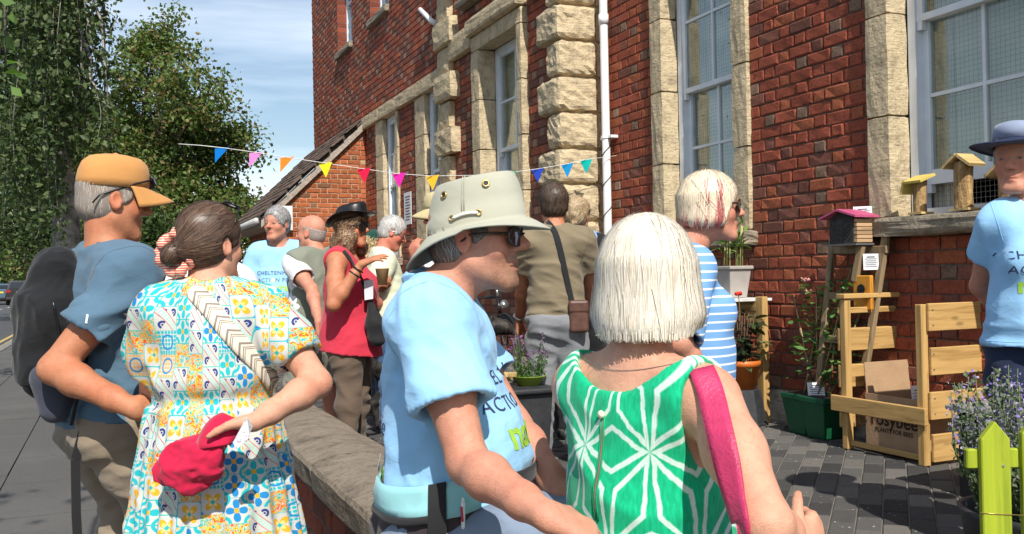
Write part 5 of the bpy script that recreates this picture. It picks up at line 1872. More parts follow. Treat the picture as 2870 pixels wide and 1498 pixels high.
def surf_ribbon(P, bvh, path, width, mat, name, parent, lift=.003, thick=.004, n=24, sm=2, dflt=None):
    H_ = [hit(P, bvh, x, y, dflt) for x, y in resample(path, n)]
    C = np.array([h[0] for h in H_]); N = np.array([h[1] for h in H_])
    for _ in range(sm):
        C[1:-1] = (C[:-2]+2*C[1:-1]+C[2:])/4; N[1:-1] = (N[:-2]+2*N[1:-1]+N[2:])/4
    T = np.gradient(C, axis=0); V = []; F = []; U = []
    s_ = np.concatenate([[0], np.cumsum(np.linalg.norm(np.diff(C, axis=0), axis=1))])
    w_ = width if callable(width) else (lambda t: width)
    for i in range(n):
        t = nrm(T[i]); nn = nrm(N[i]); sd_ = np.cross(t, nn); wd = w_(i/(n-1))/2
        for (a, o_) in ((-1, lift), (-1, lift+thick), (-.5, lift+thick*1.15), (0, lift+thick*1.2), (.5, lift+thick*1.15), (1, lift+thick), (1, lift)):
            V.append(C[i]+sd_*a*wd+nn*o_); U.append((a*wd, s_[i]))
    for i in range(n-1):
        for j in range(7): F.append((i*7+j, i*7+(j+1) % 7, (i+1)*7+(j+1) % 7, (i+1)*7+j))
    F += [tuple(range(6, -1, -1)), tuple(range((n-1)*7, n*7))]
    return link(name, np_mesh(name, np.array(V), F, mat, True, None, np.array(U)), parent, False)
def surf_patch(P, bvh, quad, mat, name, parent, lift=.004, thick=.006, n=8, m_=8, puff=0.0):
    """flat piece sewn on: quad = picture corners tl,tr,br,bl"""
    q = np.array(quad, float); V = []; F = []
    top = []; bot = []
    for j in range(m_+1):
        for i in range(n+1):
            u, v = i/n, j/m_
            p = q[0]*(1-u)*(1-v)+q[1]*u*(1-v)+q[2]*u*v+q[3]*(1-u)*v
            c, nn = hit(P, bvh, p[0], p[1])
            top.append(c+nn*(lift+thick+puff*math.sin(3.14*u)*math.sin(3.14*v))); bot.append(c+nn*(lift*.2))
    W = n+1; K = W*(m_+1)
    F = [(j*W+i, (j+1)*W+i, (j+1)*W+i+1, j*W+i+1) for j in range(m_) for i in range(n)]
    edge = [i for i in range(W)]+[j*W+n for j in range(1, m_+1)]+[m_*W+i for i in range(n-1, -1, -1)]+[j*W for j in range(m_-1, 0, -1)]
    F += [(edge[i], edge[(i+1) % len(edge)], K+edge[(i+1) % len(edge)], K+edge[i]) for i in range(len(edge))]
    return link(name, np_mesh(name, np.array(top+bot), F, mat, False), parent, False)

M_TEEBLUE = cloth('sky_blue_cotton', (.30, .56, .83), .005)
M_NAVYINK = plain('navy_print', (.035, .05, .12), .8, .05)
M_GREENINK = plain('lime_green_print', (.36, .62, .06), .8, .05)
M_WHITEINK = plain('white_print', (.8, .78, .7), .8, .05)

# ---------------------------------------------------------------- man in the bucket hat, sitting on the low wall
P = Person('man seated on the low wall in light green bucket hat and sky blue t-shirt', (1334, 668), 2.08, -2, -14, 1.0, SKIN_A, .0058,
           neck=(0, .075), belly=.5, fat=.93, tall=.61, pitch=1, ground=-.1)
hatman = P
P.arm('R', (1312, 1300), True, (1525, 1445), True, dict(d=picdir(P, 1, .45, .2), n=picdir(P, -.3, 1, .3), curl=(.5, .6, .4)))
P.arm('L', (1440, 1190), False, (1580, 1390), True, dict(d=picdir(P, 1, .6, -.1), n=picdir(P, 0, .5, -1), curl=(.5, .6, .4)))
P.body(True, beard=(.20, .125, .075), eyes=True, nose=1.12, brow=(.25, .16, .10), low=.0, armr=.97)
P.tee(M_TEEBLUE, seam=cloth('sky_blue_seam', (.24, .46, .72), .001), hem=.0, sl=.60, loose=.014, e=.018, slr=.98, neckr=.082,
      fold=[dict(seed=3, amp=.008, scale=(4, 4, 8)), dict(seed=21, amp=.0045, scale=(9, 9, 12)), dict(seed=31, amp=.002, scale=(22, 22, 20))])
TEEVF = P.last
cr_ = picdir(P, 1, 0, 0)
# chest print, wrapping out of sight, and the small word on the back
for t_, zc, sz, mt_, bd in (('CHELTENHAM', .31, .043, M_NAVYINK, False), ('ACTION FOR', .255, .043, M_NAVYINK, False), ('nature', .19, .085, M_GREENINK, True)):
    project_text(P, t_, P.P(0, .12, zc), (-1, 0, 0), (0, 0, 1), (0, 1, 0), sz*P.sc, mt_, bold=bd, spacing=1.12 if not bd else 1.0)
project_text(P, 'wildlife', P.P(0, -.12, .21), (1, 0, 0), (0, 0, 1), (0, -1, 0), .06*P.sc, M_NAVYINK)
project_text(P, 'nature', P.P(0, -.12, .11), (1, 0, 0), (0, 0, 1), (0, -1, 0), .07*P.sc, M_GREENINK, bold=True)
Ls = []
for g in (-1, 1):
    hip = P.P(g*.09, 0, -.02); kn = hip+np.array([g*.06, .40, .03]); an = kn+np.array([0, .06, -.42]); an[2] = .085
    Ls.append([hip, kn, kn+(an-kn)*.3, an])
P.trousers(cloth('grey_blue_canvas', (.19, .24, .33), .006), Ls, shoe=plain('grey_shoe', (.08, .08, .08), .7), waist=.06, wide=1.1)
# short hair under the hat
f = P.hair_sdf('short', .004, .052, -.062)
f.cut(P.H(0, 0, .022), P.Rh @ np.array([0, 0, 1.0]))
P.strands(f, 'hair', [(.16, .11, .08), (.26, .2, .16), (.38, .34, .30)], 1200, .03, flow_short, .0016, .0015, seed=3)
# bucket hat
M_HAT = cloth('pale_sage_canvas', (.40, .395, .315), .003, 1200, .04)
def brimz(a): return -.022+.030*math.sin(a)+.035*math.cos(a)**2
R_ = []
HT = .16
b0 = lambda k, z: el(0, .002, .081*k, .107*k, z-.012, HT)
def brim(t):
    def g(a):
        rx = .084+(.124-.084)*t; ry = .111+(.163-.111)*t
        x = rx*math.cos(a); y = .004+ry*math.sin(a)
        return (x, y, .024+HT*(y-.002)-.046*t**1.2*(.62-.38*math.cos(2*a))*(1.35 if math.sin(a) < 0 else .8))
    return g
R_ = [brim(1.0), brim(.94), brim(.7), brim(.45), brim(.2), brim(0.0), b0(1.03, .042), b0(1.02, .066), b0(1.00, .068), b0(.97, .095), b0(.90, .121), b0(.83, .137), b0(.79, .141), b0(.74, .138), b0(.4, .135), b0(.02, .135)]
V, F = ring_surface(P, R_, 56)
k_ = len(R_)
ht = link('bucket_hat', np_mesh('bucket_hat', V, list(F)+[tuple(range((k_-1)*56, k_*56))], M_HAT, True), P.root, False)
md = ht.modifiers.new('s', 'SOLIDIFY'); md.thickness = .004
def hat_pt(a, k, z, out=.002):
    x, y, zz = el(0, .002, .081*k+out, .107*k+out, z-.012, HT)(a); return P.H(x, y, zz)
for a, z in ((-.55, .113), (.42, .117), (2.6, .115), (-2.6, .113)):
    gm = MB(); c = hat_pt(a, .93, z, .0015); nn = P.Rh @ nrm([math.cos(a)*1.2, math.sin(a), .25])
    t1 = nrm(np.cross(nn, [0, 0, 1])); t2 = np.cross(nn, t1)
    gm.tube([c+(t1*math.cos(b)+t2*math.sin(b))*.0066+nn*.001 for b in np.linspace(0, 6.283, 17)], .0019, 6, False)
    go = gm.build('eyelet', M_GOLD, ht, True, False)
    dk = MB(); dk.tube([c-nn*.001, c+nn*.0016], .0056, 12); dk.build('eyelet_hole', M_BLACK, go, False, False)
sm_ = MB(); sm_.tube([hat_pt(-.05, kk, zz, .0012) for kk, zz in ((1.0, .069), (.97, .095), (.9, .125), (.83, .143))], .0012, 5); sm_.tube([hat_pt(-.10, kk, zz, .0012) for kk, zz in ((1.0, .069), (.97, .095), (.9, .125), (.83, .143))], .0012, 5)
sm_.build('seam', M_HAT, ht, True, False)
cd = MB(); cd.tube([hat_pt(a, 1.022, .057+.004*math.sin((a+.28)*6), .004) for a in np.linspace(-.28, .22, 9)], .0032, 8)
cd.build('hat_cord', plain('white_cord', (.8, .76, .72), .8, .1, 60), ht, True, False)
for a in (-.30, .24):
    gm = MB(); c = hat_pt(a, 1.022, .058, .002); nn = P.Rh @ nrm([math.cos(a)*1.2, math.sin(a), .1]); t1 = nrm(np.cross(nn, [0, 0, 1])); t2 = np.cross(nn, t1)
    gm.tube([c+(t1*math.cos(b)+t2*math.sin(b))*.0055+nn*.001 for b in np.linspace(0, 6.283, 15)], .0016, 6, False); gm.build('eyelet', M_GOLD, ht, True, False)
M_TORT = plain('tortoiseshell', (.05, .03, .018), .2, .5, 60)
glasses(P, y=.102, z=-.002, shape=(.027, .021), rim=M_TORT, lens=plain('brown_lens', (.045, .018, .02), .05, .1, 9, spec=.7), wrap=.016, temple_end=(-.02, .016))
# waist pouch
M_TEAL = cloth('pale_teal_nylon', (.27, .55, .58), .003, 700, .08)
M_PLUM = cloth('dark_plum_nylon', (.05, .037, .042), .004)
M_WEB = cloth('black_webbing', (.02, .02, .022), .002)
def pouch():
    bvp = bvh_of(TEEVF, P.last)
    hipc = P.P(.0, 0, .0); r_ = .205*P.sc
    def pt(a, z, o=0.0):
        c = P.P(0, 0, .045)+np.array([0, 0, z]); d = np.array([math.cos(a), math.sin(a), 0]); h = bvp.ray_cast(Vector(c+d*.5), Vector(-d))
        return (np.array(h[0]) if h[0] is not None and h[3] < .42 else c+d*.16)+d*(o+.006)
    def panel(a0, a1, z0, z1, o, n=14, m_=4):
        V = []; F = []
        for i in range(n+1):
            a = a0+(a1-a0)*i/n
            for j in range(m_+1):
                zz = (z0(a) if callable(z0) else z0); z2 = (z1(a) if callable(z1) else z1)
                V.append(pt(a, zz+(z2-zz)*j/m_, o+.003*math.sin(3.14*j/m_)))
        for i in range(n):
            for j in range(m_):
                b = i*(m_+1)+j; F.append((b, b+m_+1, b+m_+2, b+1))
        return V, F
    def mk(name, a0, a1, z0, z1, o, mat, par):
        V, F = panel(a0, a1, z0, z1, o)
        q = link(name, np_mesh(name, V, F, mat, True), par, False); m2 = q.modifiers.new('s', 'SOLIDIFY'); m2.thickness = .006; return q
    top = lambda a: .075-.018*math.cos((a+.2)*1.2)**2+.03*math.sin(max(-1.5, min(1.5, a*1.0)))
    q = mk('waist_pouch', -1.75, .42, -.14, lambda a: top(a)+.005, .0, M_PLUM, P.root)
    mk('flap', -1.72, -.12, lambda a: top(a)-.048, lambda a: top(a)+.012, .007, M_TEAL, q)
    mk('flap', .06, .42, lambda a: top(a)-.060, lambda a: top(a)+.012, .007, M_TEAL, q)
    mk('strap', -.12, .06, -.14, lambda a: top(a)+.014, .012, M_WEB, q)
    mk('zip_band', -1.72, -.12, lambda a: top(a)-.062, lambda a: top(a)-.046, .010, M_WEB, q)
    mk('belt', .42, 1.9, .035, .075, .004, M_WEB, q)
    cdm = MB(); V, F = panel(-1.6, -1.15, .05, .105, .004, 4, 2); cdm.add(V, F); c_ = cdm.build('card', M_WHITEINK, q, True, False)
    pn = MB(); a = .22; pn.tube([pt(a, .035, .022), pt(a+.015, -.055, .022)], .0042, 8); pn.tube([pt(a, .035, .022), pt(a, .045, .022)], [.0042, .002], 8)
    po = pn.build('pen', M_PIPE, q, True, False)
    pc = MB(); pc.tube([pt(a-.02, .028, .027), pt(a-.015, .0, .027)], .0025, 6); pc.build('pen_clip', plain('red_plastic', (.6, .02, .06), .4), po, True, False)
pouch()

# ---------------------------------------------------------------- woman with the white bob and green dress
P = Person('seated woman with straight white bob hair and green dress, seen from behind', (1818, 796), 1.85, 50, 78, .95, SKIN_B, .006,
           neck=(0, .02), fat=1.06, bust=1.0, tall=.655, sw=.98, ground=-.1)
P.arm('R', (2150, 1470), True, (2240, 1560), False, dict(d=picdir(P, .5, -.35, .6), n=picdir(P, -.6, .2, .3), curl=(.9, 1.0, .6)))
P.arm_local('L', (-.20, .2, .22), (-.12, .40, .10))
P.body(False, armr=1.02, low=-.02)
def green_mat():
    n = NT('green_linen_with_white_diamonds')
    u, v, _ = n.sep(n.attr('uvc', 'Vector'))
    wob = n.noise(n.attr('uvc', 'Vector'), 28, 3)
    S = .20
    x = n.add(n.m('DIVIDE', n.add(u, n.mul(n.sub(wob, .5), .012)), S), .32); y = n.add(n.m('DIVIDE', n.add(v, n.mul(n.sub(wob, .5), .010)), S*1.05), .20)
    H3 = math.sqrt(3)
    best = None
    for ang, (ox, oy) in ((0.0, (.5, 0)), (math.pi/3, (.25, H3/4)), (2*math.pi/3, (-.25, H3/4))):
        ca, sa = math.cos(ang), math.sin(ang)
        for (tx, ty) in ((0, 0), (.5, H3/2)):
            X = n.sub(x, ox+tx); Y = n.sub(y, oy+ty)
            X = n.sub(X, n.m('ROUND', X)); Y = n.sub(Y, n.mul(n.m('ROUND', n.m('DIVIDE', Y, H3)), H3))
            A = n.absv(n.add(n.mul(X, ca), n.mul(Y, sa))); B = n.absv(n.sub(n.mul(Y, ca), n.mul(X, sa)))
            d = n.sub(n.add(n.mul(A, 1/.48), n.mul(B, 1/.21)), 1.0)      # rhombus along the lattice edge
            d = n.absv(n.add(n.mul(d, .19), .018))
            best = d if best is None else n.mn(best, d)
    dbl = n.absv(n.sub(best, .010))
    line = n.m('MAXIMUM', n.mul(n.step(best, .030, .024), .5), n.step(dbl, .013, .007))
    slub = n.noise(n.mapv(n.coord('Object'), (160, 160, 28)), 1.0, 3, .6)
    g = n.ramp(slub, [(.3, (.0, .33, .145)), (.7, (.005, .50, .24))])
    c = n.mix(n.mul(line, n.add(.62, n.mul(slub, .5))), g, (.66, .78, .72))
    return n.done(c, .8, n.bump(slub, .4, .002), .2, Sheen_Weight=.15)
M_GREENDRESS = green_mat()
def cyl_uv(P_, cx=0.0, cy=0.0, r=.17):
    return lambda V: np.stack([np.arctan2(V[:, 0]-cx, -(V[:, 1]-cy))*r, V[:, 2]-P_.pz], 1)
q = P.sc
lo, hi = P.bounds([P.P(-.27, -.22, -.45), P.P(.27, .28, .52)], .08)
lo[2] = max(lo[2], .02)
f = Field(lo, hi, P.vox)
P.torso(f, .012, .05)
f.rc(P.P(0, 0, .2), P.P(0, .02, -.1), .15*q, .2*q, .06)
for g in (-1, 1):
    f.rc(P.P(g*.09, .02, -.05), P.P(g*.10, .40, -.03), .125*q, .11*q, .06)
# wide boat neck and cut-away arm holes
f.ell(P.P(0, .01, .54), (.150*q, .16*q, .135*q), .008, 's')
for d in P.el:
    g = 1 if d == 'R' else -1
    f.ell(P.P(g*.232, .0, .40), (.095*q, .14*q, .150*q), .010, 's')
V0, F0 = f.mesh()
dress = P.cloth('dress', f, M_GREENDRESS, [dict(seed=4, amp=.005, scale=(5, 5, 7)), dict(seed=14, amp=.002, scale=(13, 13, 13))], uv=cyl_uv(P, 0, 0, .18))
bvh = BVHTree.FromPolygons([Vector(v) for v in P.last[0]], [tuple(int(i) for i in f_) for f_ in P.last[1]])
def on_dress(x, z, lift=.002):
    p = Vector(P.P(x, -.4, z)); h = bvh.ray_cast(p, Vector((0, 1, 0)))
    return np.array(h[0]+h[1]*lift) if h[0] is not None else np.array(P.P(x, -.13, z))
sl_ = MB(); sl_.tube([on_dress(0, z, .0008) for z in np.linspace(.395, .205, 10)], [.0008]+[.0020]*8+[.0008], 6); sl_.build('back_slit', plain('shadowed_gap', (.25, .16, .11), .9), dress, True, False)
for g in (-1, 1):
    pl_ = MB(); pl_.tube([on_dress(g*.0045, z, .001) for z in np.linspace(.40, .20, 10)], .0016, 5); pl_.build('slit_edge', plain('green_edge', (.0, .36, .16), .8), dress, True, False)
bt = MB(); c = on_dress(0, .402, .006); bt.lathe([(1e-4, -.005), (.006, -.004), (.008, 0), (.006, .004), (1e-4, .005)], c, 12, rotm(1.57, 0, 0)); bt.build('button', plain('pearl', (.75, .68, .5), .25), dress, True, False)
# fine chain
ch = MB()
bb = BVHTree.FromPolygons([Vector(v) for v in P.bodyVF[0]], [tuple(int(i) for i in f_) for f_ in P.bodyVF[1]])
pts = []
for a in np.linspace(-2.5, 2.5, 40):
    c = P.P(0, -.01, .475); d = Vector((math.sin(a), -math.cos(a), .25-.35*math.cos(a)*.3)).normalized()
    h = bb.ray_cast(Vector(c)+d*.25, -d)
    if h[0] is not None: pts.append(np.array(h[0]+h[1]*.0015))
ch.tube(pts, .0006, 5); ch.build('necklace', M_SILVER, P.root, True, False)
# bob
def bob(f, E):
    E((0, -.012, .042), (.098, .112, .104))
    q = P.sc
    def sk(x, y, z):
        R = P.Rh; X, Y, Z_ = x-P.hc[0], y-P.hc[1], z-P.hc[2]
        a = (X*R[0, 0]+Y*R[1, 0]+Z_*R[2, 0])/q; b = (X*R[0, 1]+Y*R[1, 1]+Z_*R[2, 1])/q; c = (X*R[0, 2]+Y*R[1, 2]+Z_*R[2, 2])/q
        t = np.clip((.05-c)/.135, 0, 1)
        rx = .098+.024*t-.012*np.clip((t-.75)/.25, 0, 1)**2; ry = .112+.008*t
        d = (np.sqrt((a/rx)**2+((b+.012)/ry)**2)-1)*.1
        d = np.maximum(d, np.maximum(c-.05, -.078-.020*np.clip(-b/.1, 0, 1)-c))
        d = np.maximum(d, np.minimum(b-.045, c-.03+1))      # open at the face
        return d*q
    f.fn(P.hc-.22, P.hc+.22, sk, .02)
    f.rc(P.H(0, .02, -.2), P.H(0, .06, .0), .055*q, .055*q, .01, 's')
    f.ell(P.H(0, .09, -.04), np.array((.066, .07, .10))*q, .01, 's', P.Rh)
def flow_bob(hl):
    x, y, z = hl
    v = np.array([x, y+.01, 0]); v = v/(np.linalg.norm(v)+.015)
    t = max(0, min(1, (z-.06)/.085))
    return v*t*1.1+np.array([0, 0, -1])*(1.02-t)
f = P.hair_sdf('x', extra=bob, vox=.005)
P.strands(f, 'hair', [(.74, .67, .54), (.80, .75, .66), (.62, .55, .45), (.74, .70, .62), (.78, .70, .56)], 8000, .15, flow_bob, .0020, .0011, seed=5, steps=8, noiseflow=.03, base_dark=1.0, over=1)
# pink leather bag strap
M_PINK = plain('pink_leather', (.52, .035, .12), .45, .15, 14, .002, 180)
cl = BVHTree.FromPolygons([Vector(v) for v in np.concatenate([P.last[0], P.bodyVF[0]])], [tuple(int(i) for i in f_) for f_ in P.last[1]]+[tuple(int(i)+len(P.last[0]) for i in f_) for f_ in P.bodyVF[1]])
bagr = empty('shoulder_bag', tuple(P.root.location), P.yaw, 'pink leather shoulder bag whose strap lies over the bare shoulder', 'bag')
so_ = surf_ribbon(P, cl, [(1966, 1040), (1985, 1080), (2003, 1140), (2022, 1220), (2044, 1310), (2066, 1400), (2090, 1490), (2100, 1540)], .046, M_PINK, 'strap', bagr, .003, .004, 30, 3)
bg_ = MB(); bg_.bx((-.13, -.04, -.1), (.13, .04, .1)); V = bg_.v[0]+P.P(.0, .42, -.02); bg_.v[0] = V
bevel(bg_.build('bag_body', M_PINK, bagr, False, False), .02, 3)
# ---------------------------------------------------------------- woman in the patterned dress
def dress_mat():
    n = NT('patchwork_tile_print')
    vec = n.attr('uvc', 'Vector')
    u, v, _ = n.sep(vec)
    T = .062
    # bricks of tiles: every second column shifted
    cu_ = n.m('FLOOR', n.m('DIVIDE', u, T))
    sh = n.mul(n.m('FRACT', n.mul(cu_, .5)), T*.9)
    uu = n.m('DIVIDE', u, T); vv = n.m('DIVIDE', n.add(v, sh), T)
    i, j = n.m('FLOOR', uu), n.m('FLOOR', vv)
    x = n.sub(n.m('FRACT', uu), .5); y = n.sub(n.m('FRACT', vv), .5)
    rnd = n.white(n.comb(i, j, 3.0)); rnd2 = n.white(n.comb(i, j, 9.0))
    r = n.m('SQRT', n.add(n.mul(x, x), n.mul(y, y))); th = n.m('ARCTAN2', y, x)
    W = (.54, .54, .50); BL = (.015, .22, .50); TE = (.02, .42, .46); YE = (.72, .38, .02); NV = (.03, .045, .20); OR = (.78, .13, .015); GR = (.30, .55, .34)
    # A blue flower tile
    pet = n.mul(n.m('POWER', n.absv(n.m('COSINE', n.mul(th, 2.0))), .7), .48)
    a = n.mix(n.step(n.sub(r, pet), .0, -.05), W, n.mix(n.gt(rnd2, .5), BL, TE))
    a = n.mix(n.step(r, .12, .08), a, YE)
    cx = n.sub(.5, n.absv(x)); cy = n.sub(.5, n.absv(y)); rc_ = n.m('SQRT', n.add(n.mul(cx, cx), n.mul(cy, cy)))
    a = n.mix(n.step(n.absv(n.sub(rc_, .22)), .085, .055), a, TE)
    a = n.mix(n.step(rc_, .1, .07), a, YE)
    # B yellow petals
    pet2 = n.mul(n.m('POWER', n.absv(n.m('SINE', n.mul(th, 2.0))), .7), .46)
    b = n.mix(n.step(n.sub(r, pet2), .0, -.06), W, YE)
    b = n.mix(n.step(n.sub(r, n.mul(pet2, .55)), .0, -.05), b, (.85, .62, .2))
    b = n.mix(n.step(n.add(n.absv(x), n.absv(y)), .14, .09), b, TE)
    b = n.mix(n.step(n.add(cx, cy), .16, .1), b, BL)
    # C navy scrolls with hatched ribbon
    sx = n.sub(n.absv(x), .22); sy = n.sub(n.m('FRACT', n.mul(n.add(y, .5), 2.0)), .5); sy = n.mul(sy, .5)
    rs = n.m('SQRT', n.add(n.mul(sx, sx), n.mul(sy, sy)))
    ring = n.mul(n.step(n.absv(n.sub(rs, .13)), .06, .04), n.gt(n.add(sx, n.mul(sy, .7)), -.05))
    c = n.mix(ring, W, NV)
    c = n.mix(n.step(rs, .06, .035), c, NV)
    dia = n.add(x, y)
    hat_ = n.gt(n.m('FRACT', n.mul(n.sub(x, y), 5.0)), .55)
    c = n.mix(n.mul(n.lt(n.absv(dia), .17), 1.0), c, n.mix(hat_, W, (.35, .68, .55)))
    c = n.mix(n.step(n.absv(n.sub(n.absv(dia), .20)), .03, .015), c, (.6, .12, .12))
    # D red-orange flowers and rainbow ribbons
    nv_ = n.noise(vec, 62, 2, .5, 1.6)
    wv = n.noise(vec, 90, 2, .5, .8)
    d = n.ramp(nv_, [(.36, W), (.40, TE), (.44, (.05, .38, .2)), (.47, W), (.50, YE), (.55, (.9, .6, .05)), (.585, OR), (.64, (.75, .05, .02)), (.68, W)])
    # E small teal lattice
    e1 = n.absv(n.m('SINE', n.mul(x, 19.0))); e2 = n.absv(n.m('SINE', n.mul(y, 19.0)))
    e = n.mix(n.gt(n.mul(e1, e2), .35), W, n.mix(n.gt(rnd2, .5), TE, (.75, .40, .12)))
    e = n.mix(n.step(n.absv(n.sub(r, .3)), .05, .03), e, BL)
    col = a
    for lim, cc in ((.26, b), (.44, c), (.64, d), (.88, e)):
        col = n.mix(n.gt(rnd, lim), col, cc)
    ed = n.mn(cx, cy)
    col = n.mix(n.mul(n.lt(ed, .025), n.gt(rnd2, .35)), col, n.mix(n.gt(rnd, .5), TE, (.12, .45, .40)))
    h = n.noise(n.mapv(n.coord('Object'), (26, 26, 9)), 1.0, 3)
    return n.done(col, .75, n.bump(h, .35, .004), .2)
M_DRESS = dress_mat()
P = Person('woman seen from behind in a short-sleeved dress of colourful tile patterns', (592, 690), 2.62, 80, 42, .89, SKIN_B, .0063, neck=(0, .02), fat=1.08, bust=1.0, sw=.95, tall=.64, ground=-.12)
dresswoman = P
P.arm('R', (890, 1075), True, (712, 1185), True, dict(d=picdir(P, -1, .12, .05), n=picdir(P, .2, .6, -.2), curl=((.5, .6, .4), (.8, .8, .5), (.9, .9, .5), (1.0, .9, .5)), thumb=.9))
P.arm('L', (432, 1125), False, (520, 1165), False, None)
P.body(False, armr=1.02, low=0, eyes=True, neckr=.95)
q = P.sc
lo, hi = P.bounds([P.P(-.34, -.30, -.72), P.P(.34, .32, .56)]+[P.sh[d]+(P.el[d]-P.sh[d])*.75 for d in P.el], .10)
lo[2] = max(lo[2], .18)
f = Field(lo, hi, .0072)
P.torso(f, .014, .05)
wz = P.P(0, 0, .165)[2]
def skirt(x, y, z):
    t = np.clip((wz-z)/.85, 0, 1); th = np.arctan2(y, x)
    pl_ = 1+(.018+.045*t)*np.sin(th*23+2.2*np.sin(th*3))*np.clip((wz-z)/.06, 0, 1)
    rx = (.165*1.02+.035*np.sqrt(t)+.10*t)*pl_; ry = (.138+.04*np.sqrt(t)+.09*t)*pl_
    return np.maximum((np.sqrt((x/rx)**2+((y-.005)/ry)**2)-1)*.15, z-wz)
f.fn(lo, hi, skirt, .015)
# bodice bloused over the waist
f.ell(P.P(0, 0, .235), (.192*q, .152*q, .085*q), .03)
f.fn(*P.bounds([P.P(-.4, -.4, .155), P.P(.4, .4, .175)], .01), lambda x, y, z: np.where(np.abs(z-wz) < .008, -(np.sqrt((x/.158)**2+((y-.005)/.132)**2)-1)*.15, 1), 0, 's')
for d in P.el:                       # gathered puff sleeves
    S, E = P.sh[d], P.el[d]; A = E-S; X = S+A*.66
    f.rc(S+A*.05, S+A*.40, .068*q, .086*q, .035); f.rc(S+A*.40, X+A*.1, .086*q, .068*q, .02, clip=[(X, A)])
    f.rc(X-A*.06, X+A*.2, .056*q, .056*q, 0, 's')
f.rc(P.P(0, .0, .515), P.P(0, .02, .64), .072*q, .088*q, .006, 's')
f.cut((0, 0, lo[2]+.02), (0, 0, -1))
def uvd(V):
    x = V[:, 0]; th = np.arctan2(x, -V[:, 1])*.2; w_ = np.clip((np.abs(x)-.145)/.03, 0, 1)*(V[:, 2] > P.pz+.2)
    return np.stack([th*(1-w_)+w_*(np.sign(x)*.24+(x-np.sign(x)*.15)), V[:, 2]-P.pz], 1)
pdress = P.cloth('dress', f, M_DRESS, [dict(seed=4, amp=.006, scale=(8, 8, 5)), dict(seed=9, amp=.0025, scale=(20, 20, 9))], sm=1, uv=uvd)
DV = P.last
Ls = P.legs_std(.09)
lg = MB()
for L in Ls: lg.tube([L[1], L[3]], [.055, .04], 12)
# bare shins below the hem
lf = Field(np.min([p for L in Ls for p in L], 0)-.15, np.max([p for L in Ls for p in L], 0)+.15, .009)
for L in Ls: lf.chain([L[1]+np.array([0, 0, .15]), L[1], L[2], L[3]], [.075, .055, .052, .036], .02); lf.rc(L[3], L[3]+np.array([0, .13, -.05]), .036, .028, .02)
Vl, Fl = lf.mesh()
link('lower_legs', np_mesh('lower_legs', Vl, Fl, M_SKIN, True, np.tile(P.skin, (len(Vl), 1))), P.root, False)
# hair drawn back to a low knot
def tied(f, E):
    E((0, -.014, .040), (.084, .104, .096)); E((0, -.045, -.01), (.072, .072, .06), .03)
    E((-.035, -.125, -.028), (.034, .030, .036), .010)
f = P.hair_sdf('short', .008, .062, -.062, extra=tied, vox=.0045)
def flow_tied(hl):
    d = np.array([-.03, -.11, -.02])-np.array(hl); return d/(np.linalg.norm(d)+1e-6)
P.strands(f, 'hair', [(.085, .045, .03), (.13, .075, .05), (.19, .115, .075), (.06, .032, .022)], 3600, .09, flow_tied, .0018, .0015, seed=8, steps=7, noiseflow=.05, base_dark=.75)
# scrunchie, hairgrip, glasses pushed up
sc_ = MB()
ctr = P.H(-.035, -.098, -.026); 
rg = []
for a in np.linspace(0, 2*math.pi, 49):
    w_ = 1+.14*math.sin(a*9)
    rg.append(P.H(-.030+.050*math.cos(a)*w_, -.108+.018*math.cos(a)+.006*math.sin(a*7), -.024+.054*math.sin(a)*w_))
sc_.tube(rg, [.014*(1+.25*math.sin(k*1.7)) for k in range(49)], 9, False)
nS = NT('coral_striped_satin'); sw_ = nS.gt(nS.m('FRACT', nS.mul(nS.sep(nS.coord('Object'))[2], 150.0)), .6)
M_SCR = nS.done(nS.mix(sw_, (.72, .13, .08), (.85, .62, .5)), .35, None, .5)
sc_.build('scrunchie', M_SCR, P.root, True, False)
hg = MB(); hg.tube([P.H(.012, -.118, -.022), P.H(.035, -.108, -.030), P.H(.056, -.085, -.036)], .0018, 6); hg.build('hairgrip', M_SILVER, P.root, True, False)
glasses(P, y=.060, z=.132, shape=(.028, .023), tilt=1.15, temple_end=(-.085, .0), rimr=.0035)
# crossbody strap with chevrons
nC = NT('cream_chevron_webbing'); u_, v_, _ = nC.sep(nC.attr('uvc', 'Vector'))
ph = nC.m('FRACT', nC.mul(nC.add(v_, nC.mul(nC.absv(u_), -.9)), 22.0))
l1 = nC.step(nC.absv(nC.sub(ph, .2)), .10, .07); l2 = nC.step(nC.absv(nC.sub(ph, .5)), .05, .03); l3 = nC.step(nC.absv(nC.sub(ph, .64)), .045, .025)
M_CHEV = nC.done(nC.mix(nC.mul(nC.mxx(nC.mxx(l1, l2), l3), .8), (.74, .66, .54), (.13, .095, .075)), .8)
bv = bvh_of(DV, P.bodyVF)
bagP = empty('crossbody_bag', tuple(P.root.location), P.yaw, 'cream crossbody bag strap with black chevrons over the patterned dress', 'bag')
surf_ribbon(P, bv, [(505, 775), (535, 808), (590, 865), (640, 930), (690, 985), (735, 1035), (765, 1078)], .050, M_CHEV, 'strap', bagP, .004, .003, 26, 3)
bb_ = MB(); bb_.bx((-.10, -.035, -.08), (.10, .035, .08)); bb_.v[0] = bb_.v[0]+P.P(.0, .30, .08)
bevel(bb_.build('bag_body', plain('tan_canvas', (.5, .4, .28), .8), bagP, False, False), .015, 3)

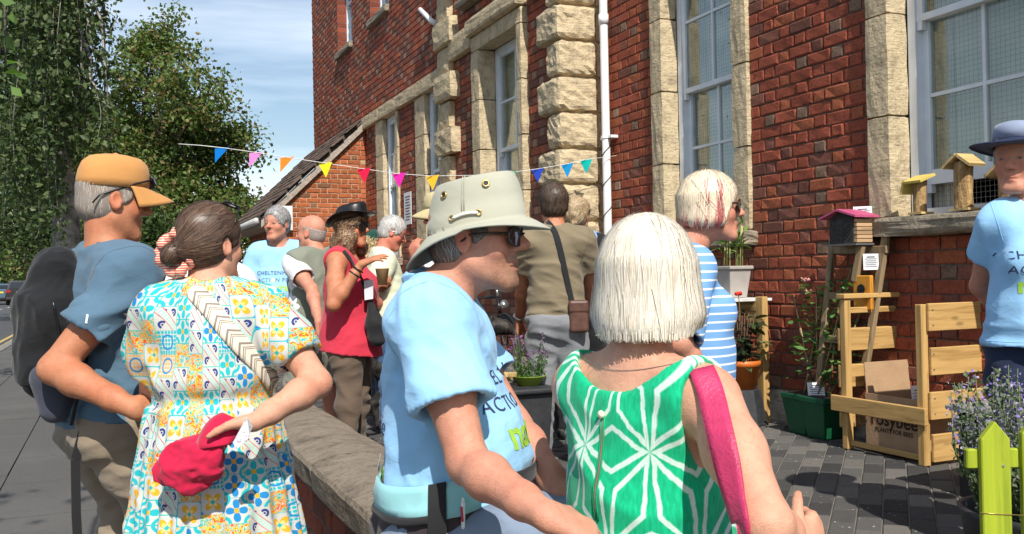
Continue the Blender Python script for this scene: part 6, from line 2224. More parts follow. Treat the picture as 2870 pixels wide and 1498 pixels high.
# raspberry cap held behind her back
M_RASP = cloth('raspberry_cotton', (.52, .012, .055), .004, 900, .08)
capP = empty('baseball_cap', tuple(P.root.location), P.yaw, 'raspberry red baseball cap held upside down behind the back', 'cap')
hnd = P.wr['R']
dv = 2.26
ZW = (P.wor(P.wr['R'])-CAMP).dot(FWD)
def wl3(px, py, Z): return P.loc(at(px, py, Z-2.30+ZW))
crown = [(430, 1320, 2.34), (470, 1250, 2.30), (560, 1228, 2.27), (640, 1245, 2.27)]
f = Field(np.min([wl3(430, 1200, 2.15), wl3(700, 1400, 2.45), wl3(430, 1400, 2.45), wl3(700, 1200, 2.15)], 0)-.06, np.max([wl3(430, 1200, 2.15), wl3(700, 1400, 2.45), wl3(430, 1400, 2.45), wl3(700, 1200, 2.15)], 0)+.06, .005)
cA, cB, cC = wl3(475, 1315, 2.30), wl3(545, 1290, 2.29), wl3(600, 1265, 2.29)
ax_ = nrm(picdir(P, .1, .2, 1))
f.rc(wl3(455, 1322, 2.30), wl3(520, 1300, 2.30), .030, .058, .03, fl=(ax_, 1.5)); f.rc(wl3(520, 1300, 2.30), wl3(600, 1268, 2.29), .058, .050, .03, fl=(ax_, 1.5)); f.rc(wl3(535, 1345, 2.29), wl3(580, 1320, 2.29), .03, .03, .04, fl=(ax_, 1.5))
f.cut(wl3(632, 1262, 2.3), picdir(P, 1, .12, 0))
Vc, Fc = f.mesh(); Vc = smooth_mesh(Vc, Fc, 2); Vc = folds(Vc, Fc, 17, .008, (16, 16, 16)); Vc = folds(Vc, Fc, 19, .003, (40, 40, 40))
link('crown', np_mesh('crown', Vc, Fc, M_RASP, True), capP, False)
def bez(p, q_, r, t): return (1-t)**2*np.array(p)+2*t*(1-t)*np.array(q_)+t*t*np.array(r)
V = []; F = []
for i in range(13):
    t = i/12
    a = bez((545, 1262, 2.272), (570, 1170, 2.282), (625, 1158, 2.298), t); b = bez((638, 1248, 2.262), (680, 1225, 2.285), (672, 1178, 2.300), t)
    for j in range(7):
        s_ = j/6; p = a*(1-s_)+b*s_; V.append(wl3(p[0], p[1], p[2]-.018*math.sin(3.14*s_)))
for i in range(12):
    for j in range(6): k = i*7+j; F.append((k, k+7, k+8, k+1))
bo = link('brim', np_mesh('brim', np.array(V), F, M_RASP, True), capP, False); md = bo.modifiers.new('s', 'SOLIDIFY'); md.thickness = .004; md.offset = 0
st_ = MB(); st_.tube([wl3(448, 1300, 2.30), wl3(432, 1318, 2.29), wl3(437, 1345, 2.29), wl3(462, 1350, 2.29)], .007, 8); st_.build('strap', M_RASP, capP, True, False)
# folded leaflet in the same hand
lv = MB()
A_ = [wl3(653, 1240, 2.235), wl3(692, 1168, 2.232), wl3(700, 1225, 2.236), wl3(662, 1262, 2.24)]
B_ = [wl3(653, 1240, 2.235), wl3(692, 1168, 2.232), wl3(708, 1195, 2.25), wl3(690, 1238, 2.26)]
for Q in (A_, B_):
    nn = nrm(np.cross(Q[1]-Q[0], Q[3]-Q[0]))*.0012
    lv.add(list(Q)+[p-nn for p in Q], [(0, 1, 2, 3), (7, 6, 5, 4), (0, 4, 5, 1), (1, 5, 6, 2), (2, 6, 7, 3), (3, 7, 4, 0)])
nL = NT('leaflet_paper'); k_ = nL.noise(nL.coord('Object'), 160, 2, .5)
M_LEAF_P = nL.done(nL.mix(nL.mul(nL.step(k_, .55, .62), .55), (.78, .78, .80), (.25, .2, .4)), .7)
lo_ = lv.mesh('leaflet', M_LEAF_P); lfo = bpy.data.objects.new('leaflet', lo_); COL.objects.link(lfo); lfo.location = P.root.location; lfo.rotation_euler = (0, 0, P.yaw)
tag(lfo, 'folded white printed leaflet held behind the back beside a red cap', 'leaflet')

# ---------------------------------------------------------------- man in the mustard cap with a backpack
P = Person('man in mustard baseball cap and slate blue t-shirt, seen in profile', (316, 566), 2.9, 22, 14, .99, SKIN_T, .0065, neck=(0, .0), fat=1.05, belly=.5, tall=.66, ground=-.12, pitch=-6)
capman = P
P.arm('R', (152, 1035), True, (372, 1145), True, dict(d=picdir(P, .8, .2, .8), n=picdir(P, -.1, .4, .9), curl=(.4, .5, .4)), up=.33, fo=.285)
P.arm_local('L', (-.25, .08, .2), (-.14, .22, .05))
P.body(True, eyes=True, nose=1.15, brow=(.3, .2, .14), armr=1.06)
M_SLATE = cloth('slate_blue_cotton', (.085, .155, .225), .005)
P.tee(M_SLATE, seam=cloth('slate_seam', (.06, .11, .165), .001), hem=-.02, sl=.62, loose=.02, e=.016, slr=1.05, neckr=.088, fold=[dict(seed=33, amp=.008, scale=(4, 4, 10)), dict(seed=41, amp=.0045, scale=(9, 9, 16))])
TV = P.last
project_text(P, 'MARATHON', P.P(.045, .14, .315), (-1, 0, 0), (0, 0, 1), (0, 1, 0), .085*P.sc, M_WHITEINK, bold=True)
bvt = bvh_of(TV)
surf_patch(P, bvt, [(243, 882), (249, 884), (244, 908), (238, 906)], plain('white_tab', (.7, .72, .78), .7), 'sleeve_tab', P.parts['t_shirt'], .001, .002, 2, 3)
M_KHAKI = cloth('khaki_cotton', (.255, .20, .145), .006)
Ls = P.legs_std(.10)
for L in Ls:
    L[0] = L[0]+np.array([0, .02, 0]); L[1] = L[1]+np.array([0, .07, 0]); L[2] = L[2]+np.array([0, .06, 0]); L[3] = L[3]+np.array([0, .04, 0])
tr = P.trousers(M_KHAKI, Ls, wide=1.18, waist=.04, shoe=plain('brown_shoe', (.08, .05, .03), .6), fold=[dict(seed=13, amp=.009, scale=(6, 6, 12)), dict(seed=53, amp=.004, scale=(15, 15, 20))])
TR = P.last; bvr = bvh_of(TR)
try:
    p1 = surf_patch(P, bvr, [(188, 1152), (288, 1150), (284, 1180), (184, 1178)], M_KHAKI, 'pocket_flap', tr, .006, .009)
    p2 = surf_patch(P, bvr, [(192, 1176), (292, 1172), (300, 1270), (226, 1264)], M_KHAKI, 'back_pocket', tr, .001, .004)
    p3 = surf_patch(P, bvr, [(322, 1320), (425, 1320), (428, 1370), (330, 1372)], M_KHAKI, 'pocket_flap', tr, .012, .008)
    p4 = surf_patch(P, bvr, [(324, 1360), (424, 1360), (424, 1490), (326, 1480)], M_KHAKI, 'thigh_pocket', tr, .004, .012, puff=.010)
    for (x, y, par) in ((208, 1164, p1), (396, 1352, p3)):
        c, nn = hit(P, bvr, x, y); b = MB(); b.tube([c+nn*.012, c+nn*.024], .0075, 12); b.build('snap', M_BLACK, par, True, False)
except Exception as ex_: print('pockets', ex_)
f = P.hair_sdf('short', .006, .050, -.068)
f.cut(P.H(0, 0, .052), P.Rh @ np.array([0, 0, 1.0]))
P.strands(f, 'hair', [(.55, .47, .40), (.62, .56, .5), (.42, .33, .27)], 900, .022, flow_short, .0014, .001, seed=13)
M_MUST = cloth('mustard_cotton_twill', (.55, .265, .085), .003, 900, .06)
def baseball(P, mat, name='baseball_cap', z0=.040, tilt=.05, h=.105, rx=.085, ry=.106, bl=.080, bd=-.030):
    prof = [(1.0, 0), (1.01, .25), (.985, .5), (.90, .75), (.72, .92), (.4, .995), (.03, 1.02)]
    rings = [el(0, -.004, rx*k, ry*k, z0+h*z, tilt) for k, z in prof]
    V, F = ring_surface(P, rings, 40); k_ = len(rings)
    o = link(name, np_mesh(name, V, list(F)+[tuple(range((k_-1)*40, k_*40))], mat, True), P.root, False)
    md = o.modifiers.new('s', 'SOLIDIFY'); md.thickness = .003
    V = []; F = []; n_, m_ = 20, 7
    for i in range(n_+1):
        a = math.radians(18+144*i/n_)
        for j in range(m_+1):
            t = j/m_
            x = (rx+.002)*math.cos(a)*(1+.06*t); y = -.004+(ry+.001)*math.sin(a)+bl*t*(math.sin(a)**.8)*(1-.12*math.cos(a)**2)
            V.append(P.H(x, y, z0+tilt*y+.004+bd*t*(.7+.3*t)-.030*(x/rx)**2*t))
    for i in range(n_):
        for j in range(m_): b = i*(m_+1)+j; F.append((b, b+1, b+m_+2, b+m_+1))
    br = link('peak', np_mesh('peak', np.array(V), F, mat, True), o, False)
    md = br.modifiers.new('s', 'SOLIDIFY'); md.thickness = .005; md.offset = 0
    bt_ = MB(); bt_.lathe([(.009, -.002), (.008, .003), (.003, .005)], P.H(0, -.004, z0+h*1.02), 10, P.Rh); bt_.build('top_button', mat, o, True, False)
    return o
baseball(P, M_MUST)
glasses(P, y=.118, z=.080, shape=(.028, .020), tilt=.42, temple_end=(-.10, .02), wrap=.018, rim=M_BLACK)
# backpack on his back
M_PACK = cloth('black_ripstop', (.012, .0125, .0145), .008, 500)
M_PACKG = cloth('slate_mesh', (.055, .06, .085), .004, 400)
bp = empty('backpack', tuple(P.root.location), P.yaw, 'black backpack with slate side pocket worn by the man in the mustard cap', 'backpack')
f = Field(P.P(-.30, -.46, -.25), P.P(.24, -.02, .62), .007)
f.chain([P.P(-.06, -.15, .47), P.P(-.06, -.18, .32), P.P(-.06, -.17, .13)], [.055, .078, .068], .05, fl=(np.array([1.0, 0, 0]), .75))
f.chain([P.P(-.06, -.22, .34), P.P(-.06, -.23, .15)], [.035, .045], .03, fl=(np.array([1.0, 0, 0]), .7))
Vb, Fb = f.mesh(); Vb = smooth_mesh(Vb, Fb, 2); Vb = folds(Vb, Fb, 7, .010, (8, 8, 8)); Vb = folds(Vb, Fb, 27, .004, (22, 22, 22))
bpo = link('main_bag', np_mesh('main_bag', Vb, Fb, M_PACK, True), bp, False)
f = Field(P.P(-.2, -.52, -.2), P.P(.3, -.05, .28), .007)
f.rc(P.P(.02, -.19, .13), P.P(.02, -.18, .05), .062, .05, .04)
Vs_, Fs_ = f.mesh(); Vs_ = folds(smooth_mesh(Vs_, Fs_, 1), Fs_, 5, .004, (9, 9, 9))
link('side_pocket', np_mesh('side_pocket', Vs_, Fs_, M_PACKG, True), bp, False)
zp = MB(); zp.tube([P.P(.055, -.20+.02*math.sin(t*3), .36-.30*t) for t in np.linspace(0, 1, 12)], .004, 6); zp.build('zip', M_BLACK, bp, True, False)
stw = MB()
pt = [P.P(.10, -.13, .0), P.P(.10, -.16, -.10), P.P(.10, -.16, -.26), P.P(.10, -.155, -.38)]
for a, b in zip(pt[:-1], pt[1:]): stw.bar(a, b, .026, .003, up=(1, 0, 0))
stw.build('hanging_strap', M_WEB, bp, False, False)
st3 = MB(); st3.tube([P.P(.10, -.17, .0), P.P(.11, -.15, .10), P.P(.10, -.12, .2)], .012, 8, flat=.5); st3.build('shoulder_strap', M_WEB, bp, True, False)
st4 = MB(); st4.tube([P.P(-.10, -.16, .38), P.P(-.11, -.10, .50), P.P(-.11, -.02, .515), P.P(-.11, .08, .44), P.P(-.12, .13, .30)], .022, 8, flat=.35); st4.build('shoulder_strap', M_WEB, bp, True, False)
# ---------------------------------------------------------------- woman in the striped top
nS2 = NT('blue_white_striped_jersey'); _, v_, _ = nS2.sep(nS2.attr('uvc', 'Vector'))
ph = nS2.m('FRACT', nS2.mul(n_ := v_, 1/.0285))
M_STRIPE = nS2.done(nS2.mix(nS2.step(nS2.absv(nS2.sub(ph, .5)), .13, .10), (.16, .33, .60), (.72, .75, .78)), .85, nS2.bump(nS2.noise(nS2.coord('Object'), 18, 3), .4, .004), .2)
P = Person('woman in blue and white striped top with red streaks in blonde bob', (1994, 586), 3.35, 18, 8, .97, SKIN_A, .0072, neck=(0, .11), fat=1.02, bust=.95, belly=.25, tall=.655)
P.arm('R', (1900, 960), True, (1990, 1100), False, None)
P.arm_local('L', (-.25, .06, .2), (-.18, .2, .05))
P.body(False, eyes=True, armr=1.05, nose=1.1, jaw=1.1)
P.tee(M_STRIPE, 'striped_top', hem=-.12, sl=.95, e=.014, neckr=.085, uv=cyl_uv(P), slr=.95, fold=[dict(seed=3, amp=.005, scale=(5, 5, 7))])
P.trousers(cloth('navy_denim', (.03, .045, .09), .005), P.legs_std(), shoe=plain('white_shoe', (.6, .6, .6), .6))
def bob2(f, E):
    E((0, -.014, .042), (.090, .108, .100))
    q = P.sc
    def sk(x, y, z):
        R = P.Rh; X, Y, Z_ = x-P.hc[0], y-P.hc[1], z-P.hc[2]
        a = (X*R[0, 0]+Y*R[1, 0]+Z_*R[2, 0])/q; b = (X*R[0, 1]+Y*R[1, 1]+Z_*R[2, 1])/q; c = (X*R[0, 2]+Y*R[1, 2]+Z_*R[2, 2])/q
        t = np.clip((.05-c)/.12, 0, 1)
        rx = .090+.014*t-.02*np.clip((t-.7)/.3, 0, 1)**2; ry = .108+.006*t-.02*np.clip((t-.7)/.3, 0, 1)**2
        d = (np.sqrt((a/rx)**2+((b+.014)/ry)**2)-1)*.1
        d = np.maximum(d, np.maximum(c-.05, -.066-c)); d = np.maximum(d, b-.034-.35*(c+.06))
        return d*q
    f.fn(P.hc-.2, P.hc+.2, sk, .02)
    f.ell(P.H(0, .10, -.025), np.array((.062, .055, .075))*q, .008, 's', P.Rh)
    f.rc(P.H(0, .01, -.2), P.H(0, .03, -.05), .052*q, .052*q, .01, 's')
f = P.hair_sdf('x', extra=bob2, vox=.005)
def col2(hl):
    c = np.tile(np.array([.82, .70, .52]), (len(hl), 1))
    nn = SinNoise(4)(hl*np.array([8, 22, 3]))
    red = np.array([.42, .04, .06]); pk = np.array([.75, .30, .27])
    low = np.clip((.02-hl[:, 2])/.06, 0, 1)*np.clip((.055-hl[:, 1])/.03, 0, 1)
    m_ = np.clip(low*(nn > -.1)*1.0+((np.abs(hl[:, 1]-.018) < .010)*1.0+(np.abs(hl[:, 1]+.025) < .006)*(hl[:, 2] > .02))*(hl[:, 2] < .10), 0, 1)*.85
    c = c*(1-m_[:, None])+red*m_[:, None]
    m2 = np.clip((hl[:, 1]-.065)/.04, 0, 1)*.7
    return c*(1-m2[:, None])+pk*m2[:, None]
def flow_bob2(hl):
    x, y, z = hl
    v = np.array([x, y*.8+.02, 0]); v = v/(np.linalg.norm(v)+.015); t = max(0, min(1, (z-.06)/.08))
    return v*t*1.1+np.array([-.25*x/.1 if z < -.03 else 0, -.12, -1])*(1.02-t)
P.strands(f, 'hair', [(.82, .70, .52)], 3200, .12, flow_bob2, .0026, .003, seed=6, steps=8, noiseflow=.10, base_dark=.75, colfn=col2)
glasses(P, y=.102, z=.008, shape=(.028, .022), wrap=.016)
em = MB(); em.bar(P.P(.035, .18, .36), P.P(.05, .178, .345), .003, .003)

# ---------------------------------------------------------------- woman in the navy hat at the right edge
def chest_print(P, z0=.335, k=1.0, cloth_='t_shirt', xo=0.0):
    for t_, zc, sz, mt_, bd in (('CHELTENHAM', z0, .040, M_NAVYINK, False), ('ACTION FOR', z0-.052, .040, M_NAVYINK, False), ('nature', z0-.108, .078, M_GREENINK, True)):
        project_text(P, t_, P.P(xo, .12, zc), (-1, 0, 0), (0, 0, 1), (0, 1, 0), sz*P.sc*k, mt_, bold=bd, spacing=1.1 if not bd else 1.0, cloth=cloth_)
    V, F = P.last; bv_ = bvh_of((V, F))
    h = bv_.ray_cast(Vector(P.P(xo+.012, .5, z0-.052)), Vector((0, -1, 0)))
    if h[0] is not None:
        b = MB(); c = np.array(h[0]); nn = np.array(h[1]); t1 = nrm(np.cross(nn, [0, 0, 1])); t2 = np.cross(nn, t1)
        ring = [c+nn*.003+(t1*math.cos(a)+t2*math.sin(a))*.017*P.sc*(1 if i % 2 else .72) for i, a in enumerate(np.linspace(0, 2*math.pi, 24, endpoint=False))]
        b.add([c+nn*.0035]+ring, [(0, 1+i, 1+(i+1) % 24) for i in range(24)]); o_ = b.build('daisy_print', M_WHITEINK, P.parts[cloth_], False, False)
        b = MB(); b.add([c+nn*.0045]+[c+nn*.004+(t1*math.cos(a)+t2*math.sin(a))*.007*P.sc for a in np.linspace(0, 2*math.pi, 12, endpoint=False)], [(0, 1+i, 1+(i+1) % 12) for i in range(12)])
        b.build('daisy_centre', plain('yellow_print', (.7, .5, .05), .8), P.parts[cloth_], False, False)
P = Person('woman in navy brimmed hat and sky blue printed t-shirt at the right edge', (2856, 456), 3.42, -70, -108, .98, SKIN_A, .0068, neck=(.07, -.01), sw=.84, fat=1.06, bust=1.15, belly=.3, tall=.655)
P.arm_local('R', (.15, -.20, .20), (.0, -.26, .06))
P.arm_local('L', (-.245, -.10, .19), (-.12, -.24, .05))
P.body(False, eyes=True, nose=1.05, brow=(.35, .24, .18), lips=.7, jaw=1.15)
P.tee(M_TEEBLUE, seam=cloth('sky_blue_seam2', (.24, .46, .72), .001), hem=-.02, sl=.5, e=.014, loose=.03, neckr=.085, slr=.95, fold=[dict(seed=5, amp=.007, scale=(5, 5, 5)), dict(seed=15, amp=.004, scale=(12, 12, 6))])
chest_print(P, .31, 1.05, xo=.03)
P.trousers(cloth('dark_navy_denim', (.018, .028, .06), .005), P.legs_std(.1), shoe=plain('dark_shoe', (.03, .03, .03), .6), waist=.05)
f = P.hair_sdf('short', .010, .060, -.055)
f.cut(P.H(0, 0, .055), P.Rh @ np.array([0, 0, 1.0]))
P.strands(f, 'hair', [(.62, .55, .45), (.7, .64, .55), (.5, .42, .33)], 1200, .035, flow_short, .002, .002, seed=9)
M_NAVYHAT = cloth('navy_straw', (.022, .032, .075), .003, 500, .15)
rr = [el(0, .004, .160, .185, .040, .10, .02), el(0, .004, .158, .183, .046, .10, .02), el(0, 0, .115, .14, .050, .10, .008), el(0, -.002, .087, .108, .050, .10)]
hb = hat(P, rr+[el(0, -.002, .085, .106, .055, .1), el(0, -.002, .083, .103, .085, .1)], M_NAVYHAT, 'hat_brim')
M_GREYSTRAW = cloth('pale_grey_straw', (.24, .28, .39), .003, 400, .15)
hat(P, [el(0, -.002, .0845, .1045, .075, .1), el(0, -.002, .082, .101, .11, .1), el(0, -.002, .074, .092, .132, .1), el(0, -.002, .05, .06, .142, .1), el(0, -.002, .004, .004, .144, .1)], M_GREYSTRAW, 'hat_crown')
sc2 = MB(); an = np.linspace(0, 2*math.pi, 26)
sc2.tube([P.P(.066*math.cos(a), .012+.066*math.sin(a), .495-.022*math.sin(a)+.004*math.sin(a*9)) for a in an], [.010*(1+.2*math.sin(i*2.1)) for i in range(26)], 8, False)
sc2.tube([P.P(.0, .085, .475), P.P(.012, .10, .44), P.P(.006, .125, .40), P.P(.014, .138, .355)], [.010, .012, .014, .005], 8)
sc2.build('neckerchief', plain('cream_print_scarf', (.5, .42, .32), .8, .4, 120), P.root, True, False)
seat = P

# ---------------------------------------------------------------- the group by the outhouse
M_HAIRG = [(.42, .41, .41), (.55, .54, .53), (.30, .30, .30)]
P = Person('grey-haired smiling man in sky blue printed t-shirt by the outhouse', (776, 630), 6.8, -100, -126, .985, SKIN_A, .0088, neck=(0, .03), fat=.94, sw=.9, belly=.3)
P.arm_local('R', (.235, .0, .17), (.24, .06, -.06), dict(d=(0, .2, -1), n=(-1, 0, 0)))
P.arm_local('L', (-.235, .0, .17), (-.24, .08, -.05), dict(d=(0, .2, -1), n=(1, 0, 0)))
P.body(True, eyes=True, nose=1.1, brow=(.3, .25, .22))
P.tee(M_TEEBLUE, hem=-.06, sl=.68, loose=.03, e=.016, slr=1.05)
chest_print(P, .29, 1.0)
P.trousers(cloth('stone_chino', (.3, .26, .2), .005), P.legs_std(), shoe=plain('brown_leather', (.1, .06, .03), .5), vox=.011)
f = P.hair_sdf('short', .014, .068, -.06, vox=.006)
P.strands(f, 'hair', M_HAIRG, 1500, .04, flow_short, .003, .004, seed=19, noiseflow=.3)

P = Person('bald man in grey-green body warmer over white shirt, seen from behind', (872, 655), 6.35, 122, 150, .98, SKIN_A, .009, neck=(0, .04), fat=1.08, belly=.3)
P.arm('L', (874, 812), True, (893, 900), True, dict(d=picdir(P, .05, 1, 0), n=picdir(P, 1, 0, -.2), curl=(.9, .9, .6)))
P.arm_local('R', (.235, .1, .2), (.2, .3, .12))
P.body(True, nose=1.1, legs=P.legs_std())
P.tee(cloth('white_cotton', (.72, .72, .72), .005), 'shirt', hem=-.08, sl=.58, slr=1.0, e=.012)
q = P.sc; M_VEST = cloth('grey_green_canvas', (.20, .215, .17), .006)
f = Field(P.P(-.28, -.25, -.14), P.P(.28, .28, .56), .009)
P.torso(f, .030, .05); f.rc(P.P(0, 0, .2), P.P(0, .01, -.04), .16*q, .185*q, .05)
f.cut(P.P(0, 0, -.07), (0, 0, -1)); f.rc(P.P(0, -.02, .44), P.P(0, .03, .64), .085*q, .1*q, .01, 's')
for g in (-1, 1): f.ell(P.P(g*.245, 0, .37), (.085*q, .16*q, .13*q), .01, 's')
P.cloth('body_warmer', f, M_VEST, [dict(seed=3, amp=.009, scale=(7, 7, 9))])
P.trousers(cloth('sage_shorts', (.24, .25, .20), .006), P.legs_std(), 'shorts', wide=1.35, cutz=.42, vox=.010)
for L in P.legs_std():
    b = MB(); A = L[3]; b.bx((A[0]-.045, A[1]-.08, .0), (A[0]+.045, A[1]+.2, .03)); b.bx((A[0]-.047, A[1]+.06, .03), (A[0]+.047, A[1]+.11, .075)); bevel(b.build('sandal', plain('tan_sandal', (.3, .24, .16), .7), P.root, False, False), .012, 2)
f = P.hair_sdf('short', .003, .02, -.055, vox=.006); f.cut(P.H(0, 0, .045), P.Rh @ np.array([0, -.3, 1.0]))
P.strands(f, 'hair', [(.55, .48, .44), (.45, .36, .32)], 500, .015, flow_short, .002, .001, seed=29)

P = Person('woman in black hat, sunglasses and sleeveless red top', (986, 640), 5.7, -18, -27, .965, SKIN_T, .0072, neck=(0, .03), fat=1.02, bust=1.0)
redw = P
P.arm('R', (935, 855), True, (1012, 742), True, dict(d=picdir(P, 1, -.45, .0), n=picdir(P, .2, 1, .3), curl=((.1, .2, .2), (.15, .25, .2), (.2, .3, .2), (.3, .3, .2)), spread=.35, thumb=.3))
P.arm('L', (985, 900), False, (1042, 812), True, dict(d=picdir(P, 1, -.25, -.2), n=picdir(P, .15, -1, .4), curl=(.7, .6, .5), thumb=.8))
P.body(False, lips=.9, armr=1.0)
q = P.sc; M_RED = cloth('coral_red_linen', (.56, .035, .065), .006)
f = Field(P.P(-.28, -.25, -.24), P.P(.28, .28, .54), .0075)
P.torso(f, .012, .05)
f.rc(P.P(0, .01, .25), P.P(0, .0, -.18), .15*q, .212*q, .06)
f.cut(P.P(0, 0, -.13), (0, -.15, -1)); f.ell(P.P(0, .06, .53), (.08*q, .10*q, .11*q), .008, 's')
for g in (-1, 1): f.ell(P.P(g*.235, 0, .39), (.078*q, .13*q, .135*q), .01, 's')
P.cloth('sleeveless_top', f, M_RED, [dict(seed=43, amp=.007, scale=(7, 7, 4)), dict(seed=44, amp=.003, scale=(14, 14, 12))])
RT = P.last
M_CARGO = cloth('brown_cargo_cotton', (.135, .095, .068), .006)
tr = P.trousers(M_CARGO, P.legs_std(.080), wide=1.08, waist=-.04, e=.004, shoe=plain('black_boot', (.02, .02, .02), .6), vox=.009, fold=[dict(seed=13, amp=.009, scale=(8, 8, 12))])
bvr = bvh_of(P.last)
surf_patch(P, bvr, [(950, 1038), (1022, 1036), (1024, 1062), (952, 1066)], M_CARGO, 'pocket_flap', tr, .014, .008)
surf_patch(P, bvr, [(956, 1058), (1020, 1056), (1018, 1132), (960, 1136)], M_CARGO, 'thigh_pocket', tr, .006, .008, puff=.012)
def curls(f, E):
    E((0, -.012, .035), (.086, .104, .092))
    for (x, y, z, r) in ((.07, -.02, -.07, .045), (.06, -.06, -.12, .045), (.05, .03, -.06, .03), (.075, .0, -.12, .038), (-.07, -.02, -.07, .045), (-.06, -.06, -.12, .045), (-.075, .02, -.12, .04), (0, -.09, -.10, .05), (.03, .055, .075, .03), (-.03, .055, .075, .03)):
        E((x, y, z), (r, r, r*1.2), .03)
    f.ell(P.H(0, .095, -.03), np.array((.060, .06, .085))*P.sc, .008, 's', P.Rh)
f = P.hair_sdf('x', extra=curls, vox=.007)
P.strands(f, 'hair', [(.20, .10, .05), (.34, .20, .11), (.46, .31, .18), (.13, .06, .035)], 2200, .10, lambda h: (h[0]*2, h[1]*1.0, -1.0), .0035, .004, curl=.006, seed=16, steps=10, noiseflow=.35, base_dark=.6, curl_f=150)
M_BLKHAT = plain('black_leather', (.012, .012, .013), .32, .2, 20)
rr = [el(0, -.002, .145, .165, .045, .22, .045), el(0, -.002, .143, .163, .052, .22, .045), el(0, -.002, .11, .135, .045, .22, .015), el(0, -.002, .088, .110, .046, .22), el(0, -.002, .086, .106, .075, .22), el(0, -.002, .080, .098, .125, .22), el(0, -.002, .072, .088, .143, .22), el(0, -.002, .04, .05, .136, .22), el(0, -.002, .003, .003, .135, .22)]
hat(P, rr, M_BLKHAT, 'hat')
glasses(P, y=.103, z=.006, shape=(.033, .029), dx=.036, wrap=.014, rimr=.004)
for i, zz in enumerate((.10, .14)):
    E, W = P.el['R'], P.wr['R']; c = W+(E-W)*(.12+.12*i); ax2 = nrm(W-E); t1 = nrm(np.cross(ax2, [0, 0, 1])); t2 = np.cross(ax2, t1)
    b = MB(); b.tube([c+(t1*math.cos(a)+t2*math.sin(a))*.034 for a in np.linspace(0, 6.283, 20)], .0045, 6, False); b.build('bracelet', M_BLACK, P.root, True, False)
bv = bvh_of(RT, P.bodyVF)
tb = empty('tote_bag', tuple(P.root.location), P.yaw, 'black shoulder bag hanging at the side of the woman in red', 'bag')
surf_ribbon(P, bv, [(962, 705), (985, 735), (1010, 775), (1030, 830), (1040, 880)], .03, M_WEB, 'strap', tb, .004, .004, 16, 2)
f = Field(P.loc(at(1050, 905, 5.55))-.25, P.loc(at(1050, 905, 5.55))+.25, .009)
f.chain([P.loc(at(1038, 850, 5.55)), P.loc(at(1052, 910, 5.55)), P.loc(at(1056, 950, 5.55))], [.02, .055, .05], .03)
Vt, Ft = f.mesh(); link('bag_body', np_mesh('bag_body', folds(Vt, Ft, 4, .006, (9, 9, 9)), Ft, M_WEB, True), tb, False)
# paper cup and phone in her hand
def paper_cup(c, label, rot=0):
    M_KRAFT = plain('kraft_paper', (.46, .29, .13), .75, .06, 30)
    cup = empty('paper_cup', tuple(c), 0, label, 'cup')
    b = MB(); b.lathe([(.026, 0), (.0385, .092), (.041, .094), (.041, .097), (.037, .097), (.0365, .09)], c, 24); b.build('cup_wall', M_KRAFT, cup, True)
    b = MB(); b.lathe([(.0362, .080), (1e-4, .080)], c, 20); b.build('drink', plain('coffee', (.06, .03, .015), .2), cup, True)
    return cup
hw = P.wor(P.wr['L']+nrm(P.hd['L']['d'])*.075)
cp = at(1072, 800, 5.42)
paper_cup((cp.x, cp.y, cp.z), 'brown paper cup held by the woman in the red top')
pp = MB(); A = at(1022, 790, 5.5); 
Q = [np.array(at(x, y, 5.52)) for x, y in ((1020, 788), (1046, 784), (1046, 838), (1022, 842))]; nn = np.array(FWD)*.001
pp.add(Q+[q_+nn for q_ in Q], [(0, 3, 2, 1), (4, 5, 6, 7), (0, 1, 5, 4), (1, 2, 6, 5), (2, 3, 7, 6), (3, 0, 4, 7)])
tag(pp.build('paper_sheet', plain('white_paper', (.75, .73, .8), .8)), 'folded white paper held below the cup by the woman in red', 'paper')
# ---------------------------------------------------------------- more of the crowd
P = Person('white-haired man in pale yellow t-shirt looking down', (1100, 654), 6.9, 8, 2, .98, (.62, .23, .16), .009, neck=(0, .07), fat=1.1, belly=.5, pitch=-24)
P.arm('R', (1042, 835), True, (1085, 880), False, dict(d=picdir(P, 1, .4, .2), n=picdir(P, 0, 1, 0)))
P.arm_local('L', (-.235, .06, .2), (-.15, .25, .1))
P.body(True, eyes=True, nose=1.1)
P.tee(cloth('pale_lemon_cotton', (.66, .68, .50), .006), hem=-.08, sl=.72, loose=.03, e=.016, slr=1.1)
P.trousers(cloth('blue_denim', (.06, .12, .24), .006), P.legs_std(), vox=.011, shoe=plain('trainer', (.1, .1, .12), .6))
f = P.hair_sdf('short', .011, .060, -.058, vox=.006)
P.strands(f, 'hair', [(.66, .63, .6), (.56, .52, .5), (.72, .7, .68)], 1300, .035, flow_short, .003, .003, seed=39)
glasses(P, y=.100, z=.004, shape=(.022, .016), rim=M_SILVER, lens=M_GLASS, name='spectacles', rimr=.0012)

P = Person('person with fair curly hair and dark green cap, half hidden', (1042, 692), 7.7, 30, 20, .95, SKIN_B, .011)
P.arm_local('R', (.235, .0, .17), (.24, .06, -.06)); P.arm_local('L', (-.235, .0, .17), (-.24, .08, -.05))
P.body(False)
P.tee(cloth('dark_teal_cotton', (.03, .07, .07), .006), hem=-.1, sl=.6)
P.trousers(cloth('charcoal_cotton', (.04, .04, .045), .006), P.legs_std(), vox=.012, shoe=plain('shoe_c', (.03, .03, .03), .6))
f = P.hair_sdf('x', extra=curls, vox=.008)
P.strands(f, 'hair', [(.6, .43, .22), (.7, .55, .3), (.45, .3, .15)], 900, .09, lambda h: (h[0]*2, h[1]*1.0, -1.0), .005, .004, curl=.006, seed=36, steps=8, noiseflow=.4, curl_f=150)
baseball(P, cloth('bottle_green_twill', (.012, .06, .045), .003))

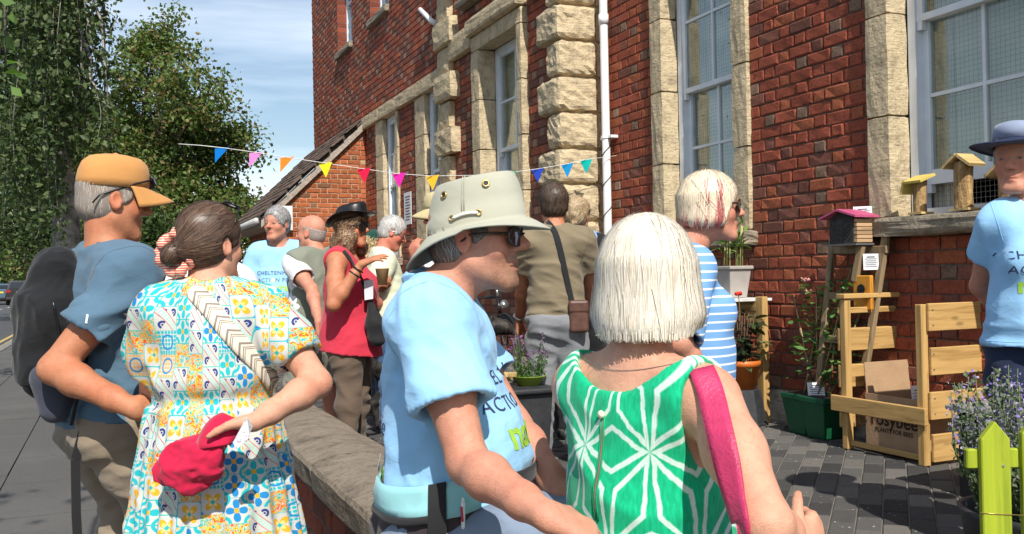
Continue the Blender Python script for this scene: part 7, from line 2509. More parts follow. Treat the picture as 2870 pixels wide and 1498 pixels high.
P = Person('man in khaki cap and white t-shirt raising a cup', (1243, 606), 5.3, 172, 178, .98, (.55, .22, .15), .008, neck=(0, .03), fat=1.05, pitch=-8)
P.arm('L', (1158, 822), True, (1172, 738), True, dict(d=picdir(P, -.25, -1, -.1), n=picdir(P, .5, 0, 1), curl=(.7, .7, .5), thumb=.8))
P.arm_local('R', (.235, .08, .2), (.1, .3, .2))
P.body(True, nose=1.1, armr=1.05)
P.tee(cloth('white_jersey', (.70, .70, .70), .005), hem=-.06, sl=.5, slr=1.0)
P.trousers(cloth('dark_jeans', (.03, .04, .08), .006), P.legs_std(), vox=.011, shoe=plain('shoe_d', (.03, .03, .03), .6))
f = P.hair_sdf('short', .006, .055, -.06, vox=.007); f.cut(P.H(0, 0, .05), P.Rh @ np.array([0, 0, 1.0]))
P.strands(f, 'hair', [(.3, .24, .18), (.4, .34, .28)], 500, .02, flow_short, .003, .002, seed=49)
baseball(P, cloth('khaki_twill', (.50, .42, .22), .003))
glasses(P, y=.103, z=.006, shape=(.026, .019))
hw = P.wor(P.wr['L']+nrm(P.hd['L']['d'])*.09)
cp = at(1172, 724, 5.1)
paper_cup((cp.x, cp.y, cp.z), 'brown paper cup raised by the man in the khaki cap')

P = Person('man seen from behind in olive t-shirt and grey jeans', (1552, 578), 5.5, 92, 92, 1.0, SKIN_T, .008, neck=(0, .03), fat=.88, sw=.93)
olive = P
P.arm('L', (1468, 800), False, (1456, 895), False, dict(d=picdir(P, -.05, 1, .1), n=picdir(P, 1, 0, -.3), curl=(.7, .8, .5)))
P.arm('R', (1652, 795), False, (1640, 872), False, dict(d=picdir(P, -.02, 1, .2), n=picdir(P, -1, 0, -.3), curl=(.6, .7, .5)))
P.body(True, armr=1.0)
P.tee(cloth('olive_cotton', (.205, .165, .105), .006), seam=cloth('olive_seam', (.15, .12, .075), .001), hem=-.03, sl=.62, loose=.025, e=.014, slr=1.02, fold=[dict(seed=63, amp=.007, scale=(5, 5, 10)), dict(seed=64, amp=.004, scale=(9, 9, 18))])
OT = P.last
M_GJ = cloth('grey_denim', (.215, .22, .235), .006)
tr = P.trousers(M_GJ, P.legs_std(.088), wide=1.02, waist=.02, shoe=plain('shoe_e', (.05, .05, .05), .6), fold=[dict(seed=13, amp=.008, scale=(8, 8, 14))])
bvr = bvh_of(P.last)
surf_patch(P, bvr, [(1500, 898), (1552, 898), (1550, 938), (1508, 934)], M_GJ, 'back_pocket', tr, .003, .004)
wb = MB(); W = P.wr['L']; ax2 = nrm(W-P.el['L']); t1 = nrm(np.cross(ax2, [0, 1, 0])); t2 = np.cross(ax2, t1); c = W-ax2*.02
wb.tube([c+(t1*math.cos(a)+t2*math.sin(a))*.033 for a in np.linspace(0, 6.283, 20)], .008, 6, False); wb.build('wristwatch', M_SILVER, P.root, True, False)
f = P.hair_sdf('short', .013, .062, -.068, vox=.006)
P.strands(f, 'hair', [(.06, .038, .026), (.10, .065, .045), (.14, .10, .075)], 2000, .045, flow_short, .0028, .004, seed=59, noiseflow=.2)
sbg = empty('shoulder_bag', tuple(P.root.location), P.yaw, 'small brown leather bag on black strap across the olive t-shirt', 'bag')
surf_ribbon(P, bvh_of(OT, P.bodyVF), [(1533, 622), (1555, 645), (1570, 700), (1585, 770), (1598, 830), (1606, 862)], .034, M_WEB, 'strap', sbg, .003, .003, 20, 3)
c = P.loc(at(1622, 888, 5.34)); b = MB(); b.bx((-.055, -.035, -.09), (.055, .035, .09)); b.v[0] = b.v[0]+c
M_BRL = plain('brown_leather_bag', (.11, .05, .035), .5, .2, 30)
bevel(b.build('bag_body', M_BRL, sbg, False, False), .02, 3)
b = MB(); b.bx((-.057, -.04, .02), (.057, .037, .093)); b.v[0] = b.v[0]+c; bevel(b.build('bag_flap', M_BRL, sbg, False, False), .015, 2)

P = Person('woman with braided blonde hair in black top behind the olive t-shirt', (1618, 606), 6.15, 72, 70, .95, SKIN_B, .009)
P.arm_local('R', (.24, .02, .17), (.24, .1, -.04)); P.arm_local('L', (-.235, .0, .17), (-.24, .08, -.05))
P.body(False)
P.tee(cloth('black_jersey', (.015, .015, .017), .006), hem=-.02, sl=.55, slr=1.1)
f = Field(P.P(-.2, -.2, .35), P.P(.2, .2, .6), .009); P.torso(f, .018, .05); f.cut(P.P(0, 0, .475), (0, 0, -1)); f.rc(P.P(0, -.03, .44), P.P(0, 0, .62), .07, .08, .005, 's')
P.cloth('collar', f, cloth('light_blue_collar', (.2, .38, .65), .004))
f = Field(P.P(-.36, -.25, -.15), P.P(.36, .25, .35), .009)
f.chain([P.sh['R']+(P.el['R']-P.sh['R'])*.5, P.el['R'], P.wr['R']], [.062, .055, .045], .03)
P.cloth('sleeve', f, cloth('blue_sleeve', (.14, .28, .6), .005))
P.trousers(cloth('black_cotton', (.014, .014, .016), .006), P.legs_std(), vox=.011, shoe=plain('shoe_f', (.03, .03, .03), .6))
def braid(f, E):
    E((0, -.014, .038), (.086, .106, .096)); E((0, -.05, -.01), (.074, .07, .06), .03)
    for i in range(7): E((.018*math.sin(i*2.6), -.105-.012*(i % 2)+.004*i, .03-.028*i), (.024, .018, .022), .008)
f = P.hair_sdf('short', .012, .062, -.15, extra=braid, vox=.006)
P.strands(f, 'hair', [(.46, .33, .19), (.58, .45, .28), (.34, .23, .13)], 1500, .06, lambda h: (-h[0]*5, -.5, -.6), .003, .003, seed=69, bumpy=.002)

P = Person('person in white shirt with orange strap behind the patterned dress', (566, 668), 4.3, 70, 60, .95, SKIN_B, .012, sw=1.05, fat=1.1)
P.arm_local('R', (.24, .02, .17), (.24, .1, -.04)); P.arm_local('L', (-.245, .0, .17), (-.24, .08, -.05))
P.body(False)
P.tee(cloth('crisp_white_cotton', (.74, .73, .74), .006), 'shirt', hem=-.1, sl=.95, slr=1.15)
WT = P.last
P.trousers(cloth('blue_jeans', (.05, .09, .18), .006), P.legs_std(), vox=.012, shoe=plain('shoe_g', (.03, .03, .03), .6))
f = P.hair_sdf('short', .012, .06, -.06, vox=.008)
P.strands(f, 'hair', [(.2, .13, .08)], 500, .05, flow_short, .003, .003, seed=79)
sbo = empty('sling_bag', tuple(P.root.location), P.yaw, 'orange bag strap over the shoulder of a white shirt', 'bag')
surf_ribbon(P, bvh_of(WT), [(497, 752), (490, 785), (486, 820), (484, 860)], .022, plain('orange_leather', (.55, .13, .06), .5), 'strap', sbo, .003, .003, 12, 1)
b = MB(); b.bx((-.12, -.05, -.1), (.12, .05, .1)); b.v[0] = b.v[0]+P.P(.1, .22, -.05); bevel(b.build('bag_body', plain('orange_leather_bag', (.5, .14, .06), .5), sbo, False, False), .02, 2)
# ================================================================ THINGS IN THE YARD
def wp(px, py, x):
    """point of the plane x=const seen at a picture point"""
    r = at(px, py, 1)-CAMP; return CAMP+r*(x/r.x)
def gp(px, py):
    r = at(px, py, 1)-CAMP
    t = 1.0
    for _ in range(20):
        p = CAMP+r*t; t = (gz(p.x)-CAMP.z)/r.z
    return CAMP+r*t
M_PINE = woodmat('pine_x', (.50, .31, .115), (.33, .19, .06), 0)
M_PINEY = woodmat('pine_y', (.50, .31, .115), (.33, .19, .06), 1)
M_PINEZ = woodmat('pine_z', (.50, .31, .115), (.33, .19, .06), 2)
M_OLDZ = woodmat('old_wood', (.27, .19, .105), (.15, .10, .055), 2)
M_CARD = plain('white_card2', (.78, .78, .8), .7, .03)
M_SOIL = plain('soil', (.035, .025, .018), .95, .4, 60, .01, 90)

def card(px, py, w_, h, pos, label, tilt=.25, yaw=0.0, parent=None):
    """small printed card standing at pos (world), facing the camera"""
    p = Vector(pos); f_ = Vector((FWD.x, FWD.y, 0)).normalized(); r_ = Vector((f_.y, -f_.x, 0))
    r_ = (r_*math.cos(yaw)+f_*math.sin(yaw)); u_ = (Vector((0, 0, 1))*math.cos(tilt)+f_*math.sin(tilt)); n_ = r_.cross(u_)
    V = [p-r_*w_/2, p+r_*w_/2, p+r_*w_/2+u_*h, p-r_*w_/2+u_*h]; V = [np.array(v) for v in V]; nn = np.array(n_)*.0015
    b = MB(); b.add(V+[v-nn for v in V], [(0, 1, 2, 3), (7, 6, 5, 4), (0, 4, 5, 1), (1, 5, 6, 2), (2, 6, 7, 3), (3, 7, 4, 0)])
    o = b.build('information_card', M_CARD); tag(o, label, 'card')
    b = MB()
    for i in range(6):
        z0 = h*(.80-.12*i); k = (.30 if i == 0 else .38)*w_*(1 if i % 2 else .85)
        c = np.array(p+u_*z0+n_*.0012); b.bar(c-np.array(r_)*k, c+np.array(r_)*k, .0008, .006 if i == 0 else .003, up=np.array(u_))
    b.build('printed_lines', M_INK, o)
    return o

# ---- slatted timber bin
A = gp(2368, 1262); B = gp(2602, 1308)
xf = (A.x+B.x)/2; yF, yN = A.y, B.y
dep = .52; g0 = gz(xf); HT_ = .86
bin_ = empty('timber_bin', (xf, yN, g0), 0, 'new pine slatted bin open at the front, beside the green pots', 'bin')
def piece(name, lo, hi, mat, par=bin_, bev=.004):
    b = MB(); b.bx(lo, hi); o = b.build(name, mat, par); return bevel(o, bev, 1)
for (x, y) in ((xf, yF), (xf+dep-.045, yF), (xf, yN), (xf+dep-.045, yN)):
    piece('post', (x, y, g0), (x+.045, y+.045, g0+HT_-(.0 if y == yF else .02)), M_PINEZ)
piece('top_rail', (xf-.012, yF-.012, g0+HT_+.001), (xf+dep+.01, yF+.057, g0+HT_+.03), M_PINE)
for i, (z, h) in enumerate(((.775, .035), (.56, .13), (.35, .13), (.12, .13))):
    piece('slat', (xf+.047, yF+.02, g0+z), (xf+dep-.047, yF+.043, g0+z+h), M_PINE)
    piece('slat', (xf+.0, yF+.047, g0+z), (xf+dep, yF+.067, g0+z+h), M_PINE)
for i, z in enumerate((.70, .47, .24, .02)):
    piece('slat', (xf+.03+.012*(i % 2), yN-.022, g0+z), (xf+dep+.03+.01*(i % 2), yN-.001, g0+z+.145), M_PINE)
for i, z in enumerate((.72, .49, .26, .05)):
    piece('slat', (xf+dep+.001, yN+.02, g0+z), (xf+dep+.02, yF+.06, g0+z+.13), M_PINEY)
piece('front_rail', (xf-.023, yN-.03, g0+.215), (xf-.001, yF+.11, g0+.305), M_PINEY)
piece('front_rail', (xf+.02, yN+.045, g0+.02), (xf+.04, yF, g0+.05), M_PINEY)
for (x_, z_) in [(xx_, zz_+.072+dz_) for zz_ in (.70, .47, .24) for xx_ in (xf+.055, xf+dep-.02) for dz_ in (-.04, .04)]:
    b = MB(); b.tube([(x_, yN-.0225, g0+z_), (x_, yN-.0245, g0+z_)], .0048, 8); b.build('screw', M_SILVER, bin_)
# cardboard box inside
M_CBOX = plain('corrugated_cardboard', (.42, .27, .155), .8, .06, 12, .002, 60)
cb_ = empty('cardboard_box', (xf+.25, (yF+yN)/2, g0), 0, 'open cardboard box printed rosybee inside the timber bin', 'box')
bx0, bx1, by0, by1 = xf+.06, xf+.46, yN+.10, yF-.08; bz = g0+.33
for nm, lo, hi in (('front', (bx0, by0, g0+.02), (bx0+.006, by1, bz)), ('back', (bx1-.006, by0, g0+.02), (bx1, by1, bz)), ('side', (bx0+.006, by0, g0+.02), (bx1-.006, by0+.006, bz)), ('side', (bx0+.006, by1-.006, g0+.02), (bx1-.006, by1, bz)), ('bottom', (bx0+.006, by0+.006, g0+.02), (bx1-.006, by1-.006, g0+.026))):
    b = MB(); b.bx(lo, hi); b.build(nm, M_CBOX, cb_)
b = MB(); b.bx((bx1-.004, by0, bz+.001), (bx1+.002, by1, bz+.17), None, rotm(0, .12, 0), (bx1, 0, bz)); b.build('flap', M_CBOX, cb_)
b = MB(); b.bx((bx0+.01, by1-.004, bz+.001), (bx1-.01, by1+.002, bz+.17), None, rotm(-.1, 0, 0), (0, by1, bz)); b.build('flap', M_CBOX, cb_)
b = MB(); b.bx((bx0+.01, by0+.01, g0+.24), (bx1-.01, by1-.01, g0+.27)); b.build('packing', plain('brown_packing', (.16, .10, .06), .95, .5, 50, .02, 60), cb_)
def flat_text(text, pos, right, up, size, mat, parent, bold=True, name='print'):
    cu = bpy.data.curves.new('t', 'FONT'); cu.body = text; cu.size = size; cu.align_x = 'CENTER'; cu.align_y = 'CENTER'; cu.extrude = .0004; cu.resolution_u = 3
    if bold: cu.offset = size*.02
    o = bpy.data.objects.new('t', cu); COL.objects.link(o)
    me = bpy.data.meshes.new_from_object(o.evaluated_get(bpy.context.evaluated_depsgraph_get())); bpy.data.objects.remove(o)
    R = Vector(right).normalized(); U = Vector(up).normalized(); N = R.cross(U)
    for v in me.vertices: v.co = Vector(pos)+R*v.co.x+U*v.co.y+N*v.co.z
    me.materials.clear(); me.materials.append(mat)
    return link(name, me, parent)
M_BINK = plain('brown_ink', (.05, .03, .02), .8)
ym = (by0+by1)/2
flat_text('rosybee', (bx0-.001, ym-.02, g0+.195), (0, -1, 0), (0, 0, 1), .105, M_BINK, cb_)
flat_text('PLANTS FOR BEES', (bx0-.001, ym-.02, g0+.135), (0, -1, 0), (0, 0, 1), .034, M_BINK, cb_)
fl = MB()
for k in range(8):
    a = k*math.pi/4; c = np.array([bx0-.001, ym+.22+.028*math.cos(a), g0+.17+.028*math.sin(a)])
    fl.lathe([(.001, -.001), (.014, 0)], c, 8, rotm(0, math.pi/2, 0))
fl.build('flower_emblem', M_BINK, cb_)
cp_ = at(2560, 1212, (Vector((xf+.1, yN+.15, .3))-CAMP).dot(FWD))
card(0, 0, .085, .13, (xf+.12, yN+.14, g0+.27), 'white card propped in the cardboard box', .2, .3)

# ---- green pots with honeysuckle on canes
M_GPOT = plain('green_plastic', (.006, .085, .035), .45, .1, 9)
HL = NT('honeysuckle_leaf'); M_HLEAF = None
def one_leaf(name, L, W, cols):
    out = []
    for c in cols:
        b = MB(); n = 6; V = [(0, 0, 0)]; 
        V = []
        for i in range(n+1):
            t = i/n; w_ = W*math.sin(math.pi*min(1, t*.93+.07))**.8/2
            V += [(-w_, L*t, .12*w_-.10*L*t*t), (0, L*t, -.10*L*t*t-.05*W), (w_, L*t, .12*w_-.10*L*t*t)]
        F = []
        for i in range(n):
            a = i*3; F += [(a, a+1, a+4, a+3), (a+1, a+2, a+5, a+4)]
        b.add(V, F, c); out.append(b.mesh(name, M_LEAF, True))
    return out
HLM = one_leaf('leaf', .062, .036, [(.10, .21, .06), (.13, .27, .08), (.07, .16, .05), (.18, .30, .09)])
def put_leaf(mesh, p, d, par, sc=1.0, roll=0.0):
    o = bpy.data.objects.new('leaf', mesh); COL.objects.link(o); o.parent = par
    q = Vector(d).to_track_quat('Y', 'Z'); o.rotation_mode = 'QUATERNION'; o.rotation_quaternion = q @ Matrix.Rotation(roll, 3, 'Y').to_quaternion()
    o.location = Vector(p)-root_loc(par); o.scale = (sc, sc, sc)
    return o
M_CANE = plain('bamboo_cane', (.42, .30, .16), .7, .2, 20)
M_STEM = plain('woody_stem', (.14, .10, .06), .9, .3, 30)
def square_pot(c, w_, h, mat, par):
    b = MB(); b.bx((c[0]-w_/2, c[1]-w_/2, c[2]), (c[0]+w_/2, c[1]+w_/2, c[2]+h*.86), taper=.72)
    b.bx((c[0]-w_*.52, c[1]-w_*.52, c[2]+h*.86), (c[0]+w_*.52, c[1]+w_*.52, c[2]+h)); return bevel(b.build('pot', mat, par), .006, 2)
def honey(px, py, label, canes, seed, flowers):
    g = gp(px, py); g.y += .09; g.x += .06
    root = empty('potted_honeysuckle', tuple(g), 0, label, 'potted plant', 'green pots of honeysuckle')
    square_pot(g, .215, .255, M_GPOT, root)
    b = MB(); b.bx((g.x-.1, g.y-.1, g.z+.24), (g.x+.1, g.y+.1, g.z+.2565)); b.build('soil', M_SOIL, root)
    rng = np.random.default_rng(seed)
    for (tx, ty, bend) in canes:
        Zt = (g-CAMP).dot(FWD)+rng.uniform(-.05, .12); top = np.array(at(tx, ty, Zt)); base = np.array([g.x+rng.uniform(-.06, .06), g.y+rng.uniform(-.06, .06), g.z+.25])
        b = MB(); b.tube([base, top], [.006, .0045], 6); b.build('cane', M_CANE, root, True)
        ln = np.linalg.norm(top-base); n = int(ln/.017*bend)
        st = []
        for i in range(12):
            t = i/11*1.0; st.append(base+(top-base)*t+np.array([.018*math.sin(t*17+seed), .018*math.cos(t*17), 0]))
        b = MB(); b.tube(st, .003, 5); b.build('stem', M_STEM, root, True)
        for i in range(n):
            t = rng.uniform(.12, 1.03); p = base+(top-base)*t+rng.normal(0, .045, 3)*np.array([1, 1, .5])
            d = rng.normal(0, 1, 3); d[2] = rng.uniform(-.5, .6); put_leaf(HLM[rng.integers(4)], p, d, root, rng.uniform(.6, 1.15), rng.uniform(-.6, .6))
    for (fx, fy) in flowers:
        c = np.array(at(fx, fy, (g-CAMP).dot(FWD)-.03)); b = MB()
        for k in range(13):
            a = rng.uniform(0, 6.28); d = nrm([math.cos(a), math.sin(a), rng.uniform(.3, 1.3)]); L = rng.uniform(.03, .048)
            b.tube([c, c+d*L*.6, c+d*L+np.array([0, 0, -.004])], [.0022, .003, .0045], 5, True, [(.62, .10, .22), (.72, .42, .30), (.75, .55, .25), (.68, .2, .3)][k % 4])
        b.build('flower', colmat('honeysuckle_petal', .6), root, True)
        for k in range(8): put_leaf(HLM[k % 4], c+rng.normal(0, .02, 3)-np.array([0, 0, .02]), nrm([rng.normal(), rng.normal(), -.1]), root, .9)
    return root
honey(2268, 1222, 'left of two green pots, honeysuckle on bamboo canes with pink flowers', [(2288, 800, 1.5), (2225, 830, .7), (2310, 815, 1.1)], 1, [(2265, 822), (2258, 792)])
honey(2322, 1236, 'right of two green pots, honeysuckle climbing towards the ladder', [(2385, 755, 1.5), (2360, 790, 1.2), (2440, 800, 1.0), (2465, 830, .6)], 2, [(2425, 762), (2490, 765)])
card(0, 0, .10, .10, tuple(at(2290, 1118, (gp(2280, 1225)-CAMP).dot(FWD)-.02)), 'small white card leaning on the green honeysuckle pots', .25, -.25)

# ---- ladder shelf against the wall
lad = empty('ladder_shelf', (4.1, 4.75, 0), 0, 'rough wooden ladder stand leaning on the brick wall', 'ladder')
def lbar(name, p0, p1, w1=.045, w2=.03, mat=None):
    b = MB(); b.bar(np.array(p0), np.array(p1), w1, w2, up=(1, 0, 0)); return bevel(b.build(name, mat or M_OLDZ, lad), .003, 1)
lbar('rail', wp(2338, 640, 4.20), wp(2296, 1080, 4.02)); lbar('rail', wp(2492, 606, 4.20), wp(2418, 1080, 4.02))
lbar('rung', wp(2340, 702, 4.16), wp(2488, 700, 4.16)); lbar('rung', wp(2400, 618, 4.19), wp(2488, 618, 4.19)); lbar('rung', wp(2328, 830, 4.12), wp(2455, 835, 4.12)); lbar('rung', wp(2312, 950, 4.07), wp(2440, 960, 4.07))
lbar('prop', wp(2414, 690, 4.08), wp(2396, 790, 4.06))
# bee hotel
hb = wp(2392, 682, 4.02); hx, hy, hz = hb.x, hb.y, hb.z
bh = empty('bee_hotel', (hx, hy, hz), 0, 'small bee hotel with pink roof and stacked wood slats on the ladder', 'bee hotel')
wy, wx_, hh_ = .20, .125, .15
b = MB(); b.bx((hx, hy, hz), (hx+wx_, hy+wy, hz+hh_)); bo = b.build('block', plain('charred_wood', (.05, .045, .042), .9, .3, 40), bh)
for i in range(4):
    for j in range(3):
        b = MB(); c = (hx-.001, hy+.035+i*.042, hz+.025+j*.03); b.tube([c, (c[0]-.0016, c[1], c[2])], .007, 10); b.build('drilled_hole', M_BLACK, bo)
for i in range(6):
    b = MB(); b.bx((hx+.004+.003*(i % 2), hy-.026, hz+.006+i*.0235), (hx+wx_-.004, hy-.001, hz+.025+i*.0235), None, rotm(.12, 0, 0)); b.build('wood_slat', woodmat('slat_wood', (.55, .36, .2), None, 0), bh)
b = MB(); b.bx((hx-.012, hy-.03, hz-.012), (hx+wx_+.005, hy+wy+.012, hz-.001)); b.build('base_board', plain('grey_slate', (.12, .12, .12), .7), bh)
M_PKR = plain('pink_paint', (.50, .085, .19), .5, .1, 20)
for (ya, yb) in ((hy-.055, hy+wy/2), (hy+wy+.05, hy+wy/2)):
    b = MB(); za, zb = hz+hh_+.0, hz+hh_+.045
    V = [(hx-.035, ya, za), (hx+wx_+.02, ya, za), (hx+wx_+.02, yb, zb), (hx-.035, yb, zb)]
    b.add(V+[(v[0], v[1], v[2]+.012) for v in V], MB.BF if ya < yb else [f_[::-1] for f_ in MB.BF]); b.build('roof_board', M_PKR, bh)
b = MB(); b.prism([(hy, hz+hh_), (hy+wy, hz+hh_), (hy+wy/2, hz+hh_+.038)], (hx+.002, 0, 0), (0, 1, 0), (0, 0, 1), (.08, 0, 0)); b.build('gable_panel', plain('charred_wood2', (.04, .036, .034), .9), bh)
c_ = wp(2420, 618, 4.16); card(0, 0, .105, .085, tuple(c_), 'white card standing above the pink roof of the bee hotel', .15, -.35)
c_ = wp(2442, 757, 4.10); card(0, 0, .085, .095, tuple(c_), 'white card hanging on the ladder below the bee hotel', .05, -.3)
c0, c1 = wp(2392, 868, 4.05), wp(2454, 772, 4.09)
b = MB(); b.bx((4.05, c1.y, c0.z), (4.075, c0.y, c1.z)); M_ORB = woodmat('orange_stained_board', (.62, .27, .03), (.40, .14, .01), 2)
ob = bevel(b.build('orange_board', M_ORB), .006, 2); tag(ob, 'orange stained wooden board hanging among the honeysuckle', 'board')
b = MB(); b.lathe([(.03, 0), (.03, .004), (.001, .005)], (4.046, (c0.y+c1.y)/2, (c0.z+c1.z)/2+.02), 14, rotm(0, -math.pi/2, 0)); b.build('entrance_hole', M_BLACK, ob)

# ---- log nest boxes on the sill
M_LOG = None
def log_mat():
    n = NT('peeled_log'); v = n.coord('Object'); k = n.noise(n.mapv(v, (28, 28, 6)), 1.0, 5, .6, .8); k2 = n.noise(v, 60, 3)
    base = n.ramp(k, [(.3, (.10, .055, .025)), (.48, (.30, .18, .075)), (.7, (.52, .35, .16))])
    return n.done(base, .8, n.bump(n.add(k, n.mul(k2, .4)), 1.0, .02), .25)
M_LOG = log_mat()
M_YEL_R = plain('pale_yellow_board', (.62, .48, .12), .6, .08, 20); M_PALE = woodmat('pale_board', (.56, .40, .17), None, 0)
def nestbox(label, px, ybase, hpx, r, slope, mat_r, front):
    p = wp(px, ybase, XR-.05); z0 = 1.332; x, y = p.x, p.y
    Z = (p-CAMP).dot(FWD); h = hpx*Z/FPX
    root = empty('log_nest_box', (x, y, z0), 0, label, 'nest box')
    rng = np.random.default_rng(int(px)); V = []; n, m_ = 18, 9
    for j in range(m_):
        for i in range(n):
            a = 2*math.pi*i/n; rr = r*(1+.08*math.sin(a*3+j*.4)+rng.normal(0, .02)); V.append((x+rr*math.cos(a), y+rr*math.sin(a), z0+.012+h*j/(m_-1)))
    F = [(j*n+i, j*n+(i+1) % n, (j+1)*n+(i+1) % n, (j+1)*n+i) for j in range(m_-1) for i in range(n)]+[tuple(range((m_-1)*n, m_*n))]
    link('log', np_mesh('log', np.array(V), F, M_LOG, True), root)
    b = MB(); b.bx((x-.045, y-r*1.35, z0), (x+.05, y+r*1.35, z0+.0125)); b.build('base_board', M_PALE, root)
    zt = z0+h+.008
    if slope == 'mono':
        b = MB(); b.bx((x-.07, y-.068, zt+.0), (x+.05, y+.068, zt+.014), None, rotm(0, -.35, 0)); b.build('roof_board', mat_r, root)
        b = MB(); b.bx((x-.06, y+.065, zt-.075), (x+.05, y+.08, zt+.005), None, rotm(.3, 0, 0)); b.build('roof_board', mat_r, root)
    else:
        for s_ in (-1, 1):
            b = MB(); L = .135
            A_ = np.array([x-.06, y, zt+.035]); B_ = A_+np.array([0, s_*.085, -.062])
            V = [A_, A_+np.array([.12, 0, 0]), B_+np.array([.12, 0, 0]), B_]; b.add(V+[v+np.array([0, s_*.006, .014]) for v in V], MB.BF if s_ > 0 else [f_[::-1] for f_ in MB.BF]); b.build('roof_board', mat_r, root)
        b = MB(); b.tube([(x, y, zt-.03), (x, y, zt+.03)], [r*.8, .01], 10); b.build('roof_block', M_LOG, root)
    return root
nestbox('short log nest box with yellow sloping roof on the window sill', 2580, 600, 92, .036, 'mono', M_YEL_R, 0)
nestbox('tall log nest box with pitched board roof on the window sill', 2703, 592, 130, .047, 'gable', M_PALE, 0)
nestbox('log nest box partly hidden behind the woman in the navy hat', 2825, 586, 95, .04, 'gable', M_PALE, 0)

# ---- orange pot on an upturned tub, with its timber stand
tb0 = gp(2098, 1198); tx, ty, tz = tb0.x+.05, tb0.y+.12, tb0.z
tub = empty('upturned_tub', (tx, ty, tz), 0, 'black plastic tub turned upside down under the orange pot', 'tub')
M_TUB = plain('black_tub_plastic', (.035, .036, .04), .5, .2, 20)
b = MB(); b.lathe([(.165, 0), (.165, .015), (.155, .02), (.118, .235), (.112, .24), (.001, .24)], (tx, ty, tz), 8); b.build('tub_wall', M_TUB, tub)
po = empty('potted_dahlia', (tx, ty, tz+.242), 0, 'orange plastic pot of dark-leaved dahlia on an upturned black tub', 'potted plant')
M_OPOT = plain('orange_plastic', (.58, .15, .025), .45, .08, 12)
b = MB(); z0 = tz+.242; b.lathe([(.085, 0), (.115, .15), (.122, .152), (.125, .19), (.117, .19), (.112, .165), (.001, .165)], (tx, ty, z0), 30); b.build('pot', M_OPOT, po, True)
rng = np.random.default_rng(3)
DL = one_leaf('leaf', .075, .04, [(.018, .026, .017), (.03, .05, .022), (.022, .02, .02), (.05, .085, .03)])
DLB = one_leaf('leaf', .07, .04, [(.16, .24, .12)])
st = MB()
for i in range(16):
    a = rng.uniform(0, 6.28); r = rng.uniform(.03, .17); h = rng.uniform(.18, .46); p0 = np.array([tx+.03*math.cos(a), ty+.03*math.sin(a), z0+.16]); p1 = np.array([tx+r*math.cos(a), ty+r*math.sin(a), z0+.1+h]); st.tube([p0, (p0+p1)/2+np.array([0, 0, .03]), p1], .003, 5)
    for k in range(9):
        t = rng.uniform(.15, 1); p = p0+(p1-p0)*t+rng.normal(0, .02, 3); d = nrm([math.cos(a)+rng.normal(0, .7), math.sin(a)+rng.normal(0, .7), rng.uniform(-.5, .4)])
        put_leaf(DL[rng.integers(4)], p, d, po, rng.uniform(.7, 1.3), rng.uniform(-.5, .5))
for k in range(9): put_leaf(DLB[0], (tx+.10+rng.uniform(-.03, .05), ty-.06+rng.uniform(-.05, .05), z0+.26+rng.uniform(-.05, .06)), nrm([.6+rng.normal(0, .3), -.5, rng.normal(0, .3)]), po, .9)
st.build('stem', M_STEM, po, True)
Z8 = (Vector((tx, ty, tz))-CAMP).dot(FWD)
b = MB(); c = np.array(at(2070, 828, Z8-.05))
for k in range(14):
    a = k*2.4; d = nrm([math.cos(a), math.sin(a), .3+.5*(k % 3)]); b.tube([c, c+d*.016, c+d*.03], [.003, .009, .004], 6)
b.build('red_flower', plain('red_petal', (.75, .03, .012), .6, .2, 60), po, True)
b = MB(); b.tube([np.array((tx, ty, z0+.16)), np.array((tx, ty, z0+.4)), c], .003, 5); b.build('flower_stem', M_STEM, po, True)
ts = empty('timber_stand', (tx+.2, ty+.1, tz), 0, 'timber stand with one tall post behind the orange pot', 'stand')
p_t, p_b = wp(2133, 832, 4.08), wp(2138, 1185, 4.08)
b = MB(); b.bx((4.06, p_t.y-.035, gz(4.06)), (4.11, p_t.y+.035, p_t.z)); bevel(b.build('post', M_PINEZ, ts), .004, 1)
b = MB(); b.bx((4.06, p_t.y+.036, p_t.z-.10), (4.10, p_t.y+.62, p_t.z-.03)); bevel(b.build('rail', M_PINEY, ts), .004, 1)
b = MB(); b.prism([(p_t.y+.036, p_t.z-.25), (p_t.y+.036, p_t.z-.101), (p_t.y+.17, p_t.z-.101)], (4.065, 0, 0), (0, 1, 0), (0, 0, 1), (.03, 0, 0)); b.build('brace', M_PINEY, ts)
b = MB(); b.bx((3.86, p_t.y+.037, p_t.z-.03), (4.2, p_t.y+.75, p_t.z-.012)); b.build('shelf', plain('white_board', (.7, .7, .68), .6), ts)
b = MB(); b.bx((4.06, p_t.y+.66, gz(4.06)), (4.11, p_t.y+.72, p_t.z-.031)); b.build('post', M_PINEZ, ts)
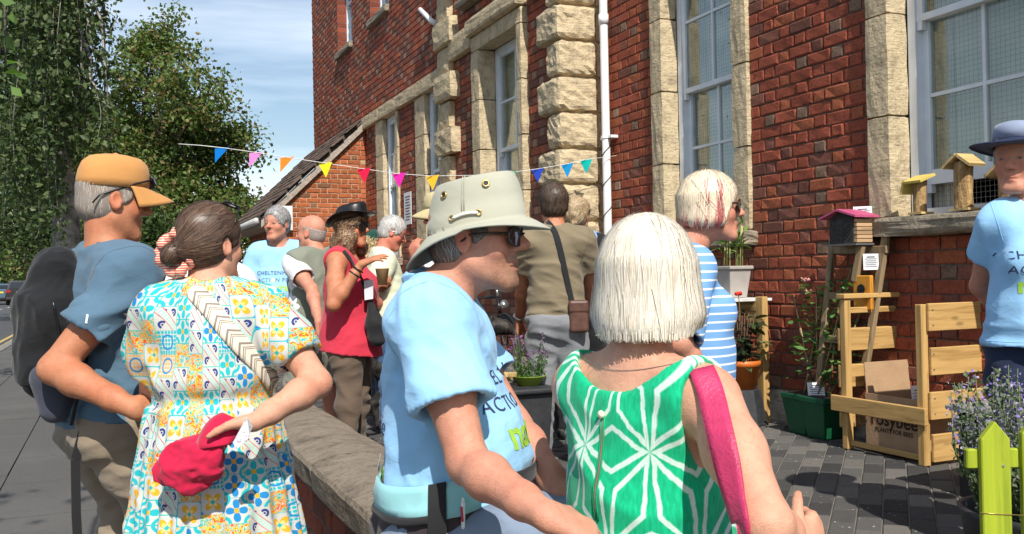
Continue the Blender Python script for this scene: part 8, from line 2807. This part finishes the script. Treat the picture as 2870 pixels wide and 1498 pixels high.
# grey planter with bamboo on the shelf
pc = wp(2046, 818, 4.03)
gpn = empty('grey_planter', (4.03, pc.y, p_t.z-.012), 0, 'grey planter of young bamboo on the stand behind the striped top', 'planter')
M_GPL = plain('taupe_plastic', (.40, .37, .34), .5, .06, 10); z1 = p_t.z-.011
b = MB(); b.bx((3.94, pc.y-.13, z1), (4.12, pc.y+.13, z1+.20), taper=.78); b.bx((3.93, pc.y-.145, z1+.2005), (4.13, pc.y+.145, z1+.225)); bevel(b.build('planter_wall', M_GPL, gpn), .006, 2)
BLM = one_leaf('leaf', .13, .022, [(.12, .24, .05), (.08, .17, .04), (.2, .3, .08), (.05, .1, .03)])
stb = MB()
for i in range(9):
    p0 = np.array([4.03+rng.uniform(-.05, .05), pc.y+rng.uniform(-.1, .1), z1+.21]); h = rng.uniform(.15, .34); stb.tube([p0, p0+np.array([rng.uniform(-.03, .03), rng.uniform(-.03, .03), h])], .005, 6)
    for k in range(7): put_leaf(BLM[rng.integers(4)], p0+np.array([rng.uniform(-.03, .03), rng.uniform(-.03, .03), h*rng.uniform(.4, 1.05)]), nrm([rng.normal(0, .7)-.3, rng.normal(0, .7)-.3, rng.uniform(-.3, .9)]), gpn, rng.uniform(.6, 1.1))
stb.build('stem', plain('bamboo_stem', (.35, .36, .12), .6), gpn, True)

# ---- lime picket planter with catmint at the bottom right
M_LIME = woodmat('lime_painted_wood', (.33, .40, .025), (.24, .30, .018), 2)
Zp = 2.42
def picket(px, top, Zd, wpx=82):
    c = at(px, top, Zd); w_ = wpx*Zd/FPX
    ex = np.array(RGT0); o_ = np.array([c.x, c.y, gz(c.x)]); h = c.z-o_[2]
    b = MB(); b.prism([(-w_/2, 0), (w_/2, 0), (w_/2, h-w_*.62), (0, h), (-w_/2, h-w_*.62)], o_, ex, (0, 0, 1), np.array((FWD.x, FWD.y, 0))*.022)
    return b, o_
c = at(2790, 1180, Zp)
pf = empty('picket_planter', (c.x, c.y, gz(c.x)), 0, 'lime green picket planter at the bottom right corner', 'planter')
for (px, top) in ((2790, 1182), (2905, 1165), (3020, 1150)):
    b, o_ = picket(px, top, Zp); pk1 = bevel(b.build('picket', M_LIME, pf), .003, 1)
    b = MB(); c_ = np.array(at(px+22, 1306, Zp-.001)); b.tube([c_, c_-np.array(FWD)*.0025], .0035, 8); b.build('nail_head', M_SILVER, pk1)
def rail(z, name='rail'):
    a = at(2705, 1290, Zp+.026); e_ = at(3090, 1290, Zp+.026); b = MB(); b.bar((a.x, a.y, z), (e_.x, e_.y, z), .02, .05); return bevel(b.build(name, M_LIME, pf), .003, 1)
zr = at(2790, 1290, Zp).z
rail(zr); rail(zr-.38)
a = at(2708, 1290, Zp+.05); dirf = np.array((FWD.x, FWD.y, 0)); 
b = MB(); wv = np.array((at(2790, 1440, Zp-.004).x, at(2790, 1440, Zp-.004).y, at(2790, 1440, Zp).z)); b.tube([wv-np.array(RGT0)*.04+np.array([0, 0, .004]), wv, wv+np.array(RGT0)*.12-np.array([0, 0, .008])], .0012, 5); b.build('wire', M_GOLD, pf, True)
cpot = at(2895, 1480, Zp+.30)
cm = empty('potted_catmint', (cpot.x, cpot.y, gz(cpot.x)), 0, 'catmint with grey-green stems and small mauve flowers in a dark pot', 'potted plant')
zpot = gz(cpot.x); b = MB(); b.lathe([(.15, 0), (.19, .36), (.20, .38), (.18, .38), (.17, .34), (.001, .34)], (cpot.x, cpot.y, zpot), 20); b.build('pot', M_TUB, cm, True)
rng = np.random.default_rng(12); Pl = []; Pf = []; sm = MB()
for i in range(95):
    a = rng.uniform(0, 6.28); r = rng.uniform(0, .13); p0 = np.array([cpot.x+r*math.cos(a), cpot.y+r*math.sin(a), zpot+.34]); sp = rng.uniform(.02, .11)
    h = rng.uniform(.2, .44); p1 = p0+np.array([sp*math.cos(a), sp*math.sin(a), h])
    if i < 6: p1 = np.array(at([2715, 2735, 2700, 2760, 2745, 2722][i], [1110, 1060, 1240, 1150, 1180, 1160][i], Zp+.22))
    mid = (p0+p1)/2+np.array([.04*math.cos(a), .04*math.sin(a), .02]); sm.tube([p0, mid, p1], [.003, .0025, .0012], 4)
    k = 26
    t = rng.random(k)[:, None]; Q = (1-t)**2*p0+2*t*(1-t)*mid+t*t*p1; Pl.append(Q+rng.normal(0, .012, (k, 3)))
    k = 30; t = (1-rng.random(k)[:, None]*.38); Q = (1-t)**2*p0+2*t*(1-t)*mid+t*t*p1; Pf.append(Q+rng.normal(0, .009, (k, 3)))
V, F, C = leaves(np.concatenate(Pl), .020, rng, [(.15, .20, .11), (.10, .15, .07), (.22, .26, .17)], .1, .7)
o = link('foliage', np_mesh('foliage', V, F, M_LEAF, False, C), cm); o['kind'] = 'stuff'
V, F, C = leaves(np.concatenate(Pf), .011, rng, [(.28, .22, .50), (.20, .15, .42), (.30, .30, .26), (.42, .38, .55)], .1, .8)
o = link('flowers', np_mesh('flowers', V, F, M_LEAF, False, C), cm); o['kind'] = 'stuff'
sm.build('stem', plain('green_stem', (.13, .17, .07), .8), cm, True)
# ---- dark low table behind it
tA = at(2640, 1132, 4.05)
lt = empty('low_table', (tA.x+.3, tA.y, gz(tA.x)), 0, 'low black table with grey top behind the catmint', 'table')
zt = at(2700, 1140, 4.25).z; gx = gz(tA.x)
b = MB(); b.bx((3.5, 2.5, zt-.02), (3.98, 3.22, zt)); bevel(b.build('table_top', plain('grey_laminate', (.26, .26, .25), .5, .1, 9), lt), .005, 1)
b = MB(); b.bx((3.54, 2.55, gx), (3.94, 3.18, zt-.021)); b.build('black_cloth', plain('black_cloth', (.008, .008, .009), .95), lt)

# ---- bicycle leaning near the quoin
bx_, by_ = 3.42, 8.25; R0 = .335; zc = .335-.02
bk = empty('bicycle', (bx_, by_, gz(bx_)), 0, 'black bicycle parked against the wall behind the man in the bucket hat', 'bicycle')
M_BLKP = plain('black_enamel', (.015, .015, .016), .25)
def wheel(y):
    b = MB(); b.tube([(bx_, y+R0*math.cos(a), zc+R0*math.sin(a)) for a in np.linspace(0, 2*math.pi, 41)], .019, 8, False); wo = b.build('wheel', plain('bike_tyre', (.03, .03, .03), .9), bk, True)
    b = MB(); b.tube([(bx_, y+(R0-.03)*math.cos(a), zc+(R0-.03)*math.sin(a)) for a in np.linspace(0, 2*math.pi, 41)], .010, 6, False); b.build('rim', M_SILVER, wo, True)
    for k in range(20):
        a = 2*math.pi*k/20; b = MB(); b.tube([(bx_+(.02 if k % 2 else -.02), y, zc), (bx_, y+(R0-.03)*math.cos(a), zc+(R0-.03)*math.sin(a))], .0014, 4); b.build('spoke', M_SILVER, wo)
    b = MB(); b.tube([(bx_, y+(R0+.03)*math.cos(a), zc+(R0+.03)*math.sin(a)) for a in np.linspace(.5, 2.6, 16)], .022, 6, True, flat=.4); b.build('mudguard', M_BLKP, wo, True)
yf, yr = by_, by_+1.05
wheel(yf); wheel(yr)
fr = MB()
hd0, hd1 = (bx_, yf+.12, zc+.32), (bx_, yf+.17, zc+.52); bbk = (bx_, yf+.62, zc-.05); stp_ = (bx_, yf+.78, zc+.50); ra = (bx_, yr, zc)
for a, b_ in ((hd0, bbk), (hd1, stp_), (bbk, stp_), (bbk, ra), (stp_, ra), (hd0, hd1)): fr.tube([a, b_], .016, 8)
for s_ in (-.03, .03): fr.tube([hd0, (bx_+s_, yf+.06, zc+.25), (bx_+s_, yf, zc)], .010, 6)
fr.build('frame', M_BLKP, bk, True)
hbm = MB(); hbm.tube([hd1, (bx_, yf+.20, zc+.62)], .013, 8); hbm.tube([(bx_-.28, yf+.38, zc+.60), (bx_-.25, yf+.20, zc+.64), (bx_-.1, yf+.16, zc+.63), (bx_+.1, yf+.16, zc+.63), (bx_+.25, yf+.20, zc+.64), (bx_+.28, yf+.38, zc+.60)], .012, 8); hbm.build('handlebar', M_SILVER, bk, True)
b = MB(); b.tube([(bx_, yf+.66, zc+.61), (bx_, yf+.80, zc+.62), (bx_, yf+.92, zc+.62)], [.02, .06, .085], 10, True, flat=.45); b.build('saddle', M_BLACK, bk, True)
b = MB(); b.tube([stp_, (bx_, yf+.82, zc+.60)], .013, 8); b.build('seat_post', M_SILVER, bk, True)
b = MB(); b.lathe([(.09, -.004), (.095, 0), (.09, .004)], (bx_-.05, bbk[1], bbk[2]), 20, rotm(0, math.pi/2, 0)); b.bar((bx_-.07, bbk[1], bbk[2]), (bx_-.07, bbk[1]-.12, bbk[2]-.12), .02, .015); b.build('crankset', M_SILVER, bk)
b = MB(); b.tube([(bx_, yf+.05, zc+.44), (bx_, yf+.0, zc+.45)], [.03, .045], 12); b.build('lamp', M_SILVER, bk, True)
# ---- planted trough, green bowl of lavender, offcuts
tt = at(1432, 1085, 5.3); tg = gz(tt.x)
tr_ = empty('black_trough', (tt.x, tt.y, tg), 0, 'black plastic trough on the ground by the grey jeans', 'trough')
b = MB(); b.bx((tt.x-.17, tt.y-.13, tg), (tt.x+.20, tt.y+.15, tt.z-.03), taper=.85); b.bx((tt.x-.20, tt.y-.16, tt.z-.0295), (tt.x+.23, tt.y+.18, tt.z)); bevel(b.build('trough_wall', M_TUB, tr_), .01, 2)
lb = empty('lavender_bowl', (tt.x+.12, tt.y+.02, tt.z+.001), 0, 'lime green bowl planted with lavender on the black trough', 'planter')
b = MB(); b.lathe([(.06, 0), (.10, .05), (.105, .055), (.098, .055), (.09, .04), (.001, .04)], (tt.x+.12, tt.y+.02, tt.z+.001), 22); b.build('bowl', plain('lime_ceramic', (.22, .33, .03), .35), lb, True)
Pl = []; Pf = []; sm = MB(); rng = np.random.default_rng(22)
for i in range(32):
    a = rng.uniform(0, 6.28); p0 = np.array([tt.x+.12+.05*math.cos(a), tt.y+.02+.05*math.sin(a), tt.z+.04]); p1 = p0+np.array([rng.uniform(.02, .09)*math.cos(a), rng.uniform(.02, .09)*math.sin(a), rng.uniform(.10, .30)])
    sm.tube([p0, p1], .0015, 4); k = 22; t = rng.random(k)[:, None]*.75; Pl.append(p0+(p1-p0)*t+rng.normal(0, .010, (k, 3))); k = 10; t = 1-rng.random(k)[:, None]*.2; Pf.append(p0+(p1-p0)*t+rng.normal(0, .006, (k, 3)))
V, F, C = leaves(np.concatenate(Pl), .022, rng, [(.07, .14, .04), (.10, .18, .06)], .1, .35); o = link('foliage', np_mesh('foliage', V, F, M_LEAF, False, C), lb); o['kind'] = 'stuff'
V, F, C = leaves(np.concatenate(Pf), .012, rng, [(.35, .12, .35), (.25, .10, .38)], .1, .8); o = link('flowers', np_mesh('flowers', V, F, M_LEAF, False, C), lb); o['kind'] = 'stuff'
sm.build('stem', plain('green_stem2', (.10, .15, .05), .8), lb, True)
for i in range(6):
    b = MB(); c = np.array((tt.x-.05+rng.uniform(-.05, .03), tt.y-.02+rng.uniform(-.08, .08), tt.z+.018+.03*(i//2))); b.bx(c-np.array([.055, .03, .014]), c+np.array([.055, .03, .014]), None, rotm(rng.uniform(-.3, .3), rng.uniform(-.3, .3), rng.uniform(0, 3)))
    o = bevel(b.build('wood_offcut', M_PALE), .003, 1); tag(o, 'pale wood offcut in the small pile on the black trough', 'offcut', 'wood offcuts on the trough')

# ---- dog
dp = at(1078, 1190, 6.85); g = gz(dp.x)
dg_ = empty('dog', (dp.x+.28, dp.y, g), 0, 'dark brindle dog standing behind the woman in red', 'dog')
dr = nrm(np.array((RGT0.x, RGT0.y, 0))); dl = np.array([-dr[1], dr[0], 0]); o0 = np.array((dp.x+.0, dp.y, g))
D = lambda a, s_, z: o0+dr*a+dl*s_+np.array([0, 0, z])
f = Field(np.min([D(-.35, -.2, -.02), D(1.05, .2, .85), D(-.35, .2, 0), D(1.05, -.2, .8)], 0)-.05, np.max([D(-.35, -.2, -.02), D(1.05, .2, .85), D(-.35, .2, 0), D(1.05, -.2, .8)], 0)+.05, .010)
f.chain([D(.02, 0, .50), D(.22, 0, .52), D(.42, 0, .50), D(.58, 0, .47)], [.10, .088, .115, .12], .05)
f.chain([D(.62, 0, .55), D(.74, 0, .68), D(.80, 0, .74)], [.08, .06, .06], .04); f.chain([D(.80, 0, .75), D(.88, 0, .73), D(.98, 0, .70)], [.062, .05, .03], .03)
for s_ in (-1, 1):
    f.rc(D(.79, s_*.045, .80), D(.74, s_*.07, .74), .022, .014, .015)
    f.chain([D(.0, s_*.06, .46), D(.05, s_*.075, .33), D(-.07, s_*.07, .20), D(-.03, s_*.07, .05), D(.02, s_*.07, .02)], [.085, .05, .030, .022, .024], .03)
    f.chain([D(.58, s_*.06, .42), D(.57, s_*.07, .26), D(.58, s_*.07, .14), D(.59, s_*.07, .03), D(.63, s_*.07, .02)], [.06, .036, .026, .022, .024], .03)
f.chain([D(-.07, 0, .52), D(-.2, 0, .42), D(-.24, 0, .3)], [.03, .018, .010], .03)
V, F = f.mesh(); nf = NT('brindle_fur'); kk = nf.noise(nf.mapv(nf.pos(), (30, 30, 14)), 1.0, 4, .6, 1.0)
M_FUR = nf.done(nf.ramp(kk, [(.35, (.010, .009, .009)), (.6, (.035, .028, .024)), (.75, (.10, .085, .075))]), .6, nf.bump(kk, .6, .006), .3)
link('body', np_mesh('body', folds(V, F, 2, .003, (20, 20, 20), False), F, M_FUR, True), dg_)
